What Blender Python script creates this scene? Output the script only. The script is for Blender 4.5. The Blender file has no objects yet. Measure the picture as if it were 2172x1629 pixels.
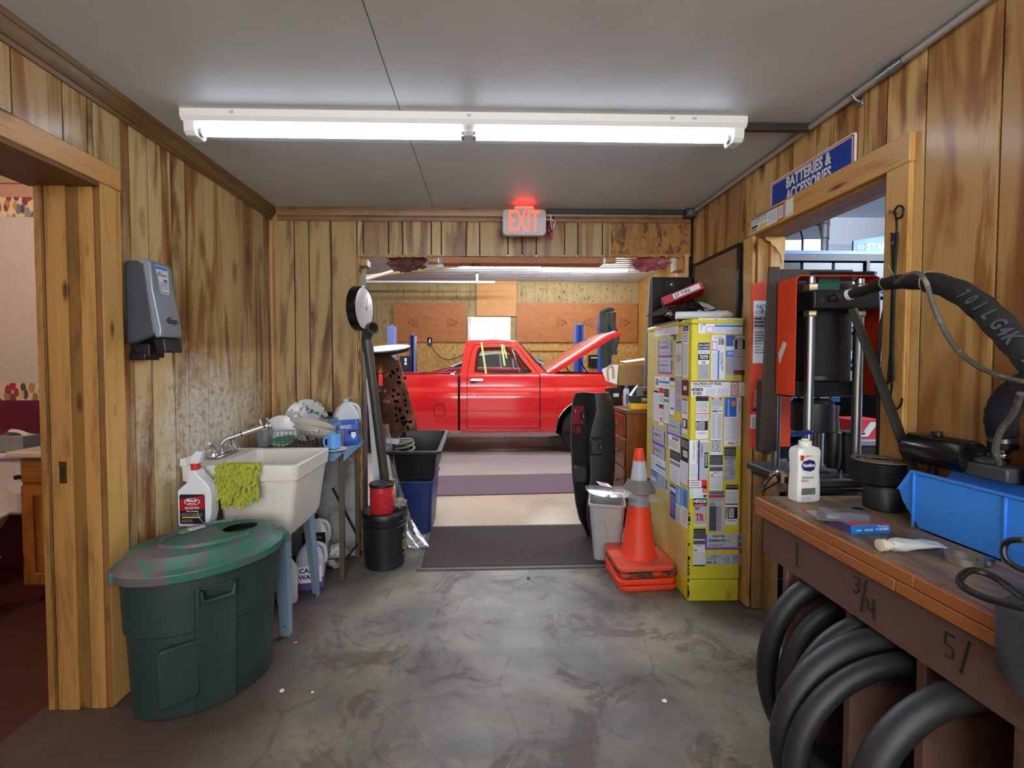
import bpy, bmesh, math, random
from mathutils import Vector as V, Matrix
from math import pi, sin, cos
random.seed(11)
C = bpy.context.scene.collection
SC = bpy.context.scene

# ---------------------------------------------------------------- camera model (used to turn measured points of the place into metres)
FO, EYE, PSI, TH = 965.0, 1.37, math.radians(1.3), math.radians(1.8)
cF = V((sin(PSI)*cos(TH), cos(PSI)*cos(TH), -sin(TH)))
cR = V((cos(PSI), -sin(PSI), 0))
cU = cR.cross(cF)
CX = 1031 - FO*cR.y/cF.y
CY = 768 + FO*cU.y/cF.y
def ray(x, y): return cF + cR*((x-CX)/FO) - cU*((y-CY)/FO)
def P(x, y, Y):
    d = ray(x, y); k = Y/d.y; return V((d.x*k, Y, EYE+d.z*k))
def G(x, y, z=0.0):
    d = ray(x, y); k = (z-EYE)/d.z; return V((d.x*k, d.y*k, z))
def WX(x, y, X):
    d = ray(x, y); k = X/d.x; return V((X, d.y*k, EYE+d.z*k))

# ---------------------------------------------------------------- materials
def l1(c): return c/12.92 if c <= .04045 else ((c+.055)/1.055)**2.4
def lin(c):
    if isinstance(c, str): c = tuple(int(c[i:i+2], 16)/255 for i in (0, 2, 4))
    return (l1(c[0]), l1(c[1]), l1(c[2]), 1)
class NT:
    def __init__(s, name):
        s.m = bpy.data.materials.new(name); s.m.use_nodes = True
        s.t = s.m.node_tree; s.n = s.t.nodes; s.b = s.n['Principled BSDF']; s.out = s.n['Material Output']
    def N(s, typ, **kw):
        n = s.n.new(typ)
        for k, v in kw.items():
            if k in n.inputs: s.set(n.inputs[k], v)
            else: setattr(n, k, v)
        return n
    def set(s, inp, v):
        if isinstance(v, bpy.types.NodeSocket): s.t.links.new(v, inp)
        else: inp.default_value = v
    def co(s): return s.N('ShaderNodeTexCoord').outputs['Object']
    def scale(s, vec, sc, loc=(0, 0, 0), rot=(0, 0, 0)):
        n = s.N('ShaderNodeMapping'); s.set(n.inputs['Vector'], vec); n.inputs['Scale'].default_value = sc
        n.inputs['Location'].default_value = loc; n.inputs['Rotation'].default_value = rot
        return n.outputs[0]
    def noise(s, vec, sc=5, det=3, rough=.55, dist=0):
        n = s.N('ShaderNodeTexNoise'); s.set(n.inputs['Vector'], vec)
        n.inputs['Scale'].default_value = sc; n.inputs['Detail'].default_value = det
        n.inputs['Roughness'].default_value = rough; n.inputs['Distortion'].default_value = dist
        return n.outputs['Fac']
    def ramp(s, f, stops):
        n = s.N('ShaderNodeValToRGB'); s.set(n.inputs[0], f); e = n.color_ramp.elements
        while len(e) < len(stops): e.new(.5)
        for i, (p, c) in enumerate(stops):
            e[i].position = p; e[i].color = lin(c) if not isinstance(c, (int, float)) else (c, c, c, 1)
        return n.outputs[0]
    def mix(s, f, a, b, mode='MIX'):
        n = s.N('ShaderNodeMix', data_type='RGBA', blend_type=mode)
        s.set(n.inputs[0], f); s.set(n.inputs[6], a); s.set(n.inputs[7], b); return n.outputs[2]
    def math(s, op, a, b=0.0, c=0.0):
        n = s.N('ShaderNodeMath', operation=op); s.set(n.inputs[0], a); s.set(n.inputs[1], b); s.set(n.inputs[2], c); return n.outputs[0]
    def xyz(s, vec):
        n = s.N('ShaderNodeSeparateXYZ'); s.set(n.inputs[0], vec); return n.outputs
    def comb(s, x, y, z):
        n = s.N('ShaderNodeCombineXYZ'); s.set(n.inputs[0], x); s.set(n.inputs[1], y); s.set(n.inputs[2], z); return n.outputs[0]
    def bump(s, h, st=.3, d=.01):
        n = s.N('ShaderNodeBump'); s.set(n.inputs['Height'], h); n.inputs['Strength'].default_value = st; n.inputs['Distance'].default_value = d
        s.set(s.b.inputs['Normal'], n.outputs[0])
MC = {}
def M(name, col, rough=.5, metal=0, vary=.12, vs=9, col2=None, s2=4, t2=(.55, .65), bump=0, bs=60, trans=0, emit=0, coat=0, stretch=(1, 1, 1), ecol=None, alpha=1, ior=1.45):
    if name in MC: return MC[name]
    k = NT(name); v = k.scale(k.co(), stretch)
    c = lin(col)
    if vary:
        lo = tuple(x*(1-vary) for x in c[:3])+(1,); hi = tuple(min(1, x*(1+vary)) for x in c[:3])+(1,)
        c = k.mix(k.noise(v, vs, 4), lo, hi)
    if col2:
        f = k.ramp(k.noise(v, s2, 6, .65, .3), [(t2[0], 0.0), (t2[1], 1.0)])
        c = k.mix(f, c, lin(col2))
    k.set(k.b.inputs['Base Color'], c)
    k.b.inputs['Roughness'].default_value = rough; k.b.inputs['Metallic'].default_value = metal
    k.b.inputs['Transmission Weight'].default_value = trans; k.b.inputs['IOR'].default_value = ior
    if coat: k.b.inputs['Coat Weight'].default_value = coat; k.b.inputs['Coat Roughness'].default_value = .06
    if bump: k.bump(k.noise(v, bs, 4), bump, .004)
    if emit:
        k.b.inputs['Emission Color'].default_value = lin(ecol or col); k.b.inputs['Emission Strength'].default_value = emit
    k.b.inputs['Alpha'].default_value = alpha
    MC[name] = k.m; return k.m
def wood(name, c1, c2, axis='z', rough=.45, sc=1.0, knots=True, kc='4a2c14', coat=0, bump=.12, sheen=None):
    """grain along one axis, fine rings, a few knots"""
    if name in MC: return MC[name]
    k = NT(name); p = k.co()
    s = {'x': (1.1, 9, 9), 'y': (9, 1.1, 9), 'z': (9, 9, 1.1)}[axis]
    v = k.scale(p, tuple(q*sc for q in s))
    f = k.noise(v, 1.6, 5, .6, .8)
    g = k.noise(k.scale(p, tuple(q*sc*6 for q in s)), 2.2, 3, .6)
    c = k.ramp(k.math('ADD', k.math('MULTIPLY', f, .75), k.math('MULTIPLY', g, .25)), [(.36, c2), (.5, c1), (.62, c1), (.72, c2)])
    if knots:
        ks = {'x': (2.2, 11, 11), 'y': (11, 2.2, 11), 'z': (11, 11, 3.0)}[axis]
        vo = k.N('ShaderNodeTexVoronoi'); k.set(vo.inputs['Vector'], k.scale(p, ks, (.3, .7, .1))); vo.inputs['Scale'].default_value = 1.0
        c = k.mix(k.ramp(vo.outputs['Distance'], [(.07, 1.0), (.16, 0.0)]), c, lin(kc))
    k.set(k.b.inputs['Base Color'], c); k.b.inputs['Roughness'].default_value = rough
    if coat: k.b.inputs['Coat Weight'].default_value = coat; k.b.inputs['Coat Roughness'].default_value = .2
    k.bump(g, bump, .003); MC[name] = k.m; return k.m

# ---------------------------------------------------------------- mesh builder
def circ(n, a0=0.0): return [(cos(a0+2*pi*i/n), sin(a0+2*pi*i/n)) for i in range(n)]
def cr(pts, k=6, closed=False):
    """smooth curve through points"""
    pts = [V(p) for p in pts]; n = len(pts); out = []
    for i in range(n if closed else n-1):
        if closed: a, b, c, d = pts[i-1], pts[i], pts[(i+1) % n], pts[(i+2) % n]
        else: a, b, c, d = pts[max(i-1, 0)], pts[i], pts[i+1], pts[min(i+2, n-1)]
        for j in range(k):
            t = j/k
            out.append(.5*((2*b)+(c-a)*t+(2*a-5*b+4*c-d)*t*t+(3*b-a-3*c+d)*t**3))
    if not closed: out.append(pts[-1])
    return out
def rrect(x0, y0, x1, y1, r, n=4):
    o = []
    for cx, cy, a in ((x1-r, y1-r, 0), (x0+r, y1-r, 90), (x0+r, y0+r, 180), (x1-r, y0+r, 270)):
        for i in range(n+1):
            t = math.radians(a+90*i/n); o.append((cx+r*cos(t), cy+r*sin(t)))
    return o
TXT = {}
def text_geo(s):
    if s not in TXT:
        cu = bpy.data.curves.new('t', 'FONT'); cu.body = s.lstrip('*'); cu.size = 1; cu.align_x = 'LEFT'; cu.resolution_u = 3; cu.offset = .038 if s[0] == '*' else .012
        o = bpy.data.objects.new('t', cu); me = bpy.data.meshes.new_from_object(o)
        vs = [(v.co.x, v.co.y) for v in me.vertices]; fs = [tuple(p.vertices) for p in me.polygons]
        bpy.data.objects.remove(o); bpy.data.curves.remove(cu); bpy.data.meshes.remove(me)
        x0 = min(v[0] for v in vs); x1 = max(v[0] for v in vs); y0 = min(v[1] for v in vs); y1 = max(v[1] for v in vs)
        TXT[s] = ([((x-x0)/(x1-x0), (y-y0)/(y1-y0)) for x, y in vs], fs, (x1-x0)/(y1-y0))
    return TXT[s]
class MB:
    def __init__(s, mat=None):
        s.v = []; s.f = []; s.m = []; s.p = []; s.mats = []; s.X = Matrix.Identity(4); s.pr = 0.0; s.ci = 0
        if mat: s.use(mat)
    def use(s, mat):
        if mat not in s.mats: s.mats.append(mat)
        s.ci = s.mats.index(mat); return s
    def add(s, vs, fs):
        o = len(s.v); s.v += [s.X @ V(p) for p in vs]
        s.f += [tuple(o+i for i in f) for f in fs]; s.m += [s.ci]*len(fs); s.p += [s.pr]*len(fs); return s
    def frame(s, o, u, v):
        """local x along u, local y along v, local z out of the face"""
        u = V(u).normalized(); n = u.cross(V(v)).normalized(); v = n.cross(u)
        s.X = Matrix(((u.x, v.x, n.x, o[0]), (u.y, v.y, n.y, o[1]), (u.z, v.z, n.z, o[2]), (0, 0, 0, 1))); return s
    def world(s): s.X = Matrix.Identity(4); return s
    def box(s, x0, y0, z0, x1, y1, z1):
        return s.add([(x0, y0, z0), (x1, y0, z0), (x1, y1, z0), (x0, y1, z0), (x0, y0, z1), (x1, y0, z1), (x1, y1, z1), (x0, y1, z1)],
                     [(0, 3, 2, 1), (4, 5, 6, 7), (0, 1, 5, 4), (1, 2, 6, 5), (2, 3, 7, 6), (3, 0, 4, 7)])
    def loft(s, rings, cap0=True, cap1=True, closed=True):
        n = len(rings[0]); vs = [p for r in rings for p in r]; fs = []
        for i in range(len(rings)-1):
            for j in range(n if closed else n-1):
                a, b = i*n+j, i*n+(j+1) % n; fs.append((a, b, b+n, a+n))
        if cap0: fs.append(tuple(range(n))[::-1])
        if cap1: fs.append(tuple(range((len(rings)-1)*n, len(rings)*n)))
        return s.add(vs, fs)
    def lathe(s, prof, c=(0, 0, 0), n=32, sx=1, sy=1, cap0=True, cap1=True):
        return s.loft([[(c[0]+r*sx*x, c[1]+r*sy*y, c[2]+z) for x, y in circ(n)] for r, z in prof], cap0, cap1)
    def lathe_on(s, a, b, prof, n=24, caps=True):
        """profile of (radius, distance) turned round the line a to b"""
        a, b = V(a), V(b); d = (b-a).normalized(); u = d.orthogonal().normalized(); w = d.cross(u)
        return s.loft([[a+d*z+(u*x+w*y)*r for x, y in circ(n)] for r, z in prof], caps, caps)
    def cyl(s, a, b, r, r1=None, n=20):
        return s.lathe_on(a, b, [(r, 0), (r if r1 is None else r1, (V(b)-V(a)).length)], n)
    def tube(s, pts, r, n=10, closed=False, flat=None):
        pts = [V(p) for p in pts]; N = len(pts); rs = r if isinstance(r, (list, tuple)) else [r]*N
        T = []
        for i in range(N):
            a = pts[i-1] if (i or closed) else pts[0]; b = pts[(i+1) % N] if (i < N-1 or closed) else pts[-1]
            d = b-a; T.append(d.normalized() if d.length > 1e-9 else V((0, 0, 1)))
        u = T[0].orthogonal().normalized()
        if flat is not None: u = (V(flat)-T[0]*V(flat).dot(T[0])).normalized()
        rings = []
        for i in range(N):
            u = (u-T[i]*u.dot(T[i])).normalized(); w = T[i].cross(u)
            rings.append([pts[i]+(u*x+w*y*(1 if flat is None else .22))*rs[i] for x, y in circ(n, pi/n)])
        if closed: rings.append(rings[0])
        return s.loft(rings, not closed, not closed)
    def prism(s, poly, h0, h1, ax='z'):
        """2-D outline pushed through from h0 to h1 along an axis"""
        mp = {'z': lambda a, b, h: (a, b, h), 'y': lambda a, b, h: (a, h, b), 'x': lambda a, b, h: (h, a, b)}[ax]
        return s.loft([[mp(a, b, h0) for a, b in poly], [mp(a, b, h1) for a, b in poly]])
    def hollow(s, outer, inner, h0, h1, ax='z'):
        """outline with a hole (same point count)"""
        mp = {'z': lambda a, b, h: (a, b, h), 'y': lambda a, b, h: (a, h, b), 'x': lambda a, b, h: (h, a, b)}[ax]
        R = [[mp(a, b, h0) for a, b in outer], [mp(a, b, h1) for a, b in outer], [mp(a, b, h1) for a, b in inner], [mp(a, b, h0) for a, b in inner]]
        return s.loft(R+[R[0]], False, False)
    def grid(s, fn, nu, nv):
        vs = [fn(i/nu, j/nv) for j in range(nv+1) for i in range(nu+1)]
        return s.add(vs, [(j*(nu+1)+i, j*(nu+1)+i+1, (j+1)*(nu+1)+i+1, (j+1)*(nu+1)+i) for j in range(nv) for i in range(nu)])
    def ball(s, c, r, n=16, m=10):
        r = r if isinstance(r, (tuple, list)) else (r, r, r)
        return s.loft([[(c[0]+r[0]*sin(t)*x, c[1]+r[1]*sin(t)*y, c[2]-r[2]*cos(t)) for x, y in circ(n)] for t in [pi*(j+.02)/(m+.04) for j in range(m+1)]])
    def rect(s, x0, y0, x1, y1, z=0.0): return s.add([(x0, y0, z), (x1, y0, z), (x1, y1, z), (x0, y1, z)], [(0, 1, 2, 3)])
    def text(s, t, x, y, h, z=0.0, w=None, shear=0, rot=0, al='l'):
        """lettering of height h (and width w) at x, y of the current frame"""
        vs, fs, asp = text_geo(t); w = w or h*asp
        dx = {'l': 0, 'c': -w/2, 'r': -w}[al]; ca, sa = cos(math.radians(rot)), sin(math.radians(rot)); o = []
        for a, b in vs:
            p, q = a*w+dx+b*h*shear, b*h
            o.append((x+p*ca-q*sa, y+p*sa+q*ca, z))
        return s.add(o, fs)
    def lines(s, x0, y0, x1, y1, n, z, seed=1, fill=.45, vert=False):
        """rows of print too small to read"""
        rg = random.Random(seed)
        for i in range(n):
            y = y1-(i+.5)*(y1-y0)/n; h = (y1-y0)/n*fill/2; x = x0
            while x < x1-1e-4:
                w = min((x1-x0)*rg.uniform(.12, .5), x1-x); s.rect(x, y-h, x+w*.88, y+h, z); x += w
        return s
    def bars(s, x0, y0, x1, y1, z, seed=1):
        rg = random.Random(seed); x = x0
        while x < x1:
            w = rg.choice((1, 1, 2, 3))*(x1-x0)/40; s.rect(x, y0, min(x+w, x1), y1, z); x += w+rg.choice((1, 1, 2))*(x1-x0)/40
        return s
    def build(s, name, parent=None, bevel=0, smooth=38, seg=2, norm=True, sub=0, weld=False):
        me = bpy.data.meshes.new(name); me.from_pydata(s.v, [], s.f)
        for m in s.mats: me.materials.append(m)
        me.polygons.foreach_set('material_index', s.m)
        if any(s.p):
            a = me.attributes.new('pr', 'FLOAT', 'FACE'); a.data.foreach_set('value', s.p)
        if norm or weld:
            b = bmesh.new(); b.from_mesh(me)
            if weld: bmesh.ops.remove_doubles(b, verts=b.verts, dist=1e-5)
            bmesh.ops.recalc_face_normals(b, faces=b.faces); b.to_mesh(me); b.free()
        if smooth:
            me.polygons.foreach_set('use_smooth', [True]*len(me.polygons))
            me.set_sharp_from_angle(angle=math.radians(smooth))
        me.update()
        o = bpy.data.objects.new(name, me); C.objects.link(o)
        if parent: o.parent = parent
        if bevel:
            md = o.modifiers.new('b', 'BEVEL'); md.width = bevel; md.segments = seg; md.limit_method = 'ANGLE'; md.angle_limit = math.radians(40)
        if sub:
            md = o.modifiers.new('s', 'SUBSURF'); md.levels = sub; md.render_levels = sub
        return o
def tag(o, label, cat, group=None, kind=None):
    o['label'] = label; o['category'] = cat
    if group: o['group'] = group
    if kind: o['kind'] = kind
    return o
def thing(name, label, cat, loc=(0, 0, 0), rz=0, group=None, kind=None):
    o = bpy.data.objects.new(name, None); C.objects.link(o); o.location = loc; o.rotation_euler = (0, 0, rz); o.empty_display_size = .05
    return tag(o, label, cat, group, kind)
def struct(o): o['kind'] = 'structure'; return o
def dup(root, loc, rz=None, label=None, rot=None):
    r = root.copy(); C.objects.link(r); r.location = loc
    if rz is not None: r.rotation_euler = (0, 0, rz)
    if rot is not None: r.rotation_euler = rot
    if label: r['label'] = label
    for ch in list(root.children):
        c = ch.copy(); C.objects.link(c); c.parent = r
        for g in list(ch.children):
            d = g.copy(); C.objects.link(d); d.parent = c
    return r
def simple(name, mb, label, cat, group=None, **kw): return tag(mb.build(name, **kw), label, cat, group)
def blob(mb, c, r, seed, amp=.25, n=18, m=12, fr=2.5):
    """irregular lump"""
    from mathutils import noise as nz
    rings = []
    for j in range(m+1):
        t = pi*(j+.03)/(m+.06); rg = []
        for x, y in circ(n):
            d = V((sin(t)*x, sin(t)*y, -cos(t))); k = 1+amp*nz.noise(d*fr+V((seed*7.1, seed*3.3, 0)))*2
            rg.append((c[0]+d.x*r[0]*k, c[1]+d.y*r[1]*k, c[2]+d.z*r[2]*k))
        rings.append(rg)
    return mb.loft(rings)

# common materials
BLK = M('black_plastic', '141416', .42, vary=.2)
BLKM = M('black_matte', '111113', .75, vary=.25)
RUB = M('black_rubber', '1b1b1c', .62, vary=.3, vs=14, bump=.1)
CHR = M('chrome', 'c9ccd0', .12, 1, vary=.05)
STEEL = M('zinc_steel', '9a9da0', .33, 1, vary=.15)
WHITE = M('white_plastic', 'e6e7e4', .38, vary=.04)
PAPER = M('paper', 'e3e5ea', .6, vary=.05)
INK = M('black_ink', '15161a', .6, vary=0)
GREY = M('grey_print', '7d8089', .65, vary=0)
LGREY = M('light_print', 'b4b8c0', .65, vary=0)
RED = M('red_print', 'c8202c', .55, vary=0)
BLUE = M('blue_print', '2f7fd0', .55, vary=0)
NAVY = M('navy_print', '1c2763', .55, vary=0)
PURP = M('purple_print', '8e44b8', .55, vary=0)
YELP = M('yellow_print', 'e0cb2e', .55, vary=0)
LAV = M('lavender_print', 'b7a9c9', .6, vary=.05)
MAR = M('maroon_print', '5a1a24', .5, vary=.1)
ORG = M('orange_print', 'e07a28', .55, vary=0)
LAMP, LAMPFILL, LAMPG, LAMPS, LAMPW, SKY, EXPO = 9, 108, 250, 420, 90, 9, .17
# ================================================================ room shell
XL, XR, YB, ZC, YR = -1.5, 1.475, 3.24, 2.44, -2.6
def plank_mat(name, pale, mid, dark, gloss, worn=False):
    k = NT(name); p = k.co(); x = k.xyz(p)
    at = k.N('ShaderNodeAttribute', attribute_name='pr'); r = at.outputs['Fac']
    u = k.math('ADD', x[0], x[1])
    vec = k.comb(k.math('ADD', k.math('MULTIPLY', u, 4.2), k.math('MULTIPLY', r, 61.0)), k.math('MULTIPLY', r, 37.0), k.math('ADD', k.math('MULTIPLY', x[2], .42), k.math('MULTIPLY', r, 19.0)))
    f = k.noise(vec, 1.35, 4, .5, 1.5)
    c = k.ramp(f, [(.32, dark), (.42, mid), (.49, pale), (.57, pale), (.66, mid), (.76, dark)])
    c = k.mix(k.math('MULTIPLY', k.math('FRACT', k.math('MULTIPLY', r, 7.77)), .6), c, lin(mid))
    c = k.mix(k.math('MULTIPLY', k.math('FRACT', k.math('MULTIPLY', r, 31.3)), .3), c, lin(dark))
    fine = k.noise(k.comb(k.math('MULTIPLY', u, 95.0), r, k.math('MULTIPLY', x[2], 3.0)), 1.5, 3, .6)
    c = k.mix(k.ramp(fine, [(.5, 0.0), (.75, .22)]), c, lin(dark))
    vo = k.N('ShaderNodeTexVoronoi'); vo.inputs['Scale'].default_value = 1.0
    k.set(vo.inputs['Vector'], k.comb(k.math('ADD', k.math('MULTIPLY', u, 7.0), k.math('MULTIPLY', r, 43.0)), r, k.math('ADD', k.math('MULTIPLY', x[2], 2.3), k.math('MULTIPLY', r, 9.0))))
    d = k.math('ADD', vo.outputs['Distance'], k.math('MULTIPLY', k.math('SUBTRACT', k.noise(p, 30, 2), .5), .12))
    c = k.mix(k.ramp(d, [(.06, .95), (.1, .55), (.15, .6), (.26, 0.0)]), c, lin('5d351a'))
    if worn:   # paint worn away and whitened where the basin splashes
        a = k.math('MULTIPLY', k.math('SUBTRACT', x[1], 2.52), 1.35); b = k.math('MULTIPLY', k.math('SUBTRACT', x[2], 1.05), 1.75)
        q = k.math('SQRT', k.math('ADD', k.math('MULTIPLY', a, a), k.math('MULTIPLY', b, b)))
        q = k.math('ADD', q, k.math('MULTIPLY', k.math('SUBTRACT', k.noise(k.scale(p, (5, 5, 2.2)), 2.2, 6, .7), .5), 1.5))
        c = k.mix(k.ramp(q, [(.25, .88), (.8, 0.0)]), c, k.ramp(k.noise(p, 26, 5, .7), [(.36, '8e7c5f'), (.42, 'c0b6a0'), (.58, 'dcd8cc')]))
    k.set(k.b.inputs['Base Color'], c); k.b.inputs['Roughness'].default_value = gloss; k.b.inputs['Specular IOR Level'].default_value = .45
    k.bump(fine, .06, .002)
    return k.m
PL_L = plank_mat('panel_planks_worn', 'd2ba86', '9a6f42', '5c3a26', .26, True)
PL_B = plank_mat('panel_planks_back', 'b59c6c', '866540', '523a2e', .3)
PL_R = plank_mat('panel_planks', 'd0ac70', '9a6a3c', '603b24', .24)
PINE_V = wood('pine_boards', 'c99f5c', 'ab7b40', 'z', .42)
PINE_H = wood('pine_boards_lying', 'c6985a', 'a0703c', 'y', .4)
PINE_D = wood('pine_jamb', 'a67b43', '7e5a2d', 'z', .45)
TRIMW = wood('moulding_brown', '735733', '57401f', 'y', .4, knots=False)
TRIMX = wood('moulding_brown_back', '8a6440', '6c4a2c', 'x', .42, knots=False)
GROOVE = M('groove_dark', '1d120a', .9, vary=.2)
def planks(mb, axis, face, dep, cuts, zf):
    """boards between the grooves; zf gives (z0, z1) spans for a board"""
    for i in range(len(cuts)-1):
        a, b = cuts[i]+.004, cuts[i+1]-.004
        mb.pr = .07+.9*random.random()
        for z0, z1 in zf(.5*(a+b)):
            if axis == 'y': mb.box(min(face, face+dep), a, z0, max(face, face+dep), b, z1)
            else: mb.box(a, face, z0, b, face+dep, z1)
PAT = [.103, .16, .228, .187, .102, .2, .078, .161]
# left wall with the washroom doorway
cuts = [3.237, 3.01, 2.912, 2.732, 2.491, 2.331, 2.228, 2.079, 1.975, 1.8]
lo = [1.8, 1.777, 1.676, 1.502]; y = 1.502; i = 0
while y > YR: y -= PAT[i % 8]; lo.append(max(y, YR)); i += 1
DY0, DY1, DZ = .86, 1.8, 2.06
def zl(y): return [(DZ, 2.44)] if DY0 < y < DY1 else [(0, 2.44)]
m = MB(PL_L); planks(m, 'y', XL, -.011, sorted(lo), zl); planks(m, 'y', XL, -.011, sorted(cuts), zl)
m.use(GROOVE); m.pr = .01
for a, b, z0 in ((YR, DY0, 0), (DY1, 3.25, 0), (DY0, DY1, DZ)): m.box(-1.72, a, z0, XL-.011, b, 2.44)
struct(m.build('wall_left', smooth=0))
# back wall: boards left of the passage and over it
bx = [-1.497, -1.341, -1.239, -1.085, -.905]; hx = [-.905, -.861, -.685, -.586, -.385, -.315, -.14, -.044, .156, .256, .356, .557, .651, .827, .9]
m = MB(PL_B); planks(m, 'x', YB, .011, bx, lambda x: [(0, 2.44)]); planks(m, 'x', YB, .011, hx, lambda x: [(2.118, 2.44)])
m.use(GROOVE); m.pr = .01
m.box(-1.5, YB+.011, 0, -.895, 3.38, 2.44); m.box(-.895, YB+.011, 2.16, 1.6, 3.38, 2.44); m.box(1.44, YB+.011, 0, 1.6, 3.38, 2.16)
struct(m.build('wall_back', smooth=0))
def osb_mat(name, a, b, c, sc=26):
    k = NT(name); p = k.co(); cols = []
    for i, ro in enumerate(((.2, .3, .5), (1.1, .9, 1.7))):
        vo = k.N('ShaderNodeTexVoronoi'); k.set(vo.inputs['Vector'], k.scale(p, (sc, sc, sc*.36), (i*3.1, 0, 0), ro)); vo.inputs['Scale'].default_value = 1
        cols.append(k.ramp(k.xyz(vo.outputs['Color'])[0], [(.05, c), (.3, b), (.7, a), (.95, b)]))
    col = k.mix(k.ramp(k.noise(p, sc*.8, 2), [(.48, 0.0), (.52, 1.0)]), cols[0], cols[1])
    k.set(k.b.inputs['Base Color'], col); k.b.inputs['Roughness'].default_value = .6; return k.m
OSB = osb_mat('osb_wall', 'c4994f', 'b0803a', '946428', 24)
OSBN = osb_mat('osb_header', '9c7135', '84592a', '583717', 24)
m = MB(OSBN); m.box(.885, YB-.002, 2.135, 1.458, YB+.01, 2.36)
struct(m.build('trim_4', smooth=0))
# right wall with the storeroom doorway
EY0, EY1, EZ = 1.645, 2.47, 2.06
rc = [3.237, 3.127, 2.98, 2.759, 2.587, 2.486, 2.287, 2.186, 2.032, 1.933, 1.773, 1.671, 1.519, 1.293]; y = 1.293; i = 3
while y > YR: y -= PAT[i % 8]; rc.append(max(y, YR)); i += 1
def zr(y): return [(EZ+.05, 2.44)] if EY0-.05 < y < EY1+.03 else [(0, 2.44)]
m = MB(PL_R); planks(m, 'y', XR, .011, sorted(rc), zr)
m.use(GROOVE); m.pr = .01
for a, b, z0 in ((YR, EY0, 0), (EY1, 3.251, 0), (EY0, EY1, EZ+.04)): m.box(XR+.011, a, z0, 1.6, b, 2.44)
struct(m.build('wall_right', smooth=0))
m = MB(PL_R); planks(m, 'x', YR-.011, .011, [XL+i*.2125 for i in range(15)], lambda x: [(0, .6), (2.2, 2.44)] if abs(x) < 1.25 else [(0, 2.44)]); struct(m.build('wall_rear', smooth=0))
m = MB(PINE_V); m.hollow([(-1.28, .56), (1.3, .56), (1.3, 2.24), (-1.28, 2.24)], [(-1.2, .64), (1.22, .64), (1.22, 2.16), (-1.2, 2.16)], YR-.05, YR+.02, 'y'); m.box(-.02, YR-.04, .64, .04, YR-.01, 2.16); struct(m.build('window_fill', smooth=0))  # unseen window added behind the camera to let in soft frontal fill
# ceiling: painted boards with open seams
k = NT('ceiling_paint'); p = k.co()
c = k.mix(k.ramp(k.noise(p, 1.1, 5, .6, .5), [(.42, 0.0), (.7, .55)]), lin('c6c9cb'), lin('aeb0ae'))
c = k.mix(k.ramp(k.noise(p, 55, 2), [(.8, 0.0), (.82, .8)]), c, lin('3c3a36'))
k.set(k.b.inputs['Base Color'], c); k.b.inputs['Roughness'].default_value = .42; CEIL = k.m
m = MB(CEIL)
xs = [XL-.02, -.365, XR+.02]; ys = [YR, .16, 2.6, YB+.02]
for i in range(2):
    for j in range(3): m.box(xs[i]+.0018, ys[j]+.0012, ZC, xs[i+1]-.0018, ys[j+1]-.0012, ZC+.012)
m.use(GROOVE); m.box(-1.75, YR, ZC+.012, 1.6, 3.38, ZC+.05)
struct(m.build('ceiling', smooth=0))
# floors
k = NT('worn_concrete'); p = k.co()
n1 = k.noise(p, 1.5, 7, .62, .6); n2 = k.noise(k.scale(p, (1, 1, 1), (3, 8, 0)), 3.1, 8, .68, .9); n3 = k.noise(p, 42, 4, .7)
c = k.ramp(n1, [(.33, '474540'), (.5, '68635a'), (.66, '87806b')])
c = k.mix(k.ramp(n2, [(.545, 0.0), (.6, .6)]), c, lin('4a3a36'))
c = k.mix(k.ramp(k.noise(k.scale(p, (1, 1, 1), (9, 1, 0)), 2.6, 7, .7, 1.5), [(.58, 0.0), (.68, .6)]), c, lin('847d68'))
vo = k.N('ShaderNodeTexVoronoi', feature='DISTANCE_TO_EDGE'); k.set(vo.inputs['Vector'], k.scale(p, (1, 1, 1), (0, .4, 0))); vo.inputs['Scale'].default_value = 2.6
dd = k.math('ADD', vo.outputs['Distance'], k.math('MULTIPLY', k.noise(p, 6, 5, .7), .22))
c = k.mix(k.ramp(dd, [(.09, .45), (.125, 0.0)]), c, lin('35322f'))
c = k.mix(k.ramp(n3, [(.3, .45), (.4, 0.0)]), c, lin('33302d')); c = k.mix(k.ramp(n3, [(.7, 0.0), (.76, .7)]), c, lin('b8b2a4'))
xy = k.xyz(p)
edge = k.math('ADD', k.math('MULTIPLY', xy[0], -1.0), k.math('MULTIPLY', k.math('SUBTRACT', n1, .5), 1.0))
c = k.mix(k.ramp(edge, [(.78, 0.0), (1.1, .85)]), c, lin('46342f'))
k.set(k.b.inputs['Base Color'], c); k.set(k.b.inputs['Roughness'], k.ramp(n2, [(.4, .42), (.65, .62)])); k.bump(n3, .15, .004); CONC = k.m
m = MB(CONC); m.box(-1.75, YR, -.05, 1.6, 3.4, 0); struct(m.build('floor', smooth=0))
k = NT('cream_floor_paint'); p = k.co()
c = k.mix(k.ramp(k.noise(p, 1.3, 7, .65, .6), [(.45, 0.0), (.62, .6)]), lin('b9ad92'), lin('938c7e'))
c = k.mix(k.ramp(k.noise(p, 9, 6, .7), [(.62, 0.0), (.68, .8)]), c, lin('6b645b'))
sy = k.math('ADD', k.xyz(p)[1], k.math('MULTIPLY', k.noise(p, 2, 3), 1.4))
c = k.mix(k.ramp(k.math('DIVIDE', sy, 20.0), [(.29, 0.0), (.33, .8)]), c, lin('9a8f92'))
k.set(k.b.inputs['Base Color'], c); k.b.inputs['Roughness'].default_value = .35; CREAM = k.m
m = MB(CREAM); m.box(-9, 3.4, -.05, 4.95, 14, 0); struct(m.build('floor_garage', smooth=0))
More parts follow.
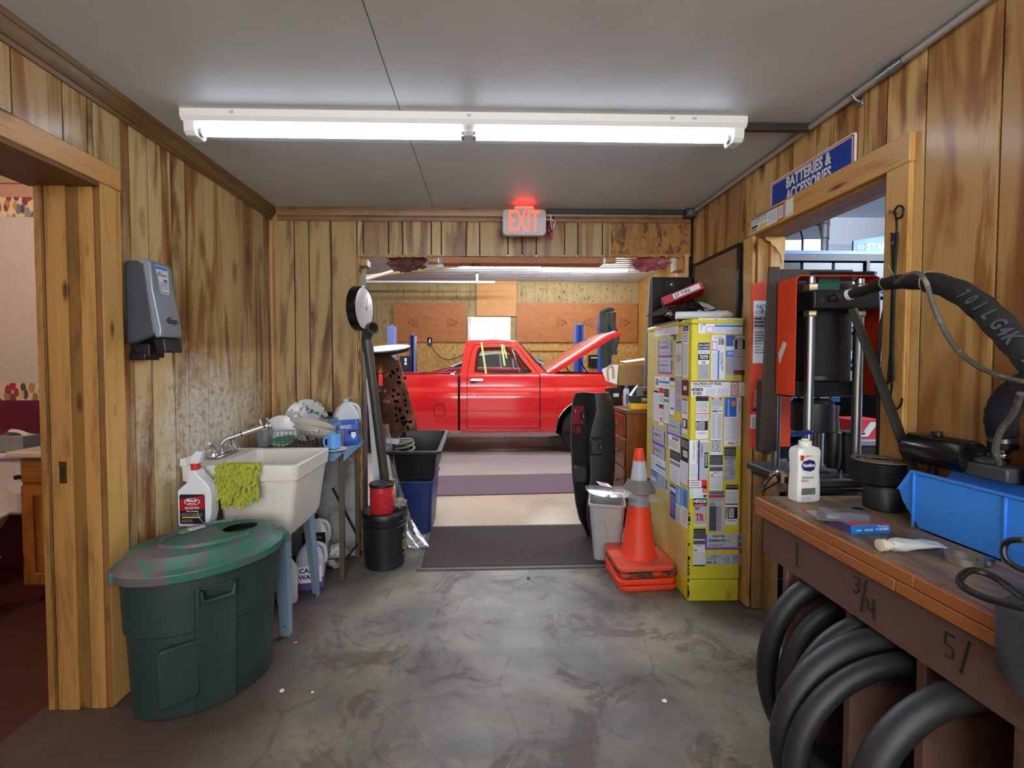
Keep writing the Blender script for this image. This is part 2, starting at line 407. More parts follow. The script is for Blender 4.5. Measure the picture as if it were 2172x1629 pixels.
m = MB(M('washroom_floor', '4d241d', .45, vary=.3, vs=3)); m.box(-4.2, .3, -.05, -1.75, 3.12, 0); struct(m.build('floor_washroom', smooth=0))
m = MB(M('storeroom_floor', '6d6a66', .6, vary=.25, vs=3)); m.box(1.6, .3, -.05, 4.4, 3.36, 0); struct(m.build('floor_storeroom', smooth=0))
# crown mouldings, corner bead, skirting
m = MB(TRIMW)
m.prism([(XL, 2.362), (XL+.01, 2.362), (XL+.013, 2.378), (XL+.02, 2.38), (XL+.03, 2.396), (XL+.032, 2.402), (XL+.04, 2.418), (XL+.046, 2.42), (XL+.05, 2.44), (XL, 2.44)], YR, YB, 'y'); struct(m.build('trim_1'))
m = MB(TRIMX)
m.prism([(YB, 2.357), (YB-.012, 2.357), (YB-.014, 2.38), (YB-.026, 2.39), (YB-.03, 2.42), (YB-.042, 2.44), (YB, 2.44)], XL+.05, 1.45, 'x'); struct(m.build('trim_2'))
m = MB(PINE_D); m.prism([(XL, YB), (XL, YB-.024), (XL+.01, YB-.022), (XL+.02, YB-.012), (XL+.024, YB)], 0, 2.355, 'z'); struct(m.build('trim_3'))
m = MB(wood('skirting_wood', '6f4a28', '4f3419', 'y', .5)); m.box(XL, 1.9, 0, XL+.012, 3.2, .1); m.box(XL, YR, 0, XL+.012, DY0-.1, .1); struct(m.build('baseboard_left', bevel=.004))
# washroom doorway
d = struct(bpy.data.objects.new('door_1', None)); C.objects.link(d)
m = MB(PINE_V); m.box(XL, 1.8, 0, XL+.02, 1.9, DZ); m.box(XL, DY0-.1, 0, XL+.02, DY0, DZ); m.build('casing', d, .004)
m = MB(PINE_H); m.box(XL, DY0-.1, DZ, XL+.022, 1.902, 2.146); m.build('header_board', d, .004)
m = MB(PINE_D); PINE_DD = wood('pine_jamb_dark', '7c5629', '5a3b1b', 'z', .5)
for sgn, yf in ((-1, DY1), (1, DY0)):
    for xa, xb, t in ((-1.48, -1.502, .002), (-1.503, -1.558, .006), (-1.558, -1.602, .003), (-1.602, -1.64, .012), (-1.64, -1.67, .012), (-1.672, -1.684, .01), (-1.686, -1.696, .013), (-1.698, -1.722, .011)):
        m.use(PINE_DD if xa in (-1.48, -1.558, -1.686) else PINE_D).box(xb, min(yf, yf+sgn*t), 0, xa, max(yf, yf+sgn*t), DZ)
m.build('jamb', d, .003)
m = MB(wood('jamb_head', '6f4720', '523315', 'y', .5)); m.box(-1.745, DY0, DZ-.02, -1.48, DY1, DZ+.0); m.build('jamb_head', d, .003)
m = MB(M('old_brass', '8a6a2c', .35, 1)); m.box(-1.652, DY1-.0135, .9, -1.625, DY1-.012, .985); m.use(BLKM).box(-1.647, DY1-.0142, .925, -1.632, DY1-.013, .96); m.build('strike_plate', d)
# storeroom doorway
d = struct(bpy.data.objects.new('door_2', None)); C.objects.link(d)
m = MB(PINE_V); m.box(XR-.02, 2.47, 0, XR, 2.56, EZ); m.box(XR-.02, 1.552, 0, XR, 1.645, EZ); m.build('casing', d, .004)
m = MB(PINE_H); m.box(XR-.024, 1.55, EZ, XR, 2.515, 2.162); m.build('header_board', d, .004)
m = MB(PINE_D); m.box(XR, 2.455, 0, 1.62, 2.47, EZ); m.box(XR, 1.645, 0, 1.62, 1.66, EZ); m.box(1.53, 2.43, 0, 1.56, 2.456, EZ); m.build('jamb', d, .003)
m = MB(wood('jamb_head_storeroom', '8a5f2e', '6a4520', 'y', .5)); m.box(XR-.002, 1.645, EZ-.018, 1.62, 2.47, EZ+.02); m.build('jamb_head', d, .003)
m = MB(M('torn_panel', 'b08b52', .7, vary=.3, vs=20))
m.prism([(1.49, 2.04), (1.6, 2.04), (1.6, 1.97), (1.585, 1.9), (1.575, 1.945), (1.56, 1.965), (1.548, 1.985), (1.53, 1.995), (1.52, 2.015), (1.5, 2.02)], 2.418, 2.427, 'y'); m.build('torn_panel', d)
# passage edges: splintered boards and exposed framing
m = MB(M('torn_ply_edge', 'b0874a', .75, vary=.3, vs=25))
for x0, x1, y0, y1, s_ in ((-.905, -.897, YB-.003, YB+.006, 1), (-.895, -.889, YB+.008, YB+.02, 2)):
    rg = random.Random(s_); lft = []; 
    for i in range(60): lft.append((x1+rg.uniform(-.004, .004), 2.118-i*2.1/59))
    m.prism([(x0, .018), (x0, 2.118)]+lft, y0, y1, 'y')
struct(m.build('trim_5'))
m = MB(M('grey_brown_stud', '4f463f', .7, vary=.25, vs=12, stretch=(4, 4, 1))); m.box(-.9, YB+.02, 0, -.884, 3.4, 2.115); struct(m.build('trim_6', bevel=.003))
RSTUD = wood('reddish_stud', 'a5683f', '84492a', 'x', .6, knots=False)
m = MB(RSTUD); m.box(-.31, YB+.015, 2.072, .84, 3.38, 2.118); struct(m.build('trim_7', bevel=.004))
m = MB(PINE_D); m.box(-.9, YB+.02, 2.05, -.84, 3.36, 2.1); m.box(-.41, YB+.012, 2.075, -.34, 3.3, 2.12); m.box(.86, YB+.012, 2.08, .93, 3.3, 2.12); m.box(1.37, YB+.02, 2.03, 1.44, 3.37, 2.13); struct(m.build('trim_8', bevel=.004))
m = MB(wood('stud_pale', 'c99a68', 'a8713f', 'z', .6)); m.box(1.415, YB-.01, 0, 1.445, 3.39, 2.14); struct(m.build('trim_9', bevel=.004))
m = MB(M('torn_header_edge', 'a9773c', .8, vary=.35, vs=30))
rg = random.Random(5); top = [(.885+i*.573/30, 2.136) for i in range(31)]; bot = [(x, 2.118+rg.uniform(-.006, .008)) for x, _ in top][::-1]
m.prism(top+bot, YB-.006, YB+.012, 'y')
top = [(-.905+i*.56/30, 2.121) for i in range(31)]; bot = [(x, 2.106+rg.uniform(-.004, .008)) for x, _ in top][::-1]
m.prism(top+bot, YB-.004, YB+.01, 'y'); struct(m.build('trim_10'))
INS = M('insulation_dark', '5a3735', .95, vary=.45, vs=30, col2='86595a', s2=9, bump=.8, bs=70)
INSP = M('insulation_pink', '9a4f55', .95, vary=.4, vs=25, col2='c68b85', s2=8, bump=.8, bs=70)
for pts, mt, lb in ((((826, 562), (900, 560), (862, 573)), INS, 'large dark maroon tuft of fibre insulation hanging from the passage header above the round dial'),
                    (((972, 556), (1034, 558), (1005, 560)), INS, 'small dark maroon tuft of fibre insulation hanging at the middle of the passage header'),
                    (((1345, 556), (1420, 552), (1368, 572)), INSP, 'pink torn batt of fibre insulation hanging from the header beside the exposed strand board')):
    a, b, c_ = [P(x, y, 3.31) for x, y in pts]
    m = MB(mt); w = b.x-a.x; z1 = 2.13; h = z1-c_.z
    blob(m, (a.x+w*.5, 3.31, z1-h*.42), (w*.5, .045, h*.55), w*9, .3, 26, 18, 3.2); blob(m, (c_.x, 3.3, z1-h*.62), (w*.28, .035, h*.5), w*5+1, .35, 20, 14, 3)
    simple('insulation_tuft', m, lb, 'insulation', smooth=0)
# ---- garage shell
CORR = M('white_ribbed_metal', 'd3d5d6', .35, .3, vary=.03)
m = MB(CORR); prof = []; y = 3.4; i = 0
while y < 13.95:
    prof += [(y, 3.86), (y+.13, 3.86), (y+.15, 3.835), (y+.2, 3.835)]; y += .22
prof.append((14.02, 3.86)); prof += [(14.02, 3.9), (3.4, 3.9)]
m.prism(prof, -9, 4.97, 'x'); struct(m.build('ceiling_garage', smooth=0))
m = MB(OSB); m.box(-9, 14, 0, 4.97, 14.06, 1.975)
m.use(M('kraft_facing', '9c8558', .8, vary=.4, vs=2.2, col2='6a5a3a', s2=7, t2=(.55, .7), bump=.5, bs=5))
m.box(-9, 14.01, 1.975, -.52, 14.06, 3.9); m.box(.72, 14.01, 1.975, 4.97, 14.06, 3.9); m.box(-.52, 14.01, 2.72, .72, 14.06, 3.9)
rg = random.Random(3)
for i in range(34):   # folds and staple ridges of the facing
    x = -8.5+i*.4
    if -.5 < x < .9: continue
    m.tube([(x+rg.uniform(-.03, .03), 14.005, 2.0+j*.37) for j in range(6)], .018, 5)
    if x > .9:
        m.use(M('torn_facing', '262016', .9))
        for q in range(9): a_, b_ = x+rg.uniform(-.1, .3), rg.uniform(2.1, 3.75); h_ = rg.uniform(.02, .09); m.box(a_, 14.004, b_, a_+rg.uniform(.01, .03), 14.012, b_+h_)
        m.use(M('kraft_facing', '8f7d50', .8))
    m.tube([(x+rg.uniform(.05, .3), 14.005, 3.7-rg.uniform(0, .3)), (x+rg.uniform(.05, .3), 14.0, 2.7), (x+rg.uniform(.1, .35), 14.005, 2.1)], .012, 5)
struct(m.build('wall_garage_back', smooth=0))
m = MB(OSB); m.box(4.69, 3.38, 0, 4.75, 14.06, 3.9); struct(m.build('wall_garage_right', smooth=0))
m = MB(OSB); m.box(-9.06, 3.3, 0, -9.0, 14.06, 3.9); struct(m.build('wall_garage_left', smooth=0))
m = MB(OSB); m.box(-9, 3.38, 0, -1.5, 3.43, 3.9); m.box(-1.5, 3.38, 2.44, 1.6, 3.43, 3.9); m.box(1.6, 3.38, 0, 5, 3.43, 3.9); struct(m.build('wall_garage_front', smooth=0))
m = MB(M('window_frame', 'e4d4c6', .5)); m.hollow([(-.56, 1.86), (.75, 1.86), (.75, 2.75), (-.56, 2.75)], [(-.5, 1.92), (.69, 1.92), (.69, 2.7), (-.5, 2.7)], 13.95, 14.05, 'y'); m.box(.08, 13.98, 1.92, .12, 14.03, 2.7)
w1 = struct(m.build('window_1', smooth=0))
g = NT('window_glass'); g.b.inputs['Base Color'].default_value = (1, 1, 1, 1); g.b.inputs['Roughness'].default_value = .02
tr = g.N('ShaderNodeBsdfTransparent'); gl = g.N('ShaderNodeBsdfGlossy', Roughness=.03); mx = g.N('ShaderNodeMixShader'); lw = g.N('ShaderNodeFresnel', IOR=1.45)
g.set(mx.inputs[0], lw.outputs[0]); g.set(mx.inputs[1], tr.outputs[0]); g.set(mx.inputs[2], gl.outputs[0]); g.set(g.out.inputs[0], mx.outputs[0]); GLASS = g.m
m = MB(GLASS); m.box(-.5, 14.0, 1.92, .08, 14.004, 2.7); m.box(.12, 14.0, 1.92, .69, 14.004, 2.7); m.build('pane', w1)
PLYR = M('weathered_plywood', 'a3622c', .6, vary=.3, vs=3, col2='6a3a1a', s2=14, t2=(.55, .68), stretch=(1, 1, 3))
PLYP = M('pale_plywood', 'b98243', .6, vary=.12, vs=4, col2='9a6436', s2=7, t2=(.66, .7), stretch=(1, 1, 2))
def board(x0, z0, x1, z1, mt, lb, mk):
    m = MB(mt); m.box(x0, 13.93, z0, x1, 13.949, z1)
    m.use(M('mill_stamp', '6a3c1e', .8)); m.frame((0, 13.928, 0), (1, 0, 0), (0, 0, 1))
    for cx_, dr in mk:
        for q in (0, .04, .08): m.rect(cx_+dr*q-.006, z0+.45, cx_+dr*q+.006, z0+.75, .0)
        m.add([(cx_-dr*.05, z0+.72, 0), (cx_-dr*.25, z0+.6, 0), (cx_-dr*.05, z0+.48, 0), (cx_-dr*.07, z0+.52, 0), (cx_-dr*.19, z0+.6, 0), (cx_-dr*.07, z0+.68, 0)], [(0, 1, 4, 5), (1, 2, 3, 4), (0, 5, 3, 2)])
    m.world(); simple('plywood_board', m, lb, 'plywood board', smooth=0)
board(-2.81, 1.98, -.6, 3.17, PLYR, 'brown plywood board stamped with arrows on garage wall, between round dial and window', ((-2.15, 1), (-1.1, -1)))
board(.94, 1.98, 4.66, 3.17, PLYR, 'wide brown plywood board on the garage wall behind the open hood', ((2.25, -1), (3.2, 1), (4.2, -1)))
board(-.29, 2.77, .93, 3.85, PLYP, 'paler knotty plywood board directly above the garage window', ())
# ---- washroom shell
PLAS = M('pink_plaster', 'c6b6a9', .7, vary=.1, vs=8, col2='a88575', s2=12, t2=(.66, .72), stretch=(2, 2, 1))
k = NT('leaf_border'); p = k.co(); vo = k.N('ShaderNodeTexVoronoi'); vo.inputs['Scale'].default_value = 1; k.set(vo.inputs['Vector'], k.scale(p, (26, 5, 14), (0, 0, 0), (0, .6, 0)))
c = k.ramp(k.xyz(vo.outputs['Color'])[0], [(.1, '9a2f3c'), (.3, '2f4a44'), (.5, 'c08a3c'), (.7, '3b3f5c'), (.9, 'd9b58f')])
c = k.mix(k.ramp(vo.outputs['Distance'], [(.5, 0.0), (.62, 1.0)]), c, lin('dcbfa2')); k.set(k.b.inputs['Base Color'], c); BORD = k.m
m = MB(M('maroon_wallpaper', '63102f', .6)); YW = 3.1
m.box(-4.2, YW, 0, -1.745, YW+.05, 1.115)
m.use(BORD); m.box(-4.2, YW-.001, 1.115, -1.745, YW+.05, 1.23); m.box(-4.2, YW-.001, 2.325, -1.745, YW+.05, 2.455)
m.use(PLAS); m.box(-4.2, YW, 1.23, -1.745, YW+.05, 2.325)
m.use(M('washroom_frieze', 'b98a70', .5)); m.box(-4.2, YW-.002, 2.455, -1.745, YW+.05, 2.7)
struct(m.build('wall_washroom_back', smooth=0))
m = MB(PLAS); m.box(-4.25, .3, 0, -4.2, 3.15, 2.7); struct(m.build('wall_washroom_left', smooth=0))
m = MB(PLAS); m.box(-4.2, .25, 0, -1.745, .3, 2.7); struct(m.build('wall_washroom_front', smooth=0))
m = MB(M('washroom_ceiling', 'cfa893', .6)); m.box(-4.25, .25, 2.7, -1.745, 3.15, 2.74); struct(m.build('ceiling_washroom', smooth=0))
m = MB(M('washroom_crown', 'b88d76', .4)); m.prism([(YW, 2.54), (YW-.02, 2.54), (YW-.03, 2.57), (YW-.05, 2.59), (YW-.055, 2.63), (YW-.085, 2.66), (YW-.09, 2.7), (YW, 2.7)], -4.2, -1.745, 'x'); struct(m.build('trim_11'))
# ---- storeroom shell
SW = M('storeroom_white', 'dfe1e4', .5, vary=.03)
m = MB(SW); m.box(1.6, 3.34, 0, 4.4, 3.378, 2.44)
m.use(M('wall_ledge', 'b9bdc4', .4)); m.box(1.6, 3.29, 2.16, 4.4, 3.34, 2.23); m.use(GREY).box(1.6, 3.325, 2.12, 4.4, 3.34, 2.135)
struct(m.build('wall_storeroom_back', smooth=0))
m = MB(SW); m.box(4.4, .3, 0, 4.46, 3.378, 2.44); struct(m.build('wall_storeroom_right', smooth=0))
m = MB(SW); m.box(1.6, .24, 0, 4.46, .3, 2.44); struct(m.build('wall_storeroom_front', smooth=0))
m = MB(SW); m.box(1.602, .24, 2.442, 4.46, 3.378, 2.5); struct(m.build('ceiling_storeroom', smooth=0))
# ================================================================ lamps, conduit, exit sign
def tube_light(name, label, loc, L, power, rz=0, group=None):
    t = thing(name, label, 'ceiling light', loc, rz, group)
    m = MB(WHITE); h = L/2
    m.prism([(-.062, 0), (.062, 0), (.062, -.03), (.05, -.045), (-.05, -.045), (-.062, -.03)], -h, h, 'x')
    m.use(LGREY); 
    for x in (-h*.83, -h*.005, h*.72, h*.8): m.box(x, -.0625, -.02, x+.018, -.0622, -.008)
    m.build('housing', t, .003)
    m = MB(WHITE)
    for s_ in (-1, 1): m = MB(WHITE); m.prism([(-.05, -.03), (.05, -.03), (.045, -.085), (.03, -.1), (-.03, -.1), (-.045, -.085)], s_*(h-.004), s_*(h-.05), 'x'); m.build('end_cap', t, .004)
    em = M('tube_glow_%g' % power, 'e9f2ff', .5, vary=0, emit=power)
    for a, b in ((-h+.05, -.02), (.02, h-.05)):
        m = MB(em); m.cyl((a+.01, 0, -.072), (b-.01, 0, -.072), .0165, n=16); o = m.build('fluorescent_tube', t)
        
        for q in (a, b-.012): m = MB(STEEL); m.cyl((q, 0, -.072), (q+.012, 0, -.072), .0172); m.build('tube_cap', o)
    g = NT('ribbed_lens') if 'ribbed_lens' not in MC else None
    if g:
        tr = g.N('ShaderNodeBsdfTransparent', Color=(.97, .98, 1, 1)); gl = g.N('ShaderNodeBsdfGlossy', Roughness=.25); tl = g.N('ShaderNodeBsdfTranslucent', Color=(.85, .9, .95, 1))
        a1 = g.N('ShaderNodeMixShader'); a1.inputs[0].default_value = .006; g.set(a1.inputs[1], tr.outputs[0]); g.set(a1.inputs[2], tl.outputs[0])
        a2 = g.N('ShaderNodeMixShader'); a2.inputs[0].default_value = .05; g.set(a2.inputs[1], a1.outputs[0]); g.set(a2.inputs[2], gl.outputs[0]); g.set(g.out.inputs[0], a2.outputs[0]); MC['ribbed_lens'] = g.m
    m = MB(MC['ribbed_lens']); n = 14; arc = [(-.05*cos(pi*i/n), -.045-.055*sin(pi*i/n)**.7) for i in range(n+1)]
    m.loft([[(x, a, b) for a, b in arc] for x in (-h+.05, h-.05)], False, False, False)
    m.build('diffuser', t, norm=False)
    return t
fx = tube_light('fluorescent_light', 'long white fluorescent strip light glowing on the panelled room ceiling', (-.076, 2.045, ZC), 2.43, LAMP, math.radians(.2))
for c in fx.children:
    pass
tube_light('fluorescent_light', 'added fluorescent fill light, unseen on the panelled room ceiling behind the viewpoint', (-.05, -.9, ZC), 2.43, LAMPFILL)  # unseen strip light added behind the camera to brighten the room
for i, (x, y) in enumerate(((.24, 11.5), (2.55, 11.9), (-2.6, 8.0), (.4, 6.2), (3.2, 6.6), (-3, 4.8), (1.0, 4.4))):
    tube_light('garage_light', ('strip light glowing on the ribbed garage ceiling above the window', 'strip light glowing on the ribbed garage ceiling above the open hood')[i] if i < 2 else 'strip light on the ribbed garage ceiling, high over the truck bay', (x, y, 3.835), 2.4, LAMPG, 0, None if i < 2 else 'garage lights over the truck')
tube_light('storeroom_light', 'strip light on the white storeroom ceiling above the parts shelves', (3.3, 1.5, 2.44), 1.4, LAMPS, pi/2)
t = thing('globe_light', 'round warm ceiling lamp of the washroom', 'ceiling light', (-2.9, 1.7, 2.7))
m = MB(WHITE); m.lathe([(.1, 0), (.1, -.02), (.06, -.03)]); m.build('base', t)
m = MB(M('globe_glow', 'ffeeda', .5, vary=0, emit=LAMPW)); m.ball((0, 0, -.11), .09); m.build('globe', t)
# dark raceway from lamp to wall, conduit along the ceiling corner
m = MB(M('raceway_brown', '2f2c2a', .5)); m.box(1.145, 2.035, 2.405, 1.455, 2.06, 2.438); simple('cable_raceway', m, 'short dark raceway on the ceiling from the strip light to the wall', 'raceway', bevel=.003)
t = thing('conduit', 'grey metal conduit running along the ceiling corner above the storeroom doorway', 'conduit', (0, 0, 0))
m = MB(M('painted_conduit', 'a7a49d', .45, .3, vary=.15)); m.cyl((1.452, YR, 2.42), (1.452, 3.15, 2.42), .0125, n=14); m.build('pipe', t)
m = MB(STEEL); m.cyl((1.452, 1.58, 2.42), (1.452, 1.68, 2.42), .017, n=14); m.cyl((1.452, 1.615, 2.42), (1.452, 1.625, 2.42), .02); m.build('coupling', t)
m = MB(STEEL); m.tube([(1.474, 1.79, 2.39), (1.45, 1.79, 2.404), (1.436, 1.79, 2.42), (1.45, 1.79, 2.436), (1.474, 1.79, 2.436)], .006, 6); m.box(1.468, 1.775, 2.375, 1.4745, 1.805, 2.405); m.build('strap', t, .002)
t = thing('junction_box', 'small grey junction box in the ceiling corner beside the exposed strand board', 'junction box', (1.44, 3.2, 2.41))
m = MB(M('box_dark', '45444a', .5, .4)); m.box(-.05, -.04, -.03, .03, .035, .028); m.build('body', t, .006)
m = MB(STEEL); m.cyl((-.02, -.042, 0), (-.02, -.036, 0), .018); m.build('cover', t)
m = MB(M('raceway_back', '33353a', .5)); m.box(.42, 3.19, 2.405, 1.385, 3.235-.03, 2.437); simple('back_raceway', m, 'long dark raceway along the ceiling from the exit sign to the corner box', 'raceway', bevel=.003)
t = thing('exit_sign', 'lit red EXIT sign in a white rounded case under the ceiling', 'exit sign', (.258, 3.1, 2.31))
m = MB(M('sign_case', 'b9b2b2', .4, vary=.04)); m.prism(rrect(-.146, -.088, .146, .084, .028, 6), -.022, .022, 'y'); m.build('case', t, .004)
m = MB(M('sign_canopy', 'c7b7b4', .4)); m.box(-.07, -.02, .084, .07, .03, .1); m.build('canopy', t, .004)
m = MB(M('red_led', 'ff2418', .5, vary=0, emit=22)); m.box(-.06, -.012, .1, .06, .0, .106); m.build('lamp_strip', t)
m = MB(M('exit_glow', 'ff6248', .5, vary=0, emit=1.1)); m.frame((0, -.0232, 0), (1, 0, 0), (0, 0, 1)); m.text('EXIT', 0, -.06, .14, 0, .205, al='c'); m.build('lettering', t)
rg = random.Random(4)
for i in range(7):
    m = MB((BLKM, RED, WHITE, BLK, GREY, BLKM, RED)[i]); a = V((.12, .02, .05-i*.012))
    m.tube(cr([a]+[a+V((rg.uniform(.03, .1), rg.uniform(.01, .08), rg.uniform(-.07, .05))) for _ in range(4)], 5), .0025, 5); m.build('wire', t)
# ---------------------------------------------------------------- camera, world, colour
cam = bpy.data.cameras.new('camera'); co = bpy.data.objects.new('camera', cam); C.objects.link(co)
cam.sensor_width = 36; cam.sensor_fit = 'HORIZONTAL'; cam.lens = FO/2172*36; cam.clip_start = .05; cam.clip_end = 100
co.location = (0, 0, EYE); co.rotation_euler = (pi/2-TH, 0, -PSI)
cam.shift_x = (1086-CX)/2172; cam.shift_y = (CY-814.5)/2172
SC.camera = co
w = bpy.data.worlds.new('sky'); SC.world = w; w.use_nodes = True
bg = w.node_tree.nodes['Background']; bg.inputs[0].default_value = (1, .98, .95, 1); bg.inputs[1].default_value = SKY
SC.view_settings.view_transform = 'Standard'; SC.view_settings.look = 'None'; SC.view_settings.gamma = 1; SC.view_settings.exposure = EXPO
SC.view_settings.use_curve_mapping = False
cy = SC.cycles; cy.use_denoising = True; cy.max_bounces = 7; cy.diffuse_bounces = 4; cy.glossy_bounces = 3; cy.transmission_bounces = 5; cy.transparent_max_bounces = 10
cy.caustics_reflective = False; cy.caustics_refractive = False; cy.sample_clamp_indirect = 6
# ================================================================ washroom things
t = thing('vanity_cabinet', 'honey oak vanity cabinet with a pale counter in the washroom', 'cabinet', (-2.3, 2.85, 0))
OAKV = wood('oak_vanity', 'a9672a', '7d4517', 'z', .35); OAKH = wood('oak_drawer', 'a9672a', '7d4517', 'x', .35)
m = MB(OAKV); m.box(-.31, -.25, .1, .4, .24, .835); m.box(-.22, -.2, 0, .4, .24, .1); m.build('body', t, .003)
m = MB(OAKH); m.box(-.3, -.268, .695, .38, -.25, .82); m.build('drawer', t, .006)
m = MB(OAKV); m.hollow([(-.3, .12), (.1, .12), (.1, .68), (-.3, .68)], [(-.24, .18), (.04, .18), (.04, .62), (-.24, .62)], -.268, -.25, 'y'); m.box(-.24, -.259, .18, .04, -.25, .62); m.build('door', t, .004)
m = MB(M('vanity_top', 'd5bba6', .3, vary=.05)); m.box(-.36, -.29, .837, .42, .24, .872); m.build('countertop', t, .008)
t = thing('toilet', 'pinkish white toilet standing beside the washroom vanity', 'toilet', (-3.16, 2.82, 0))
POR = M('porcelain', 'dccdc6', .15, vary=.03, coat=.4)
m = MB(POR); m.box(-.22, .08, .4, .24, .26, .76); m.build('tank', t, .03, seg=3)
m = MB(POR); m.box(-.24, .06, .762, .26, .27, .8); m.build('tank_lid', t, .012)
m = MB(POR); m.loft([[(.2*k*x, -.12+.3*k2*y, z) for x, y in circ(28)] for k, k2, z in ((.6, .8, 0), (.55, .75, .08), (.5, .62, .2), (.8, .85, .3), (1, 1, .38), (1, 1, .4))]); m.build('bowl', t)
m = MB(POR); m.loft([[(.21*x, -.12+.31*y, z) for x, y in circ(28)] for z in (.402, .425)]); m.build('seat_lid', t, .006)
m = MB(CHR); m.cyl((-.18, .08, .7), (-.18, .06, .7), .012); m.box(-.2, .05, .692, -.11, .06, .708); m.build('flush_lever', t, .003)
t = thing('tissue_box', 'grey patterned tissue box with a tissue pulled up, on the toilet tank', 'tissue box', (-3.02, 2.97, .802))
m = MB(M('tissue_card', '8f8d8c', .6, vary=.3, vs=25)); m.box(-.11, -.06, 0, .11, .06, .1); m.build('box', t, .003)
m = MB(M('tissue', 'd9cfca', .8)); m.grid(lambda u, v: ((u-.5)*.13+.03*v, (v-.5)*.05+.015*sin(u*9), .1+.045*sin(pi*u)*(.6+.4*sin(5*v))), 10, 5); m.build('tissue', t)
t = thing('toilet_roll_holder', 'black wall bracket holding a white toilet roll on the vanity side', 'toilet roll', (-2.625, 2.64, .69))
m = MB(BLK); m.box(-.06, -.015, .015, .012, .015, .035); m.cyl((-.05, -.015, .02), (-.05, .1, -.02), .008); m.build('bracket', t, .003)
m = MB(M('toilet_paper', 'e5ddd8', .85)); m.lathe_on((-.05, -.01, -.02), (-.05, .09, -.02), [(.018, 0), (.05, 0), (.05, .1), (.018, .1)]); m.build('roll', t)
t = thing('waste_bin', 'blue grey rectangular waste bin on the washroom floor, between toilet and vanity', 'waste bin', (-2.76, 2.42, 0))
m = MB(M('bluegrey_plastic', '5b6a84', .5)); R = [[(x*k, y*k, z) for x, y in rrect(-.12, -.09, .12, .09, .02)] for k, z in ((.8, 0), (1, .3), (1.04, .3), (1.04, .31), (.96, .31), (.78, .01))]
m.loft(R); m.build('body', t)
# ================================================================ soap dispenser
t = thing('soap_dispenser', 'grey wall soap dispenser with a label window, on the panelled wall above the basin', 'soap dispenser', (XL, 1.99, 1.44))
DK = M('dispenser_dark', '3f434b', .38, vary=.08); LT = M('dispenser_grey', '8592a3', .3, .25, vary=.05)
prof = [(.002, .012), (.002, .352), (.075, .352), (.09, .34), (.105, .23), (.128, .06), (.128, .045), (.03, .006)]
m = MB(DK); m.prism(prof, -.062, .062, 'y'); m.build('housing', t, .012, seg=3)
fr = [(.06, .3535), (.1, .356), (.112, .342), (.122, .23), (.152, .07), (.15, .035), (.127, .03), (.1, .2), (.082, .335), (.062, .342)]
m = MB(LT); m.prism(fr, -.065, .066, 'y'); m.build('cover', t, .008, seg=3)
a, b = V((.1225, 0, .23)), V((.1135, 0, .335)); up = (b-a).normalized(); nx = V((up.z, 0, -up.x))
m = MB(M('window_clear', 'aebfd0', .12, vary=.05)); o = V((.1135, -.038, .318))
m.frame(V((.123, 0, .222))+nx*.0008, (0, 1, 0), up); m.add([(-.042, .118, 0), (.03, .118, 0), (.04, .1, 0), (.034, .0, 0), (.02, -.004, 0), (-.012, -.004, 0), (-.026, .0, 0)], [(0, 1, 2, 3, 4, 5, 6)])
win = m.build('window', t)
m = MB(PAPER); m.frame(V((.123, 0, .222))+nx*.0016, (0, 1, 0), up); m.add([(-.038, .1, 0), (.03, .1, 0), (.03, .01, 0), (-.014, .01, 0)], [(0, 1, 2, 3)])
m.use(BLUE).rect(-.038, .1, .028, .113, 0); m.use(GREY).lines(-.02, .018, .026, .05, 6, .0006, 3); m.use(INK).text('GOJO', -.03, .068, .016, .0008, .052); m.use(INK).tube([(-.032, .075, .0008), (-.02, .09, .0008), (.0, .092, .0008)], .0012, 5); m.use(BLUE).rect(.0, .05, .024, .062, .0008)
m.build('label', win)
a2 = (V((.122, 0, .23))-V((.152, 0, .07))).normalized(); n2 = V((a2.z, 0, -a2.x))
m = MB(INK); m.frame(V((.152, 0, .07))+n2*.0012, (0, 1, 0), a2); m.text('*GOJO', -.02, .018, .026, 0, .068); m.tube([(-.02, .034, 0), (-.01, .05, 0), (.012, .05, 0)], .002, 5); m.build('logo', t)
m = MB(BLK); m.prism([(.1, .03), (.15, .032), (.158, -.03), (.112, -.03)], -.045, .062, 'y'); m.build('push_bar', t, .008, seg=3)
m = MB(BLK); m.box(.002, -.04, -.052, .085, .05, .008); m.box(.002, -.045, -.062, .07, .04, -.03); m.build('wall_bracket', t, .005)
m = MB(CHR); m.cyl((.03, -.0405, -.02), (.03, -.047, -.02), .005); m.build('screw', t)
# ================================================================ laundry basin
t = thing('laundry_basin', 'white plastic laundry basin on blue grey legs against the panelled wall', 'sink', (-1.2, 2.465, 0))
TUB = M('tub_white', 'd3d1ca', .4, vary=.06, vs=5, col2='b3aea2', s2=7, t2=(.6, .8))
def rr(x0, y0, x1, y1, z, r=.03): return [(x, y, z) for x, y in rrect(x0, y0, x1, y1, r)]
o = [rr(-.1, -.19, .205, .205, .49), rr(-.11, -.205, .225, .215, .53), rr(-.125, -.215, .262, .222, .785), rr(-.292, -.232, .272, .228, .787), rr(-.295, -.236, .278, .232, .86), rr(-.29, -.232, .273, .228, .866),
     rr(-.13, -.2, .245, .2, .865), rr(-.12, -.19, .236, .19, .855), rr(-.09, -.165, .19, .17, .56, .05), rr(-.06, -.13, .16, .14, .545, .05)]
m = MB(TUB); m.loft(o); m.build('tub', t, .006)
m = MB(TUB); m.prism([(-.295, .86), (-.295, .9), (-.275, .9), (-.262, .868), (-.262, .86)], -.23, .226, 'y'); m.build('back_ledge', t, .005)
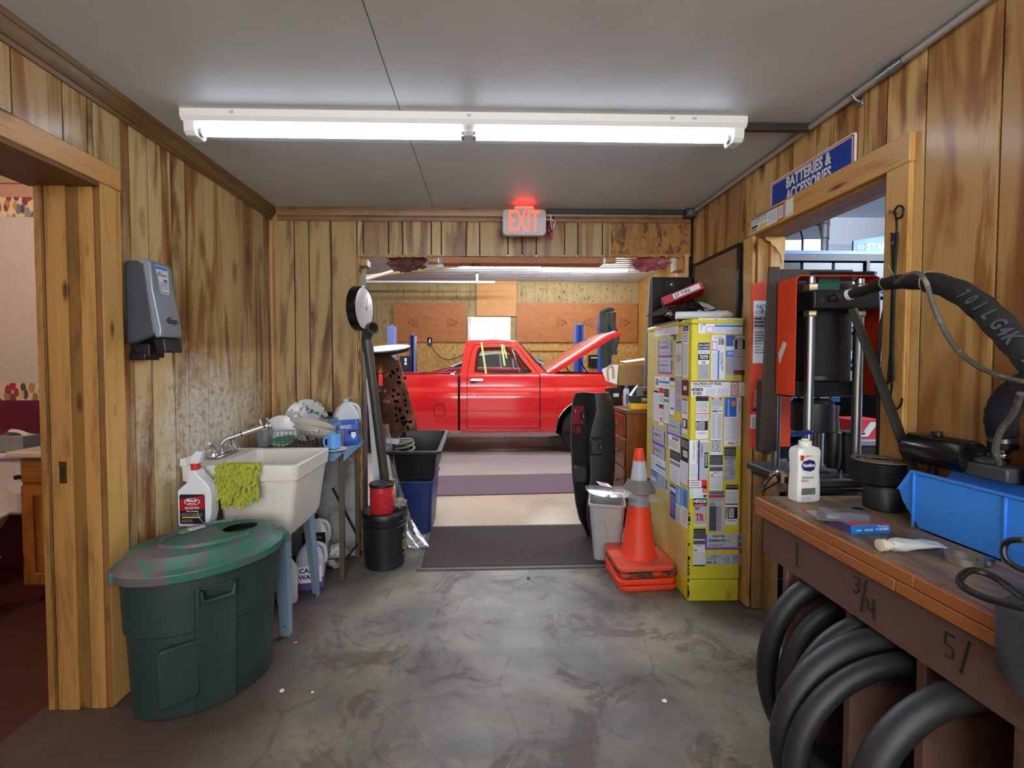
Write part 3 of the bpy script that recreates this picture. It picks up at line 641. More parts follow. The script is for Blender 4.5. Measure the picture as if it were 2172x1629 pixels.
m = MB(BLKM); m.cyl((.0, .0, .546), (.0, .0, .549), .03); m.build('drain', t)
LEG = M('bluegrey_leg', '72889a', .42, vary=.08)
for lx, ly, dx, dy in ((.19, -.185, 1, -1), (.19, .19, 1, 1), (-.08, -.185, -1, -1), (-.08, .19, -1, 1)):
    m = MB(LEG); a = (lx, ly); w0, w1 = .07, .042; th = .012
    top = [(0, 0), (-dx*w0, 0), (-dx*w0, -dy*th), (-dx*th, -dy*th), (-dx*th, -dy*w0), (0, -dy*w0)]; bot = [(p*w1/w0, q*w1/w0) for p, q in top]
    m.loft([[(lx+dx*.025+p, ly+dy*.025+q, 0) for p, q in bot], [(lx+dx*.005+p, ly+dy*.005+q, .5) for p, q in top]])
    m.use(BLK).cyl((lx+dx*.02-dx*.015, ly+dy*.0265, .05), (lx+dx*.02-dx*.015, ly+dy*.0245, .05), .004); m.build('leg', t, .003)
f = bpy.data.objects.new('faucet', None); C.objects.link(f); f.parent = t; f.location = (-.225, .0, .868)
m = MB(CHR); m.box(-.03, -.085, 0, .035, .11, .012); m.loft([[(x*.03*k, .01+y*.09*k, z) for x, y in circ(24)] for k, z in ((1, .01), (.9, .025), (.6, .03))]); m.build('base', f, .005)
for y_, sy_ in ((-.06, -1), (.085, 1)):
    m = MB(CHR); m.lathe([(.024, .01), (.022, .03), (.013, .04), (.013, .055)], (0, y_, 0)); m.tube([(0, y_, .05), (-.005, y_+.02*sy_, .068), (.012, y_+.06*sy_, .085)], [.008, .007, .009], 8); m.build('handle', f)
m = MB(CHR); m.tube(cr([(0, .012, .02), (.0, .012, .06), (.02, .02, .085), (.06, .035, .1), (.2, .09, .148), (.215, .096, .152)], 6), .0115, 14); m.build('spout', f)
m = MB(CHR); m.lathe_on((.195, .088, .158), (.225, .1, .118), [(.017, 0), (.021, .008), (.021, .02), (.018, .035), (.014, .042)]); m.build('aerator', f)
m = MB(M('spout_sleeve', 'b9b4aa', .3, .6)); m.cyl((.085, .0445, .1085), (.185, .084, .1432), .0145); m.use(BLK).cyl((.085, .0445, .1085), (.09, .0465, .1102), .0152); m.build('sleeve', f)
# wash mitt
t = thing('wash_mitt', 'fluffy lime green wash mitt draped over the front rim of the white basin', 'wash mitt', (-1.19, 2.21, .79))
GRN = M('chenille_green', 'a2aa3c', .9, vary=.3, vs=40)
m = MB(GRN); m.prism(rrect(-.088, -.085, .088, .08, .05, 5), -.018, .012, 'y'); m.box(-.085, -.01, .06, .085, .05, .088); m.build('backing', t, .008)
m = MB(GRN); rg = random.Random(9)
for i in range(380):
    x = rg.uniform(-.09, .09); z = rg.uniform(-.09, .095)
    if (abs(x) > .07 and z < -.07) or (x > .055 and z < -.085): continue
    y = -.018 if z < .085 else rg.uniform(-.018, .04)
    d = V((rg.uniform(-.5, .5)+x*5, -rg.uniform(.5, 1.1), rg.uniform(-1.1, .1))).normalized(); b = V((x, y, z))
    m.tube([b, b+d*.015, b+d*.026+V((0, .002, -.006)), b+d*.031+V((0, .003, -.012))], [.0042, .0056, .0056, .002], 6)
o = m.build('chenille', t); o['kind'] = 'stuff'
# spray bottle hung on the rim
t = thing('spray_bottle', 'white spray bottle with a red collar and dark label, hung on the basin rim', 'spray bottle', (-1.355, 2.155, .605))
SPW = M('bottle_white', 'd8dce4', .3, vary=.03)
out = [(-.075, .006), (-.068, 0), (.052, 0), (.066, .01), (.076, .06), (.079, .14), (.072, .18), (.045, .215), (.018, .24), (.008, .262), (-.028, .262), (-.028, .235), (-.034, .205), (-.058, .185), (-.077, .165)]
m = MB(SPW); m.prism(out, -.032, .032, 'y'); m.build('bottle', t, .012, seg=3)
m = MB(M('red_collar', 'c3202a', .4)); m.cyl((-.01, 0, .263), (-.01, 0, .29), .02); m.build('collar', t, .003)
m = MB(SPW); m.prism([(-.026, .29), (.012, .29), (.02, .315), (.03, .345), (.0, .35), (-.022, .32)], -.013, .013, 'y'); m.tube([(.0, 0, .335), (-.02, 0, .325), (-.03, 0, .3)], [.008, .006, .005], 8); m.build('trigger_head', t, .005)
m = MB(M('label_black', '1d1f2b', .35)); m.frame((0, -.0328, 0), (1, 0, 0), (0, 0, 1)); m.prism(rrect(-.066, .014, .05, .152, .008), 0, .0006)
m.use(M('label_red', '9c1c22', .35)).add([(-.064, .075, .001), (.048, .085, .001), (.048, .148, .001), (-.064, .128, .001)], [(0, 1, 2, 3)])
m.use(PAPER).loft([[(-.008+.036*x*k, .118+.017*y*k, .0014) for x, y in circ(28)] for k in (1, .9)], False, False); m.text('*Black', -.034, .118, .012, .0016, .05, .25); m.text('MAGIC', -.024, .106, .008, .0016, .034); m.text('BLECHE-WITE', -.04, .084, .01, .0016, .064); m.text('TIRE CLEANER', -.036, .07, .006, .0016, .056)
m.use(YELP).rect(-.055, .042, .03, .047, .0014); m.use(GREY).lines(-.058, .02, -.005, .036, 4, .0014, 2); m.use(GREY).lines(-.058, .05, .04, .064, 3, .0014, 5)
m.use(LGREY).tube([(.046-.03*sin(a*.25), .018+.035*(1-cos(a*.25))*.6+.005*a, .0014) for a in range(7)], .0012, 4)
m.build('label', t)
# ================================================================ green rubbish bin
cxy = (-1.19, 1.93); t = thing('rubbish_bin', 'dark green oval rubbish bin with a scuffed lid, in front of the basin', 'rubbish bin', (cxy[0], cxy[1], 0), math.radians(42))
BIN = M('bin_green', '22332f', .5, vary=.3, vs=5, col2='37463f', s2=7, t2=(.55, .75), stretch=(1, 1, .5)); LID = M('lid_green', '2f6355', .45, vary=.3, vs=6, col2='5a5459', s2=5, t2=(.5, .56))
def ov(a, b, z, n=48, dx=0): return [(dx+a*x, b*y, z) for x, y in circ(n)]
m = MB(BIN); m.loft([ov(.25, .168, .0), ov(.252, .17, .012), ov(.268, .184, .33), ov(.276, .191, .332), ov(.283, .196, .535), ov(.276, .19, .535), ov(.245, .165, .03)])
m.build('body', t, .003)
for s_ in (-1, 1):   # side channels and handles
    m = MB(BIN); m.loft([[(x, s_*y, z) for x, y in ((-.075, .16+z*.055), (-.068, .174+z*.055), (.068, .174+z*.055), (.075, .16+z*.055))] for z in (.0, .3, .5)]); m.build('channel', t, .004)
    m = MB(BIN); m.prism([(-.06, .45), (.06, .45), (.06, .5), (.052, .5), (.046, .462), (-.046, .462), (-.052, .5), (-.06, .5)], s_*.2, s_*.235, 'y'); m.build('handle', t, .004)
m = MB(BIN); m.prism(rrect(-.19, .08, -.06, .3, .02), -.186, -.168, 'y'); m.build('badge_panel', t, .004)
l = bpy.data.objects.new('lid', None); C.objects.link(l); l.parent = t
m = MB(LID); m.loft([ov(.292, .203, .54), ov(.306, .217, .543), ov(.31, .221, .578), ov(.3, .211, .584), ov(.29, .2, .586), ov(.284, .194, .592), ov(.262, .174, .63)], False, False)
hc = (.135, .0); n = 48
out = [(.262*x, .174*y, .63) for x, y in circ(n)]; mid = [(.235*x, .15*y, .638) for x, y in circ(n)]
rgn = random.Random(2); hole = [(hc[0]+(.068+.003*rgn.random())*x, hc[1]+(.056+.003*rgn.random())*y, .642) for x, y in circ(n)]; hin = [(hc[0]+.068*x, hc[1]+.056*y, .6385) for x, y in circ(n)]
m.loft([out, mid, hole, hin], False, False); m.build('dome', l, .003)
m = MB(LID); m.loft([[(.03+(.19*x)*k, .135*y*k, z) for x, y in circ(40)][6:35] for k, z in ((1.04, .636), (.99, .65), (.94, .637))], False, False, False); m.build('hood_rib', l)
for s_ in (0, 1):
    m = MB(LID); a0 = pi*s_+.05; m.box(*(( .285, -.05, .535, .33, .05, .583) if s_ == 0 else (-.316, -.04, .535, -.285, .04, .583))); m.build('lock_tab', l, .008)
m = MB(PAPER); m.frame((-.03, .105, .6425), (.96, .28, 0), (-.28, .96, .0)); m.box(-.05, -.022, 0, .05, .02, .0012); m.use(M('sticker_green', '4f9a4a', .5)).rect(-.05, -.022, -.012, .02, .0014); m.use(GREY).lines(0, -.015, .045, .012, 3, .0014, 2); m.build('sticker', l)
# ================================================================ metal table with the washing up
t = thing('metal_table', 'narrow rusty metal table beside the basin, carrying the dish rack', 'table', (-1.16, 2.98, 0))
TM = M('table_metal', '5b5347', .55, .5, vary=.3, col2='7a5634', s2=9); 
m = MB(TM); m.box(-.32, -.235, .795, .29, .225, .82); m.build('top', t, .003)
for x, y, tx in ((.255, -.13, .03), (.262, .19, .028), (-.29, -.2, .03), (-.29, .19, .03)):
    m = MB(TM); m.prism([(x-tx/2, y-tx/2), (x+tx/2, y-tx/2), (x+tx/2, y+tx/2), (x-tx/2, y+tx/2)], 0, .795, 'z'); m.build('leg', t, .003)
m = MB(BLKM); m.cyl((.1, .16, .5), (.255, .19, .16), .008); m.cyl((.255, -.12, .1), (.262, .18, .1), .006); m.cyl((-.28, -.1, .1), (.25, -.12, .13), .004); m.build('brace', t)
m = MB(M('blue_cloth', '5f7e9f', .85, vary=.15)); m.box(-.2, -.236, .8215, .3, .22, .825)
m.add([(.05, -.238, .824), (.3, -.238, .824), (.24, -.243, .77), (.16, -.24, .8)], [(0, 1, 2, 3)]); m.add([(.301, -.238, .824), (.301, .22, .824), (.303, .2, .8), (.303, -.1, .785), (.302, -.24, .77)], [(0, 1, 2, 3, 4)])
simple('table_cloth', m, 'dusty blue cloth covering the metal table under the dish rack', 'cloth').location = (-1.16, 2.98, 0)
TZ = .826
m = MB(M('drain_tray', '6f6a57', .4, vary=.2)); R = [[(x, y, z) for x, y in rrect(-.23-e, -.15-e, .2+e, .17+e, .05)] for e, z in ((0, 0), (.02, .012), (.025, .016), (.02, .018), (-.01, .004))]; m.loft(R)
simple('drain_tray', m, 'grey brown draining tray underneath the wire dish rack', 'tray').location = (-1.2, 2.93, TZ)
t = thing('dish_rack', 'chrome wire dish rack full of washing up beside the basin', 'dish rack', (-1.2, 2.93, TZ+.006)); WR = M('rack_wire', 'a9a9a6', .25, .9)
m = MB(WR); 
for z, e in ((.004, -.01), (.12, .012)): m.tube([(x, y, z) for x, y in rrect(-.2-e, -.125-e, .18+e, .14+e, .03, 3)], .0036, 6, True)
m.build('rim', t)
m = MB(WR)
for i in range(15):
    x = -.19+i*.026
    m.tube([(x, -.137, .12), (x, -.118, .004), (x, .13, .004), (x, .152, .12)], .0022, 5)
for i in range(8):
    y = -.11+i*.033; m.tube([(-.212, y, .12), (-.19, y, .004), (.17, y, .004), (.192, y, .12)], .0015, 5)
m.build('wire_basket', t)
RZ = TZ+.02
def plate(name, lb, c, r, tilt, mt, depth=.018, cat='plate', ax='x'):
    m = MB(mt); m.lathe([(.02, 0), (r*.62, .002), (r*.7, .006), (r, depth), (r*.99, depth+.004), (r*.68, .011), (.02, .006)], n=36)
    o = simple(name, m, lb, cat); o.location = c; o.rotation_euler = tilt; return o
CREAMW = M('cream_china', 'd6d3c6', .2, vary=.04); GRIM = M('speckled_china', 'c9cbcb', .2, vary=.1, vs=40)
plate('plate', 'white plate with a grey rim ring standing at the near end of the dish rack', (-1.3, 2.9, RZ+.085), .1, (math.radians(72), 0, math.radians(28)), GRIM)
plate('dinner_plate', 'large printed grey plate standing upright at the back of the dish rack', (-1.2, 3.07, RZ+.135), .14, (math.radians(80), 0, math.radians(8)), M('grey_transfer_china', 'b3b9b8', .2, vary=.1, col2='363d42', s2=17, t2=(.5, .55)))
plate('food_box', 'white and green round food box lid lying in the front of the dish rack', (-1.255, 2.845, RZ+.03), .065, (math.radians(12), 0, 0), M('green_lid', '2f7f62', .4), .016, 'lid')
for i, (c, ti, lb) in enumerate((((-1.09, 2.86, RZ+.1), (-22, 16, 20), 'upper of the two shallow cream bowls leaning in the dish rack'), ((-1.075, 2.87, RZ+.055), (-20, 16, 20), 'lower of the two shallow cream bowls leaning in the dish rack'))):
    m = MB(CREAMW); m.lathe([(.03, 0), (.07, .004), (.118, .034), (.123, .036), (.118, .037), (.066, .009), (.02, .006)], n=36, sx=1.15)
    o = simple('bowl', m, lb, 'bowl'); o.location = c; o.rotation_euler = [math.radians(a) for a in ti]
m = MB(M('pan_black', '161618', .35)); m.lathe([(.04, 0), (.06, .004), (.075, .03), (.077, .03), (.062, .002)], n=28); o = simple('frying_pan', m, 'small black pan peeping up behind the bowls in the dish rack', 'pan'); o.location = (-1.08, 3.13, RZ+.1); o.rotation_euler = (math.radians(60), 0, .3)
m = MB(M('clear_tub', 'b3b1b0', .15, vary=.05, trans=.6)); m.lathe([(.05, 0), (.055, .06), (.058, .062), (.052, .06), (.046, .004)], n=28); o = simple('plastic_tub', m, 'clear round plastic tub upended at the back of the dish rack', 'tub'); o.location = (-1.03, 3.09, RZ+.06); o.rotation_euler = (math.radians(-80), 0, -.2)
t = thing('zip_bag', 'clear plastic food bag with a blue strip, drying over the bowls', 'plastic bag', (-1.06, 2.87, RZ+.06)); t.rotation_euler = (0, math.radians(12), .2)
CLR = M('clear_film', 'cdd6e0', .2, vary=.1, trans=.75, alpha=.55)
m = MB(CLR); m.grid(lambda u, v: ((u-.5)*.2, .015*sin(v*7+u*3)-.02, v*.12+.012*sin(u*8)), 14, 10); m.grid(lambda u, v: ((u-.5)*.2, .045+.012*sin(v*6+u*4), v*.12+.012*sin(u*8)), 14, 10); m.build('film', t)
m = MB(BLUE); m.tube([(.075+.01*sin(i), -.028+.012*i, .12-.02*i+.004) for i in range(6)], .006, 6); m.build('seal_strip', t)
t = thing('cutlery_cup', 'clear cutlery cup with a white knife at the near end of the dish rack', 'cutlery cup', (-1.36, 2.82, RZ+.01))
m = MB(CLR); m.loft([rr(-.03, -.045, .03, .045, 0, .012), rr(-.035, -.05, .035, .05, .1, .012), rr(-.032, -.047, .032, .047, .1, .012), rr(-.027, -.042, .027, .042, .004, .012)]); m.build('cup', t)
m = MB(WHITE); m.tube([(0, 0, .02), (-.006, -.01, .09), (-.02, -.02, .16)], [.006, .007, .006], 8, flat=(1, 0, 0)); m.build('knife', t)
m = MB(STEEL); m.tube([(.01, .02, .02), (.005, .02, .1), (-.0, .02, .17)], [.003, .003, .011], 8, flat=(1, 0, 0)); m.build('spoon', t)
m = MB(STEEL); m.tube(cr([(-.02, .0, .05), (-.05, 0, .09), (-.055, 0, .13), (-.045, 0, .15)], 4), .002, 6); m.build('whisk', t)
t = thing('mug', 'sky blue mug standing on a small plate at the end of the metal table', 'mug', (-.93, 2.79, TZ+.018), 1.0)
BM = M('mug_blue', '5f9bdc', .3, vary=.04); m = MB(BM); m.lathe([(.036, 0), (.04, .004), (.04, .085), (.037, .087), (.036, .08), (.034, .006)]); m.build('cup', t)
m = MB(BM); m.tube(cr([(-.038, 0, .07), (-.068, 0, .068), (-.072, 0, .035), (-.052, 0, .015), (-.038, 0, .018)], 5), .0055, 8); m.build('handle', t)
plate('saucer', 'small cream plate underneath the blue mug', (-.93, 2.79, TZ+.001), .075, (0, 0, 0), CREAMW, .012)
m = MB(CLR); m.lathe([(.022, 0), (.027, .11), (.0255, .11), (.02, .004)], n=24); simple('drinking_glass', m, 'clear tumbler between the blue mug and the washer fluid jug', 'glass').location = (-.93, 2.9, TZ)
def jug(name, label, loc, rz, liq, cap, h=.29, lvl=.6, tint=None, cat='jug'):
    t = thing(name, label, cat, loc, rz)
    a = .075; sk = tint or M('jug_plastic', 'ccd3d8', .35, vary=.06, trans=.25)
    R = [(.9, 0), (1, .02), (1, .55), (.97, .66), (.72, .8), (.35, .9), (.22, .93)]
    def ring(k, z): return [(x*k*a*1.05, y*k*a*.78, z*h) for x, y in [(max(-1, min(1, 1.25*p)), max(-1, min(1, 1.25*q))) for p, q in circ(28)]]
    lo = [ring(k, z) for k, z in R if z < lvl]; kk = 1 if lvl < .56 else .97
    m = MB(liq); m.loft(lo+[ring(kk, lvl)]); m.build('filled_body', t)
    m = MB(sk); m.loft([ring(kk, lvl+.002)]+[ring(k, z) for k, z in R if z > lvl]); m.build('upper_body', t)
    m = MB(cap); m.cyl((0, 0, .93*h), (0, 0, 1.0*h), .02); m.build('cap', t, .002)
    m = MB(sk); m.tube(cr([(.02, 0, .9*h), (.075, 0, .82*h), (.088, 0, .6*h), (.078, 0, .48*h)], 6), .012, 10); m.build('handle', t)
    return t
t = jug('washer_fluid_jug', 'gallon jug of blue washer fluid on the end of the metal table', (-.93, 3.03, TZ), .5, M('blue_fluid', '2f56a6', .25, vary=.1), M('blue_cap', '9fb0bd', .4), .3, .56)
m = MB(M('fluid_label', '4467b0', .4)); m.frame((0, -.0602, 0), (1, 0, 0), (0, 0, 1)); m.rect(-.06, .03, .06, .14, .0); m.use(PAPER).lines(-.05, .11, .02, .135, 2, .0005, 4); m.use(NAVY).rect(.0, .07, .058, .1, .0004); m.use(WHITE).prism([(.02, .06), (.035, .04), (.05, .06), (.05, .085), (.02, .085)], .0005, .0008); m.build('label', t)
m = MB(M('jug_spout', '8d8f90', .4)); m.cyl((0, 0, .3), (.04, -.01, .315), .004); m.build('spout_stub', t)
m = MB(BLKM); blob(m, (0, 0, .03), (.05, .03, .03), 3, .2); m.use(RED).tube(cr([(.02, -.03, .02), (.05, -.035, .03), (.07, -.02, .02)], 4), .005, 6); simple('work_gloves', m, 'dark cloth with red trim behind the blue mug', 'cloth').location = (-1.0, 2.96, TZ)
# ---- under the basin and the table
t = jug('car_wash_jug', 'jug of purple car wash with blue lettering, on the floor behind the basin legs', (-1.07, 2.765, 0), .2, M('purple_wash', '5b4a86', .35), WHITE, .3, .25, M('hazy_jug', 'b6bccb', .4, trans=.2))
m = MB(PAPER); m.frame((0, -.0602, 0), (1, 0, 0), (0, 0, 1)); m.rect(-.07, .05, .07, .15, 0); m.use(NAVY).text('*CAR', -.055, .11, .03, .0005, .08); m.text('*WASH', -.06, .07, .03, .0005, .11); m.build('label', t)
t = jug('cleaner_jug', 'white jug with a black and orange label, on the floor behind the car wash jug', (-1.15, 3.07, 0), .1, M('milky_plastic', 'c9c9c6', .45), BLK, .34, .3, M('milky_plastic', 'c9c9c6', .45))
m = MB(INK); m.frame((0, -.0605, 0), (1, 0, 0), (0, 0, 1)); m.rect(-.075, .14, .075, .24, 0); m.use(ORG).text('Purple', -.06, .19, .03, .0005, .11, .2); m.text('Power', -.05, .155, .025, .0005, .09, .2); m.build('label', t)
m = MB(M('yellow_jug', '7c7a2a', .45)); m.lathe([(.06, 0), (.07, .02), (.07, .13), (.03, .17), (.02, .2)], sy=.7); simple('oil_bottle', m, 'dull yellow bottle on the floor under the basin', 'bottle').location = (-1.27, 2.55, 0)
m = MB(M('bleach_white', 'c4c6c8', .4)); m.lathe([(.055, 0), (.06, .02), (.06, .2), (.025, .25), (.02, .28)], sy=.75); m.use(GREY); m.frame((0, -.0455, .04), (1, 0, 0), (0, 0, 1)); m.lines(-.03, .02, .03, .13, 7, 0, 3); simple('cleaner_bottle', m, 'white bottle with grey print under the basin, beside its front leg', 'bottle').location = (-1.14, 2.59, 0)
m = MB(M('silver_wrap', 'b9b6ae', .35, .2, vary=.4, vs=20, bump=.5, bs=25)); blob(m, (0, 0, .075), (.075, .075, .07), 5, .2, 24, 16, 3.5); m.cyl((.04, -.1, .09), (.04, -.085, .09), .02); m.use(STEEL).lathe_on((.04, -.1, .09), (.04, -.104, .09), [(.008, 0), (.018, 0), (.018, .004), (.008, .004)])
simple('pipe_insulation', m, 'lumpy whitish wrapped pipe end on the floor under the metal table', 'wrapped pipe').location = (-1.0, 3.02, 0.004)
m = MB(M('stained_board', 'a6aaa9', .5, vary=.12, col2='4b5048', s2=4, t2=(.5, .7))); m.box(-.27, 0, 0, .26, .012, .7); m.use(BLKM).cyl((.24, -.001, .67), (.24, .002, .67), .008)
o = simple('stained_panel', m, 'pale stained sheet panel leaning on the wall under the metal table', 'panel'); o.location = (-1.16, 3.2, 0.001); o.rotation_euler = (math.radians(-1), 0, 0)
# ================================================================ beside the passage, left of the mat
t = thing('bucket', 'black five gallon bucket with a lid and gold print, beside the door mat', 'bucket', (-.69, 3.08, 0))
m = MB(M('bucket_black', '17181b', .4, vary=.3, vs=5, col2='2a2b2e', s2=6)); m.lathe([(.128, 0), (.132, .004), (.142, .27), (.149, .272), (.149, .282), (.143, .286), (.149, .3), (.149, .31), (.143, .314), (.146, .345)], n=40); m.build('pail', t)
m = MB(BLK); m.lathe([(.15, .335), (.154, .337), (.154, .362), (.147, .372), (.14, .364), (.0005, .362)], n=40); m.build('lid', t)
m = MB(M('bucket_gold', '8f7a33', .5)); 
for a0, z0, z1 in ((-.42, .2, .215), (-.42, .08, .09), (-.42, .22, .225)):
    m.add([(.1445*(.955+.045*zz/.27)*cos(a), .1445*(.955+.045*zz/.27)*sin(a), zz) for zz in (z0, z1) for a in (a0, a0+.1, a0+.2, a0+.3)], [(i, i+1, i+5, i+4) for i in range(3)])
for i in range(16):
    a = i*2*pi/16; m.ball((.1435*cos(-.27+.12*cos(a)), .1435*sin(-.27+.12*cos(a)), .145+.03*sin(a)), .005, 6, 4)
m.build('print', t)
m = MB(STEEL); m.tube(cr([(.146*cos(a), .146*sin(a), z) for a, z in ((-.1, .2), (.0, .13), (.12, .1), (.25, .13), (.35, .2))], 4), .003, 6); m.build('bail', t)
t = thing('coffee_can', 'red plastic coffee can with a black lid, standing on the black bucket', 'can', (-.7, 3.04, .366))
CR_ = M('can_red', 'b5232f', .35, vary=.06); m = MB(CR_); R = []
for z, k in ((0, .95), (.006, 1), (.16, 1), (.175, .97), (.178, .97)):
    R.append([(.078*k*x*(1-.1*max(0, 1-abs(math.atan2(y, x)+1.2)/.28)*(.04 < z < .15)), .078*k*y, z) for x, y in circ(40)])
m.loft(R); m.build('body', t)
m = MB(CR_); m.box(.0, -.083, .05, .012, -.07, .14); m.box(.0, -.083, .13, .05, -.066, .14); m.box(.0, -.082, .05, .05, -.066, .06); m.build('grip', t, .004)
m = MB(BLK); m.lathe([(.08, .176), (.083, .178), (.083, .194), (.079, .198), (.072, .197), (.07, .193), (.0005, .193)], n=36); m.build('lid', t)
m = MB(ORG); m.add([(.0795*cos(a), .0795*sin(a), z) for z in (.12, .15) for a in (-.35, -.2, -.05)], [(0, 1, 4, 3), (1, 2, 5, 4)]); m.build('label', t)
m = MB(M('rag', '8d8578', .9, vary=.3, vs=30)); blob(m, (0, 0, .03), (.05, .03, .03), 8, .4, 18, 12, 3); simple('rag', m, 'crumpled grey rag on the bucket lid behind the red coffee can', 'rag').location = (-.605, 3.1, .378)
t = thing('drain_pipe', 'tall black plastic pipe with an elbow on top, leaning at the passage edge', 'pipe', (0, 0, 0))
pa, pb = V((-.675, 3.3, .0)), V((-.83, 3.215, 1.49)); PM = M('abs_pipe', '37362f', .4, vary=.2)
m = MB(PM); m.cyl(pa, pb, .032, n=20); m.build('tube', t)
d = (pb-pa).normalized()
m = MB(PM); m.lathe_on(pb-d*.05, pb+d*.02, [(.038, 0), (.038, .06)]); m.tube(cr([pb, pb+d*.05, pb+d*.085+V((.02, -.02, 0)), pb+d*.1+V((.045, -.045, .01))], 6), .036, 16); e = pb+d*.1+V((.045, -.045, .01)); m.lathe_on(e, e+V((.03, -.03, .006)), [(.042, 0), (.042, .035), (.032, .035), (.032, .0)]); m.build('elbow', t)
t = thing('round_dial', 'large round white dial in a black rim, hung on the edge of the passage', 'dial', (-.865, 3.195, 1.742)); t.rotation_euler = (0, 0, math.radians(80))
m = MB(M('gloss_black', '0d0d0f', .2)); m.lathe_on((0, .045, 0), (0, -.045, 0), [(.13, 0), (.155, .008), (.155, .062), (.147, .07), (.142, .066)], 44, False); m.build('rim', t)
m = MB(M('dial_face', 'c9c6c6', .3, vary=.12, vs=14, col2='8d8486', s2=9, t2=(.6, .72))); m.lathe_on((0, -.016, 0), (0, -.042, 0), [(.143, 0), (.143, .006), (.12, .012), (.0005, .018)], 44); m.build('face', t)
m = MB(BLKM); m.cyl((0, -.032, 0), (0, -.038, 0), .006); m.tube([(0, -.037, -.02), (.03, -.033, .08)], .0012, 5); m.build('needle', t)
m = MB(M('white_strip', 'bfc4c8', .5, vary=.25, vs=20)); m.loft([[(-.795, 3.33, 0), (-.745, 3.33, 0), (-.745, 3.342, 0), (-.795, 3.342, 0)], [(-.865, 3.3, 1.25), (-.825, 3.3, 1.25), (-.825, 3.312, 1.25), (-.865, 3.312, 1.25)]])
simple('white_strip', m, 'scuffed whitish trim strip leaning behind the black pipe', 'trim strip')
t = thing('plastic_sheeting', 'long clear strip of plastic sheeting hanging beside the blue tote onto the mat', 'plastic sheet', (0, 0, 0))
m = MB(CLR); pts = cr([P(818, 900, 3.42), P(835, 1010, 3.4), P(853, 1075, 3.31), P(870, 1120, 3.21), P(893, 1158, 3.09)], 8)
m.grid(lambda u, v: pts[min(int(v*(len(pts)-1)), len(pts)-1)]+V(((u-.5)*(.05+.07*v), .012*sin(u*9+v*14), .008*sin(u*11))), 6, len(pts)-1); m.build('strip', t)
m = MB(CLR); g0 = G(885, 1163); m.grid(lambda u, v: g0+V(((u-.6)*.2, (v-.5)*.1, .008+.02*abs(sin(u*5+v*4)))), 10, 6); m.build('crumpled_end', t)
# storage bin stack
t = thing('storage_tote', 'tall blue storage tote standing beneath the black tub', 'tote', (-.57, 3.8, 0))
TB = M('tote_blue', '1f3466', .4, vary=.12); R = [[(x, y, z) for x, y in rrect(-a, -b, a, b, .03)] for a, b, z in ((.125, .2, 0), (.15, .25, .42), (.16, .26, .42), (.16, .26, .44), (.14, .24, .44), (.12, .19, .02))]
m = MB(TB); m.loft(R); m.build('body', t, .003)
for x in (-.07, .04):
    m = MB(TB); m.loft([[(x-.02, -.206-z*.12, z), (x+.02, -.206-z*.12, z), (x+.02, -.19-z*.12, z), (x-.02, -.19-z*.12, z)] for z in (.02, .4)]); m.build('rib', t, .004)
t = thing('black_tub', 'open black plastic tub stacked on the blue tote, holding a cable', 'tub', (-.555, 3.765, .475)); t.rotation_euler = (math.radians(4), 0, 0)
m = MB(M('tub_black', '131416', .38, vary=.25)); R = [[(x, y, z) for x, y in rrect(-a, -b, a, b, .025)] for a, b, z in ((.12, .26, .0), (.15, .31, .04), (.185, .345, .23), (.22, .375, .235), (.22, .375, .255), (.185, .345, .255), (.16, .31, .03))]
m.loft(R); m.build('body', t, .003)
t = thing('cable_coil', 'coil of pale grey cable lying inside the black tub', 'cable', (-.67, 3.7, .57)); m = MB(M('cable_pale', '8d8b7b', .6, vary=.15))
for i in range(4): m.tube([(.085*cos(a*pi/10)*(1-.05*i), .06*sin(a*pi/10), .1+.022*i+.02*sin(a*pi/10+i)) for a in range(20)], .008, 7, True)
m.build('coil', t); m = MB(BLKM); m.box(-.03, .03, .0, .03, .09, .09); m.build('plug', t)
m = MB(M('grey_tag', '7f8488', .4)); m.prism(rrect(-.05, -.03, .05, .03, .015), 0, .006); o = simple('plastic_tag', m, 'flat grey plastic tag on the left rim of the black tub', 'tag'); o.location = (-.735, 3.58, .745); o.rotation_euler = (math.radians(35), .15, .1)
# rusty perforated panel and white disc
t = thing('rusty_panel', 'rust brown perforated sheet metal panel standing behind the black tub', 'metal panel', (0, 0, 0))
RUST = M('rusty_metal', '4f2f20', .45, .5, vary=.5, vs=7, col2='94573c', s2=5, t2=(.5, .62))
outl = [P(x, y, 4.2) for x, y in ((795, 752), (822, 747), (841, 764), (849, 795), (862, 845), (876, 895), (884, 950), (800, 950))]
hol = [P(x, y, 4.2) for x, y in ((803, 790), (808, 778), (811, 790), (811.5, 798), (812, 806), (812, 818), (808, 818), (803, 815))]
m = MB(RUST); o1 = [(p.x, p.z) for p in outl]; h1 = [(p.x, p.z) for p in hol]
m.hollow(o1, h1, 4.19, 4.205, 'y'); PMB = m
m = MB(RUST); m.loft([[(p.x+dx, p.y+dy, p.z) for dx, dy in ((0, -.03), (.025, -.03), (.03, .01), (.0, .01))] for p in outl[2:7]]); m.build('flange', t)
rg = random.Random(6); m = PMB; m.use(BLKM)
for i in range(46):
    f = rg.random(); z = 1.3-f*.6; x = -.86+f*.13+rg.uniform(-.06, .1)
    m.loft([[(x+.012*k*a, 4.188, z+.015*k*b) for a, b in circ(8)] for k in (1, .2)], True, True)
m.build('sheet', t)
for x, y in ((806, 828), (817, 829), (816, 850), (824, 852)):
    p = P(x, y, 4.19); m = MB(STEEL); m.lathe_on((p.x, 4.186, p.z), (p.x, 4.18, p.z), [(.008, 0), (.016, 0), (.016, .005), (.008, .005)]); m.build('grommet', t)
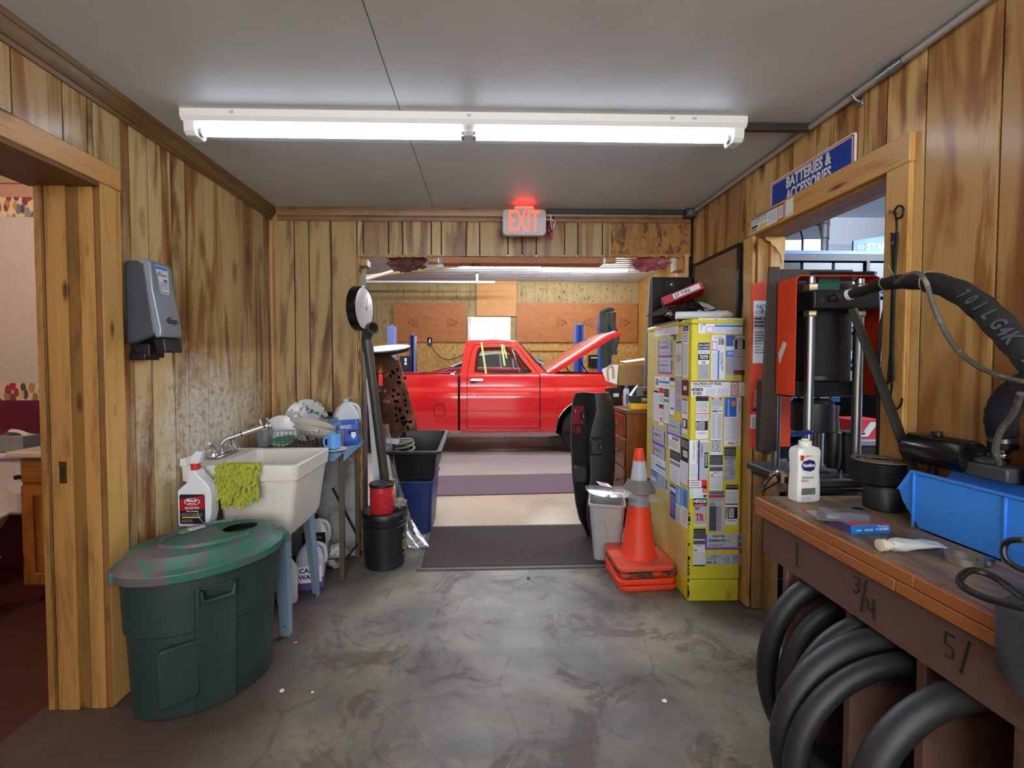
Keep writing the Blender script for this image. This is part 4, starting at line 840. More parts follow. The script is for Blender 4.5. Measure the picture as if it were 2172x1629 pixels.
m = MB(M('disc_white', 'd9dde0', .35)); m.lathe([(.05, 0), (.2, .02), (.23, .038), (.225, .042), (.02, .03)], (0, 0, 0), 36); m.use(BLK).lathe([(.1, -.022), (.215, .0), (.22, .018), (.19, .016)], (0, 0, 0), 36)
o = simple('white_disc', m, 'round white tray with a black underside lying on top of the rusty panel', 'tray'); o.location = (-.93, 4.24, 1.46); o.rotation_euler = (math.radians(9), math.radians(-4), 0)
# mats
MATF = M('mat_pile', '3a302b', .95, vary=.35, vs=60, col2='54473f', s2=30, t2=(.6, .7), bump=.5, bs=180)
t = thing('door_mat', 'worn brown door mat with rubber edging in the passage', 'mat', (.21, 3.36, 0), math.radians(1.2))
m = MB(MATF); m.prism(rrect(-.65, -.36, .65, .37, .02), .001, .012); m.build('pile', t)
m = MB(M('mat_rubber', '565654', .7, vary=.2)); m.hollow(rrect(-.68, -.395, .68, .4, .03), rrect(-.65, -.36, .65, .37, .02), .0006, .008); m.build('rubber_edge', t)
m = MB(M('runner_purple', '64525a', .95, vary=.2, vs=50, bump=.4, bs=150)); m.prism(rrect(-1.1, -.4, 1.25, .4, .02), .001, .012); o = simple('runner_mat', m, 'purple grey runner mat across the garage floor before the truck', 'mat'); o.location = (.15, 5.05, 0); o.rotation_euler = (0, 0, math.radians(3.2))
# ================================================================ red pickup truck
REDP = M('truck_red', 'd11a24', .22, .0, vary=.02, coat=1.0); CHB = M('chassis_black', '17171a', .7, vary=.2)
SEAM = M('seam_dark', '1a0a0b', .8, vary=0); MARI = M('cab_maroon', '6e2a34', .6, vary=.1)
YT, TW = 6.65, 1.98
tr = thing('pickup_truck', 'red single cab pickup truck with its hood propped open in the garage', 'truck', (0, YT, 0))
def TX(px): return (px-1031)/145.1
def TZz(py): return 1.37-(py-768)/145.1
prof_z = [(.31, .05), (.36, .015), (.5, 0), (.66, -.012), (.86, -.012), (.925, .0), (.945, .004), (1.0, .03), (1.03, .03), (1.12, .045), (1.17, .055), (1.2, .075)]
def py_at(z):
    for (a, u), (b, v) in zip(prof_z, prof_z[1:]):
        if z <= b: return u+(v-u)*max(0, (z-a))/(b-a)
    return prof_z[-1][1]
def skin(mb, x0, x1, zb, zt, nx, far=False):
    """curved body side between two stations; zb and zt give its lower and upper edge"""
    zs = [p[0] for p in prof_z]
    def fn(u, v):
        x = x0+(x1-x0)*u; b, t_ = zb(x), zt(x); z = b+(t_-b)*v; y = py_at(z)
        return (x, TW-y if far else y, z)
    mb.grid(fn, nx, 40)
WF, WR, AR = TX(1246), TX(812), .455
def arch(c, base):
    return lambda x: max(base, .36+math.sqrt(max(0, AR*AR-(x-c)**2))) if abs(x-c) < AR else base
bx0, bx1 = TX(972)-2.02, TX(972)-.008
for far in (False, True):
    m = MB(REDP); skin(m, bx0, bx1, arch(WR, .36), lambda x: 1.175, 90, far); m.build('bed_side', tr, norm=False)
    m = MB(REDP); skin(m, TX(976), TX(991)-.006, lambda x: .33, lambda x: 1.2, 4, far); skin(m, TX(991)-.006, TX(1146), lambda x: .33, lambda x: .395, 10, far); m.build('cab_side', tr, norm=False)
    m = MB(REDP); skin(m, TX(1147), TX(1385), arch(WF, .33), lambda x: 1.205-.035*max(0, (x-.9))/1.5, 80, far); m.build('front_fender', tr, norm=False)
    dn = bpy.data.objects.new('door', None); C.objects.link(dn); dn.parent = tr
    m = MB(REDP); skin(m, TX(991), TX(1145), lambda x: .4, lambda x: 1.2, 24, far); m.build('door_skin', dn, norm=False)
    # upper door and cab pillars: leaning inward to the roof
    def up(px, py): 
        z = TZz(py); y = .075+(z-1.2)*.26; return (TX(px), TW-y if far else y, z)
    oo = [(991, 794), (995, 770), (1000, 745), (1006, 731), (1050, 728), (1088, 728), (1102, 738), (1118, 760), (1137, 785), (1145, 794), (1120, 795), (1060, 795)]
    ii = [(1006, 790), (1008, 768), (1011, 748), (1016, 737), (1050, 735.5), (1084, 735.5), (1095, 744), (1109, 764), (1127, 786), (1130, 791), (1112, 793), (1060, 793)]
    m = MB(REDP); dy = -.03 if far else .03
    m.loft([[up(*p) for p in oo], [up(*p) for p in ii], [V(up(*p))+V((0, dy, 0)) for p in ii], [V(up(*p))+V((0, dy, 0)) for p in oo], [up(*p) for p in oo]], False, False); m.build('window_frame', dn)
    m = MB(BLK); m.tube([V(up(*p))+V((0, dy*.3, 0)) for p in ii], .012, 6, True); m.build('window_seal', dn)
    m = MB(CHR); m.tube([V(up(1087, 736))+V((0, dy*.4, 0)), V(up(1104, 793))+V((0, dy*.4, 0))], .008, 6); m.build('vent_bar', dn)
    m = MB(GLASS); m.add([V(up(*p))+V((0, dy*.6, 0)) for p in ii], [tuple(range(12))]); m.build('window_glass', dn, norm=False)
    m = MB(REDP); co_ = [(976, 794), (980, 765), (987, 724), (994, 721.5), (1050, 719), (1100, 724), (1110, 735), (1134, 765), (1163, 794)]
    ci_ = [(990, 794), (994, 770), (999, 745), (1005, 730), (1050, 727), (1089, 727), (1103, 737), (1119, 759), (1146, 794)]
    n = len(co_)
    m.loft([[up(*p) for p in co_], [up(*p) for p in ci_], [V(up(*p))+V((0, dy, 0)) for p in ci_], [V(up(*p))+V((0, dy*1.2, 0)) for p in co_]], False, False, False); m.build('cab_pillar', tr)
    if not far:
        m = MB(CHR); m.box(TX(997), -.02, TZz(808), TX(1025), .0, TZz(803)); m.box(TX(997), -.02, TZz(806), TX(1001), .03, TZz(803)); m.use(BLK).box(TX(998), -.005, TZz(812), TX(1010), .035, TZz(807)); m.build('handle', dn, .005)
        m = MB(CHR); p = V((TX(1007), -.012, TZz(838))); m.cyl(p+V((0, .02, 0)), p+V((0, -.006, 0)), .012); m.build('lock', dn)
        m = MB(SEAM); m.tube([(x, py_at(z)-.003, z) for x, z in [(a, b) for a, b in rrect(TX(921), TZz(882), TX(944), TZz(857), .03, 4)]], .004, 5, True); m.build('fuel_door_seam', tr)
    for c, a0 in ((WR, .36), (WF, .33)):
        m = MB(CHR); ar = [(c+AR*cos(t_), .36+AR*sin(t_)) for t_ in [pi*i/40 for i in range(41)]]
        m.tube([(x, (TW-py_at(z)+.004) if far else py_at(z)-.004, z) for x, z in ar], .009, 6); m.build('arch_trim', tr)
        m = MB(CHB); m.loft([[(c+.45*x, .05 if not far else TW-.05, .36+.45*max(y, -.1)) for x, y in circ(28)], [(c+.45*x, .5 if not far else TW-.5, .36+.45*max(y, -.1)) for x, y in circ(28)]], False, True); m.build('wheel_well', tr)
        wh = bpy.data.objects.new('wheel', None); C.objects.link(wh); wh.parent = tr
        y0, y1 = (.1, .32) if not far else (TW-.32, TW-.1)
        m = MB(RUB); m.lathe_on((c, y0, .355), (c, y1, .355), [(.2, .0), (.3, -.0), (.345, .02), (.355, .05), (.355, .17), (.345, .2), (.3, .22), (.2, .22)], 40); m.build('tyre', wh)
        m = MB(STEEL); yf = y0 if not far else y1; s_ = -1 if not far else 1; m.lathe_on((c, yf-s_*.03, .355), (c, yf+s_*.01, .355), [(.21, .0), (.205, .035), (.17, .01), (.12, .0), (.1, .03), (.04, .035), (.0005, .035)], 36); m.build('rim', wh)
for px_ in (991, 1146):
    m = MB(SEAM); m.tube([(TX(px_)-(.004 if px_ < 1000 else -.003)-(.02*max(0, .7-z) if px_ > 1000 else 0), py_at(z)-.001, z) for z in [.4+.8*i/24 for i in range(25)]], .0045, 5); m.build('door_seam', tr)
m = MB(SEAM); m.tube([(TX(991), py_at(.398)-.001, .398), (TX(1144), py_at(.398)-.001, .398)], .0045, 5); m.build('door_seam', tr)
m = MB(SEAM); m.box(TX(971), .03, .36, TX(975), TW-.03, 1.16); m.build('bed_gap', tr)
m = MB(REDP); m.box(bx0, .07, 1.172, bx1, .13, 1.185); m.box(bx0, TW-.13, 1.172, bx1, TW-.07, 1.185); m.box(bx1-.04, .08, .66, bx1, TW-.08, 1.18); m.box(bx0, .05, .5, bx0+.04, TW-.05, 1.18); m.build('bed_rail', tr, .01)
m = MB(M('bed_floor', '7a1a20', .5)); m.box(bx0, .08, .62, bx1, TW-.08, .66); m.box(bx0, .12, .66, bx1, .14, 1.17); m.box(bx0, TW-.14, .66, bx1, TW-.12, 1.17); m.build('bed_floor', tr)
m = MB(CHR); p = V((TX(955), .1, 1.185)); m.box(p.x, p.y, p.z, p.x+.05, p.y+.03, p.z+.02); m.tube([p+V((.05, .015, .02)), p+V((.075, .015, .045))], .008, 6); m.build('rail_hook', tr)
m = MB(REDP)   # cab back wall, roof, cowl
rf = [(978, 800), (981, 765), (987.5, 724), (994, 721), (1050, 718.5), (1098, 723)]
ro = []
for px, py in rf:
    z = TZz(py); y = .075+(z-1.2)*.26; ro.append([(TX(px), y, z), (TX(px), y+.05, z+(.012 if py < 726 else 0)), (TX(px), TW/2, z+(.03 if py < 726 else 0)), (TX(px), TW-y-.05, z+(.012 if py < 726 else 0)), (TX(px), TW-y, z)])
m.loft(ro[2:], False, False, False); m.build('roof', tr)
m = MB(REDP); yb = lambda z: .075+max(0, z-1.2)*.26
m.box(TX(977), .07, .4, TX(977)+.02, TW-.07, 1.19); m.loft([[(TX(978)+(z-1.2)*.14, yb(z), z), (TX(978)+(z-1.2)*.14, yb(z)+.18, z), (TX(978)+.02+(z-1.2)*.14, yb(z)+.18, z), (TX(978)+.02+(z-1.2)*.14, yb(z), z)] for z in (1.19, 1.68)])
m.loft([[(TX(978)+(z-1.2)*.14, TW-yb(z), z), (TX(978)+(z-1.2)*.14, TW-yb(z)-.18, z), (TX(978)+.02+(z-1.2)*.14, TW-yb(z)-.18, z), (TX(978)+.02+(z-1.2)*.14, TW-yb(z), z)] for z in (1.19, 1.68)])
m.build('cab_back', tr)
m = MB(GLASS); m.add([(TX(978)+.04, .28, 1.22), (TX(978)+.04, TW-.28, 1.22), (TX(985)+.04, TW-.35, 1.62), (TX(985)+.04, .35, 1.62)], [(0, 1, 2, 3)]); m.build('rear_window', tr, norm=False)
m = MB(GLASS); a, b = V(up(1163, 794)), V(up(1108, 733)); m.add([(TX(1163), .1, TZz(793)), (TX(1163), TW-.1, TZz(793)), (TX(1105), TW-.2, TZz(729)), (TX(1105), .2, TZz(729))], [(0, 1, 2, 3)]); m.build('windscreen', tr, norm=False)
m = MB(BLK); m.tube([(TX(1163), .1, TZz(793)), (TX(1105), .2, TZz(729)), (TX(1105), TW-.2, TZz(729)), (TX(1163), TW-.1, TZz(793))], .018, 6, True); m.build('windscreen_seal', tr)
m = MB(REDP); m.box(TX(1150), .08, 1.12, TX(1172), TW-.08, TZz(794)); m.build('cowl', tr, .01)
for y in (.5, 1.1):
    m = MB(BLK); m.tube(cr([(TX(1162), y, 1.2), (TX(1150), y+.1, 1.26), (TX(1152), y+.42, 1.24)], 5), .007, 6); m.build('wiper', tr)
# bonnet, propped open
m = MB(REDP); hx0, hz0, hx1, hz1 = TX(1164), TZz(796), TX(1316), TZz(704); h = V((hx1-hx0, 0, hz1-hz0)); L = h.length; h.normalize(); nn = V((-h.z, 0, h.x))
def hood(u, v, off): 
    yy = .07+(TW-.14)*v; e = min(1, min(v, 1-v)*9); return V((hx0, yy, hz0))+h*(L*u)+nn*(.035*e**.5+.02*sin(pi*v)+off-.05*max(0, u-.9)*10*.5)
m.grid(lambda u, v: hood(u, v, .02), 20, 30); m.grid(lambda u, v: hood(u, v, -.012), 20, 30)
for v in (0, 1): m.loft([[hood(i/20, v, .02) for i in range(21)], [hood(i/20, v, -.012)-nn*.02 for i in range(21)]], False, False, False)
m.loft([[hood(1, i/30, .02) for i in range(31)], [hood(1, i/30, -.012)-nn*.03+h*.01 for i in range(31)]], False, False, False); m.build('hood', tr, norm=False)
for y in (.2, TW-.2):
    m = MB(CHB); m.tube([(hx0+.02, y, hz0-.05), (hx0+.12, y, hz0+.02), (hx0+.2, y, hz0-.06)], .018, 6); m.tube([(hx0+.6, y, 1.12), (hx0+.62, y, 1.2), (hx0+.52, y, 1.36)], .012, 6); m.build('hood_hinge', tr)
m = MB(CHB); m.box(TX(1178), .12, .7, TX(1380), TW-.12, 1.05); m.build('engine_bay', tr)
m = MB(M('engine_grey', '2b2b2d', .5, .3)); m.box(1.2, .6, 1.05, 1.9, 1.35, 1.12); m.lathe([(.2, 1.12), (.22, 1.13), (.22, 1.2), (.1, 1.21)], (1.4, 1.0, 0)); m.build('engine', tr, .02)
m = MB(CHB); m.box(TX(1380), .0, .45, TX(1388), TW, 1.12); m.build('grille', tr, .02)
m = MB(CHR); m.box(TX(1388), -.03, .42, TX(1402), TW+.03, .58); m.build('front_bumper', tr, .02)
m = MB(CHB); m.box(bx0, .35, .36, TX(1380), .47, .48); m.box(bx0, TW-.47, .36, TX(1380), TW-.35, .48); m.box(TX(1085), .3, .3, TX(1155), .75, .37); m.box(TX(945), .3, .33, TX(970), .5, .4); m.box(TX(1015), .2, .3, TX(1037), .3, .36); m.cyl((bx0, .7, .33), (1.0, .7, .3), .04); m.build('chassis', tr, .01)
m = MB(MARI); m.box(TX(982), .14, .5, TX(1040), TW-.14, .85); m.loft([[(TX(982), .16, .8), (TX(1003), .16, .8), (TX(1003), TW-.16, .8), (TX(982), TW-.16, .8)], [(TX(980), .16, 1.28), (TX(992), .16, 1.28), (TX(992), TW-.16, 1.28), (TX(980), TW-.16, 1.28)]]); m.build('bench_seat', tr, .04)
m = MB(MARI); m.box(TX(1120), .12, .85, TX(1152), TW-.12, 1.17); m.build('dashboard', tr, .03)
m = MB(BLK); c0 = V((TX(1108), .55, 1.15)); ax = V((-.5, 0, .8)).normalized(); u_ = V((0, 1, 0)); w_ = ax.cross(u_); m.tube([c0+(u_*cos(i*pi/12)+w_*sin(i*pi/12))*.19 for i in range(24)], .013, 7, True); m.tube([c0-w_*.19, c0+ax*-.03, c0+w_*.19], .012, 6); m.cyl(c0, c0-ax*.3, .025); m.build('steering_wheel', tr)
TAPE = M('green_tape', 'c9d67a', .7)
for (x0, y0), (x1, y1), lb in (((1021, 725), (1031, 793), 0), ((1065, 729), (1071, 776), 1), ((1069, 731), (1076, 760), 2)):
    m = MB(TAPE); a, b = V((TX(x0), .075+(TZz(y0)-1.2)*.26-.012, TZz(y0))), V((TX(x1), .075+(TZz(y1)-1.2)*.26-.004, TZz(y1)))
    w2 = .014 if lb < 2 else .01; m.loft([[p+V((-w2, 0, 0)), p+V((w2, 0, 0)), p+V((w2, .002, 0)), p+V((-w2, .002, 0))] for p in (a, a*.5+b*.5, b)]); m.build('masking_tape', tr)
# ---- car behind the truck
t = thing('parked_car', 'dark windowed coupe mostly hidden behind the red truck', 'car', (.05, 12.25, .12))
SIL = M('car_silver', '8d9299', .3, .4, coat=.6); DGL = M('tinted_glass', '2c3740', .08, vary=.1)
m = MB(M('car_red', '8a2028', .3, coat=.6)); m.loft([[(x, y*w_, z) for y in (-.85, .85)]+[(x, .8*w_, z-.55), (x, -.8*w_, z-.55)] for x, z, w_ in ((-2.1, .75, .9), (-1.9, .9, 1), (-.95, 1.13, 1), (.2, 1.12, 1), (1.6, 1.08, 1), (2.3, .95, .9))]); m.build('body', t, .05)
m = MB(DGL); m.loft([[(x, y*w_, z) for y, z in ((-.78, z0), (-.62, z1), (.62, z1), (.78, z0))] for x, z0, z1, w_ in ((-1.1, 1.05, 1.07, .9), (-.25, 1.08, 1.42, 1), (.9, 1.08, 1.44, 1), (1.6, 1.06, 1.08, .95))]); m.build('glasshouse', t)
m = MB(SIL); m.tube([(-.95, -.74, 1.12), (-.25, -.63, 1.42), (.2, -.63, 1.47), (.9, -.63, 1.45), (1.55, -.74, 1.12)], .035, 6); m.tube([(.3, -.64, 1.45), (.32, -.79, 1.1)], .03, 6); m.tube([(.62, -.64, 1.45), (.64, -.79, 1.1)], .025, 6); m.loft([[(x, -.62, z), (x, 0, z+.04), (x, .62, z)] for x, z in ((-.25, 1.43), (.2, 1.475), (.9, 1.455))], False, False, False); m.build('roof', t)
for x in (-1.3, 1.4):
    for y in (-.82, .62):
        m = MB(RUB); m.lathe_on((x, y, .33), (x, y+.2, .33), [(.18, 0), (.32, .01), (.33, .1), (.32, .19), (.18, .2)], 28); m.build('wheel', t)
# ---- lifts and wall things
LB = M('lift_blue', '2d55b0', .4, vary=.08); LBP = M('lift_periwinkle', '6f7fc0', .4, vary=.05); LBD = M('lift_navy', '252f63', .4, vary=.08)
def post(x0, x1, ytop, Y, mt, lb, slot, base=0):
    a = P(x0, ytop, Y); b = P(x1, ytop, Y); t = thing('lift_post', lb, 'lift post', (0, 0, 0))
    m = MB(mt); w = b.x-a.x; z = a.z
    if slot: m.prism([(a.x, Y), (a.x+w*.33, Y), (a.x+w*.33, Y+.12), (a.x+w*.66, Y+.12), (a.x+w*.66, Y), (b.x, Y), (b.x, Y+.3), (a.x, Y+.3)], .012, z)
    else: m.box(a.x, Y, .012, b.x, Y+.28, z)
    m.build('column', t, .01)
    m = MB(mt); m.box(a.x-.1, Y-.06, .0005, b.x+.1, Y+.36, .014); m.build('foot_plate', t)
    m = MB(CHB)
    if slot: m.box(a.x+w*.36, Y+.02, .3, a.x+w*.64, Y+.1, .7)
    else: m.box(a.x+w*.1, Y-.08, .25, b.x-w*.1, Y-.002, .6)
    m.build('carriage', t, .01)
    m = MB(STEEL); m.cyl((a.x+w*.5, Y+.1, z), (a.x+w*.5, Y+.1, z+.03), .03); m.build('cap_bolt', t)
    m = MB(M('post_stripe', 'b9bfd8', .5)); m.box(b.x-.012, Y-.002, 1.0, b.x-.002, Y-.0005, z-.05); m.build('edge_strip', t)
    return t
post(821, 837, 691, 10.9, LBP, 'pale periwinkle lift post against the brown plywood, behind the rusty panel', False)
p_ = post(868, 880, 711, 10.2, LBD, 'narrow navy lift post standing behind the red truck bed', True)
post(1222, 1239, 688, 10.9, LB, 'blue slotted lift post in front of which the red hood rises', True)
post(1274, 1299, 665, 10.2, LB, 'blue lift post with a dark work jacket hung over it', False)
m = MB(CHB); a = P(850, 755, 10.2); m.box(a.x, 10.1, a.z-.32, a.x+.2, 10.3, a.z); m.cyl((a.x+.1, 10.2, a.z-.3), (a.x+.1, 10.2, a.z-.75), .09); m.use(PAPER).box(a.x+.1, 10.096, a.z-.12, a.x+.15, 10.0995, a.z-.05); m.box(a.x+.1, 10.096, a.z-.2, a.x+.15, 10.0995, a.z-.14); m.build('motor', p_, .02)
t = thing('work_jacket', 'dark grey green work jacket draped over a blue lift post', 'jacket', (0, 0, 0)); JK = M('jacket_cloth', '3f453e', .9, vary=.25, vs=5)
Yj = 10.1; a = P(1274, 660, Yj); b = P(1301, 660, Yj); zt, zb = P(0, 660, Yj).z, P(0, 782, Yj).z
def jf(u, v):
    x = a.x-.03+(b.x-a.x+.08)*u+(.06*v*v*sin(3*u+1)); z = zt-(zt-zb)*v*(.85+.15*sin(u*4+.5)); return V((x, Yj-.02-.05*sin(pi*u)-.03*sin(u*17+v*3)*(.3+v)-.03*(1-v), z))
m = MB(JK); m.grid(jf, 36, 40); m.grid(lambda u, v: jf(u, v)+V((0, .02, 0)), 36, 40); m.build('body', t, norm=False)
m = MB(JK); c1 = P(1296, 695, Yj-.1); m.tube(cr([c1+V((0, 0, .1)), c1+V((.1, -.02, -.2)), c1+V((.06, 0, -.45)), c1+V((.08, .0, -.6))], 5), [.07]*5+[.08]*5+[.07]*6, 10); m.build('sleeve', t)
m = MB(JK); m.tube(cr([(a.x+.02, Yj-.03, zt), (a.x+.15, Yj-.08, zt+.07), (b.x-.02, Yj-.03, zt+.06), (a.x+.15, Yj+.32, zt+.07)], 6, True), .035, 8, True); m.build('collar', t)
m = MB(M('black_flap', '121212', .9, vary=.3)); a = P(1248, 753, 13.9); b = P(1278, 780, 13.9); m.grid(lambda u, v: (a.x+(b.x-a.x)*u, 13.92-.012*sin(u*9), b.z+(a.z-b.z)*v), 10, 6); m.use(WHITE).box(a.x+.08, 13.9, a.z-.1, b.x-.1, 13.905, a.z-.07); simple('black_flap', m, 'small black rubber flap pinned on the strand board wall near the jacket', 'mat')
t = thing('wall_socket', 'electrical socket with a hanging black cord on the strand board wall', 'socket', (0, 0, 0)); a = P(911, 723, 13.9)
m = MB(BLK); m.box(a.x-.07, 13.93, a.z-.12, a.x+.07, 13.999, a.z+.1); m.use(WHITE).box(a.x-.02, 13.925, a.z-.06, a.x+.03, 13.93, a.z+.06); m.build('box', t, .005)
m = MB(BLK); m.tube(cr([P(912, 727, 13.85), P(925, 750, 13.8), P(945, 762, 13.8), P(965, 760, 13.8), P(990, 748, 13.8)], 6), .014, 6); m.build('cord', t)
m = MB(PLYP); a = P(1124, 738, 13.95); b = P(1208, 744, 13.95); m.box(a.x, 13.94, b.z, b.x, 13.999, a.z); simple('wall_batten', m, 'pale wooden batten nailed on the strand board wall behind the windscreen', 'batten')
m = MB(STEEL); a = P(1030, 757, 13.8); b = P(1149, 763, 13.8); m.box(a.x, 13.78, b.z, b.x, 13.92, a.z); m.box(a.x, 13.9, b.z-.1, a.x+.05, 13.999, a.z); m.box(b.x-.3, 13.9, b.z-.1, b.x-.25, 13.999, a.z); simple('alloy_rail', m, 'silver rail fixed on the strand board wall behind the truck cab', 'rail')
t = thing('ceiling_pole', 'thin white pole hung level below the ribbed garage ceiling', 'pole', (0, 0, 0)); a = P(700, 597, 12.6); b = P(1050, 597, 12.6)
m = MB(WHITE); m.cyl((a.x, 12.6, a.z), (b.x, 12.6, a.z), .03); m.build('rod', t); m = MB(WHITE); x = P(1012, 590, 12.6).x; m.cyl((x, 12.6, a.z), (x, 12.6, 3.835), .035); m.use(BLK).cyl((x, 12.6, 3.8), (x, 12.6, 3.834), .05); m.build('hanger', t)
for (x0, y0, Y0), (x1, y1, Y1), mt, lb in (((740, 590, 9.0), (985, 562.5, 11.0), M('tan_track', 'a08a4e', .5), 'tan door track sloping under the garage ceiling from the passage post'), ((740, 603, 7.6), (832, 576, 8.4), M('pink_rod', 'd9b0a0', .5), 'short pinkish rod below the tan door track')):
    m = MB(mt); m.cyl(P(x0, y0, Y0), P(x1, y1, Y1), .03, n=8); simple('door_track', m, lb, 'track')
# ================================================================ right of the passage
t = thing('fender_liner', 'black dented inner fender panel standing on end at the passage edge', 'car panel', (0, 0, 0))
FL = M('fender_black', '26272b', .42, vary=.35, vs=6, col2='38393d', s2=5); FR = M('fender_red_paint', '8a2636', .5, vary=.35, vs=9, col2='2c1a1d', s2=9, t2=(.52, .6))
# a folded sheet: flange on the left, valley, swelling wheel side on the right
YF = 3.5
cols = [  # per height: x of left edge, fold, inner, right edge (pixels), y
    (833, 1222, 1240, 1262, 1290), (845, 1216, 1240, 1264, 1299), (870, 1213, 1241, 1266, 1303), (900, 1212, 1243, 1258, 1305), (925, 1211, 1243, 1252, 1305), (960, 1212, 1244, 1252, 1305), (1000, 1214, 1246, 1254, 1304), (1040, 1218, 1243, 1250, 1300), (1070, 1222, 1240, 1245, 1290), (1100, 1229, 1240, 1246, 1284), (1118, 1238, 1245, 1251, 1274), (1152, 1246, 1250, 1256, 1272)]
rows = []
for y, a, b, c, d in cols:
    A, B, Cc, D = P(a, y, YF), P(b, y, YF+.05), P(c, y, YF-.06), P(d, y, YF+.0)
    z = max(.004, A.z)
    r = []
    for p, q, n, bl in ((A, B, 5, .0), (B, Cc, 4, 0), (Cc, D, 8, .035)):
        for i in range(n):
            u = i/n; w_ = p.lerp(q, u); w_.y -= bl*sin(pi*u)*.7; w_.z = z; r.append(w_)
    e = D.copy(); e.y += .05; e.z = z; D.z = z; r += [D, e]
    rows.append(r)
m = MB(FL); m.loft(rows, False, False, False); m.loft([[p+V((0, .006, 0)) for p in r] for r in rows], False, False, False); m.build('sheet', t, norm=False)
for q in (0, 9):
    m = MB(M('edge_highlight', '6c6d72', .4, .5)); m.tube([r[q] for r in rows], .0045, 6); m.build('folded_edge', t)  # paler tubes put the highlights along the folds into the colour
m = MB(M('edge_highlight', '6c6d72', .4, .5)); m.tube(rows[0], .004, 6); m.build('folded_edge', t)
for (x0, y0, x1, y1), nm in (((1214, 862, 1240, 900), 0), ((1213, 906, 1236, 921), 1), ((1246, 1070, 1262, 1115), 2)):
    a, b = P(x0, y0, YF), P(x1, y1, YF); fn = lambda u, v: None
    m = MB(FR)
    yo = -.008 if nm < 2 else -.085
    m.grid(lambda u, v: (a.x+(b.x-a.x)*u, YF+(.045*u if nm < 2 else 0)+yo, b.z+(a.z-b.z)*v), 4, 4); m.build('red_paint_patch', t, norm=False)
for x, y, w_, h_, yo in ((1236, 882, 5, 8, .01), (1273, 948, 4, 8, -.085), (1237, 1007, 3, 7, .01), (1218, 872, 3, 3, -.02)):
    p = P(x, y, YF+yo); m = MB(BLKM); m.prism(rrect(p.x-w_/280, p.z-h_/280, p.x+w_/280, p.z+h_/280, .008), YF+yo-.012, YF+yo-.006, 'y'); m.use(STEEL).box(p.x, YF+yo-.014, p.z-.012, p.x+.006, YF+yo-.012, p.z+.012); m.build('slot', t)
for x, y in ((1262, 945), (1228, 1003)):
    p = P(x, y, YF-.03); m = MB(FL); m.loft([[(p.x+a*s_, YF-.06-.03*k, p.z+b*s_) for a, b in rrect(-.055, -.07, .055, .07, .02)] for k, s_ in ((0, 1), (1, .75))]); m.build('raised_boss', t)
m = MB(STEEL); m.prism([(.0, 0), (.14, 0), (.12, .004), (.02, .006)], .0, .003, 'y'); 
# grey waste bin
t = thing('waste_basket', 'light grey open plastic waste bin behind the traffic cones', 'waste bin', (.85, 3.16, 0), math.radians(-14))
GB = M('grey_bin', 'a9aaab', .45, vary=.1, vs=5, col2='8b8b88', s2=6, t2=(.6, .7)); R = [[(x, y, z) for x, y in rrect(-a, -b, a, b, .03)] for a, b, z in ((.085, .11, 0), (.118, .15, .39), (.126, .158, .392), (.126, .158, .41), (.112, .144, .41), (.08, .105, .02))]
m = MB(GB); m.loft(R); m.build('body', t, .003)
m = MB(GREY); m.frame((-.0, -.133, .22), (1, 0, 0), (0, -.1, 1)); m.tube([(-.05, .06, 0), (-.02, .07, 0), (.0, .02, 0), (.01, -.05, 0)], .0015, 4); m.build('scratch', t)
# cones: the upper cone is what shows, its base lies on the bases of the others
CON = M('cone_orange', 'e8431f', .5, vary=.1, vs=8, col2='b5402a', s2=7, t2=(.6, .75)); CONF = M('cone_faded', 'd8533a', .55, vary=.15, vs=7, col2='a34a3a', s2=8, t2=(.55, .7)); BAND = M('cone_band', 'b5bdc6', .4, vary=.06); GRIME = M('cone_grime', '47352c', .8, vary=.3, col2='d8452b', s2=16, t2=(.5, .6))
def cone(label, z, dx, dy, rz, mt, full):
    t = thing('traffic_cone', label, 'traffic cone', (.965+dx, 2.83+dy, z), rz, 'stack of orange traffic cones')
    b = .178
    def ringz(k, zz, r): return [(x*k, y*k, zz+.006*sin(6*math.atan2(y, x))) for x, y in rrect(-b, -b, b, b, r, 6)]
    m = MB(mt); m.loft([ringz(.97, .002, .05), ringz(1, .008, .05), ringz(1, .024, .05), ringz(.96, .033, .05), ringz(.62, .036, .06)]); m.build('base', t)
    H = .71; r0, r1 = .105, .028
    rad = lambda h: r0+(r1-r0)*h/H
    top = 1 if full else .0
    if full:
        m = MB(CON); m.lathe([(rad(0)+.012, .034), (rad(.02), .05), (rad(.36), .36), (rad(.36)-.006, .36)], n=40); m.build('body', t)
        m = MB(M('cone_grey_band', '8d9096', .45)); m.lathe([(rad(.36)+.001, .355), (rad(.42)+.001, .42)], n=40, cap0=False, cap1=False); m.build('lower_band', t)
        m = MB(CON); m.lathe([(rad(.42), .42), (rad(.5), .5)], n=40, cap0=False, cap1=False); m.build('middle', t)
        m = MB(BAND); m.lathe([(rad(.5)+.0012, .5), (rad(.635)+.0012, .635)], n=40, cap0=False, cap1=False); m.build('reflective_band', t)
        m = MB(CON); m.lathe([(rad(.635), .635), (r1, .7), (r1-.004, .708), (r1-.008, .705), (.012, .66)], n=40, cap0=False); m.build('tip', t)
    return t
for i, (lb, dx, dy, rz, mt) in enumerate((('lowest square orange base in the stack of traffic cones', .008, .0, .03, CON), ('second traffic cone base from the floor in the stack', -.0, -.004, -.01, CON), ('grimy scorched orange base just under the top cone of the stack', .01, .004, .05, GRIME), ('topmost orange traffic cone of the stack, with grey bands', 0, 0, .02, CONF))):
    cone(lb, .001+i*.0385, dx, dy, rz, mt, i == 3)
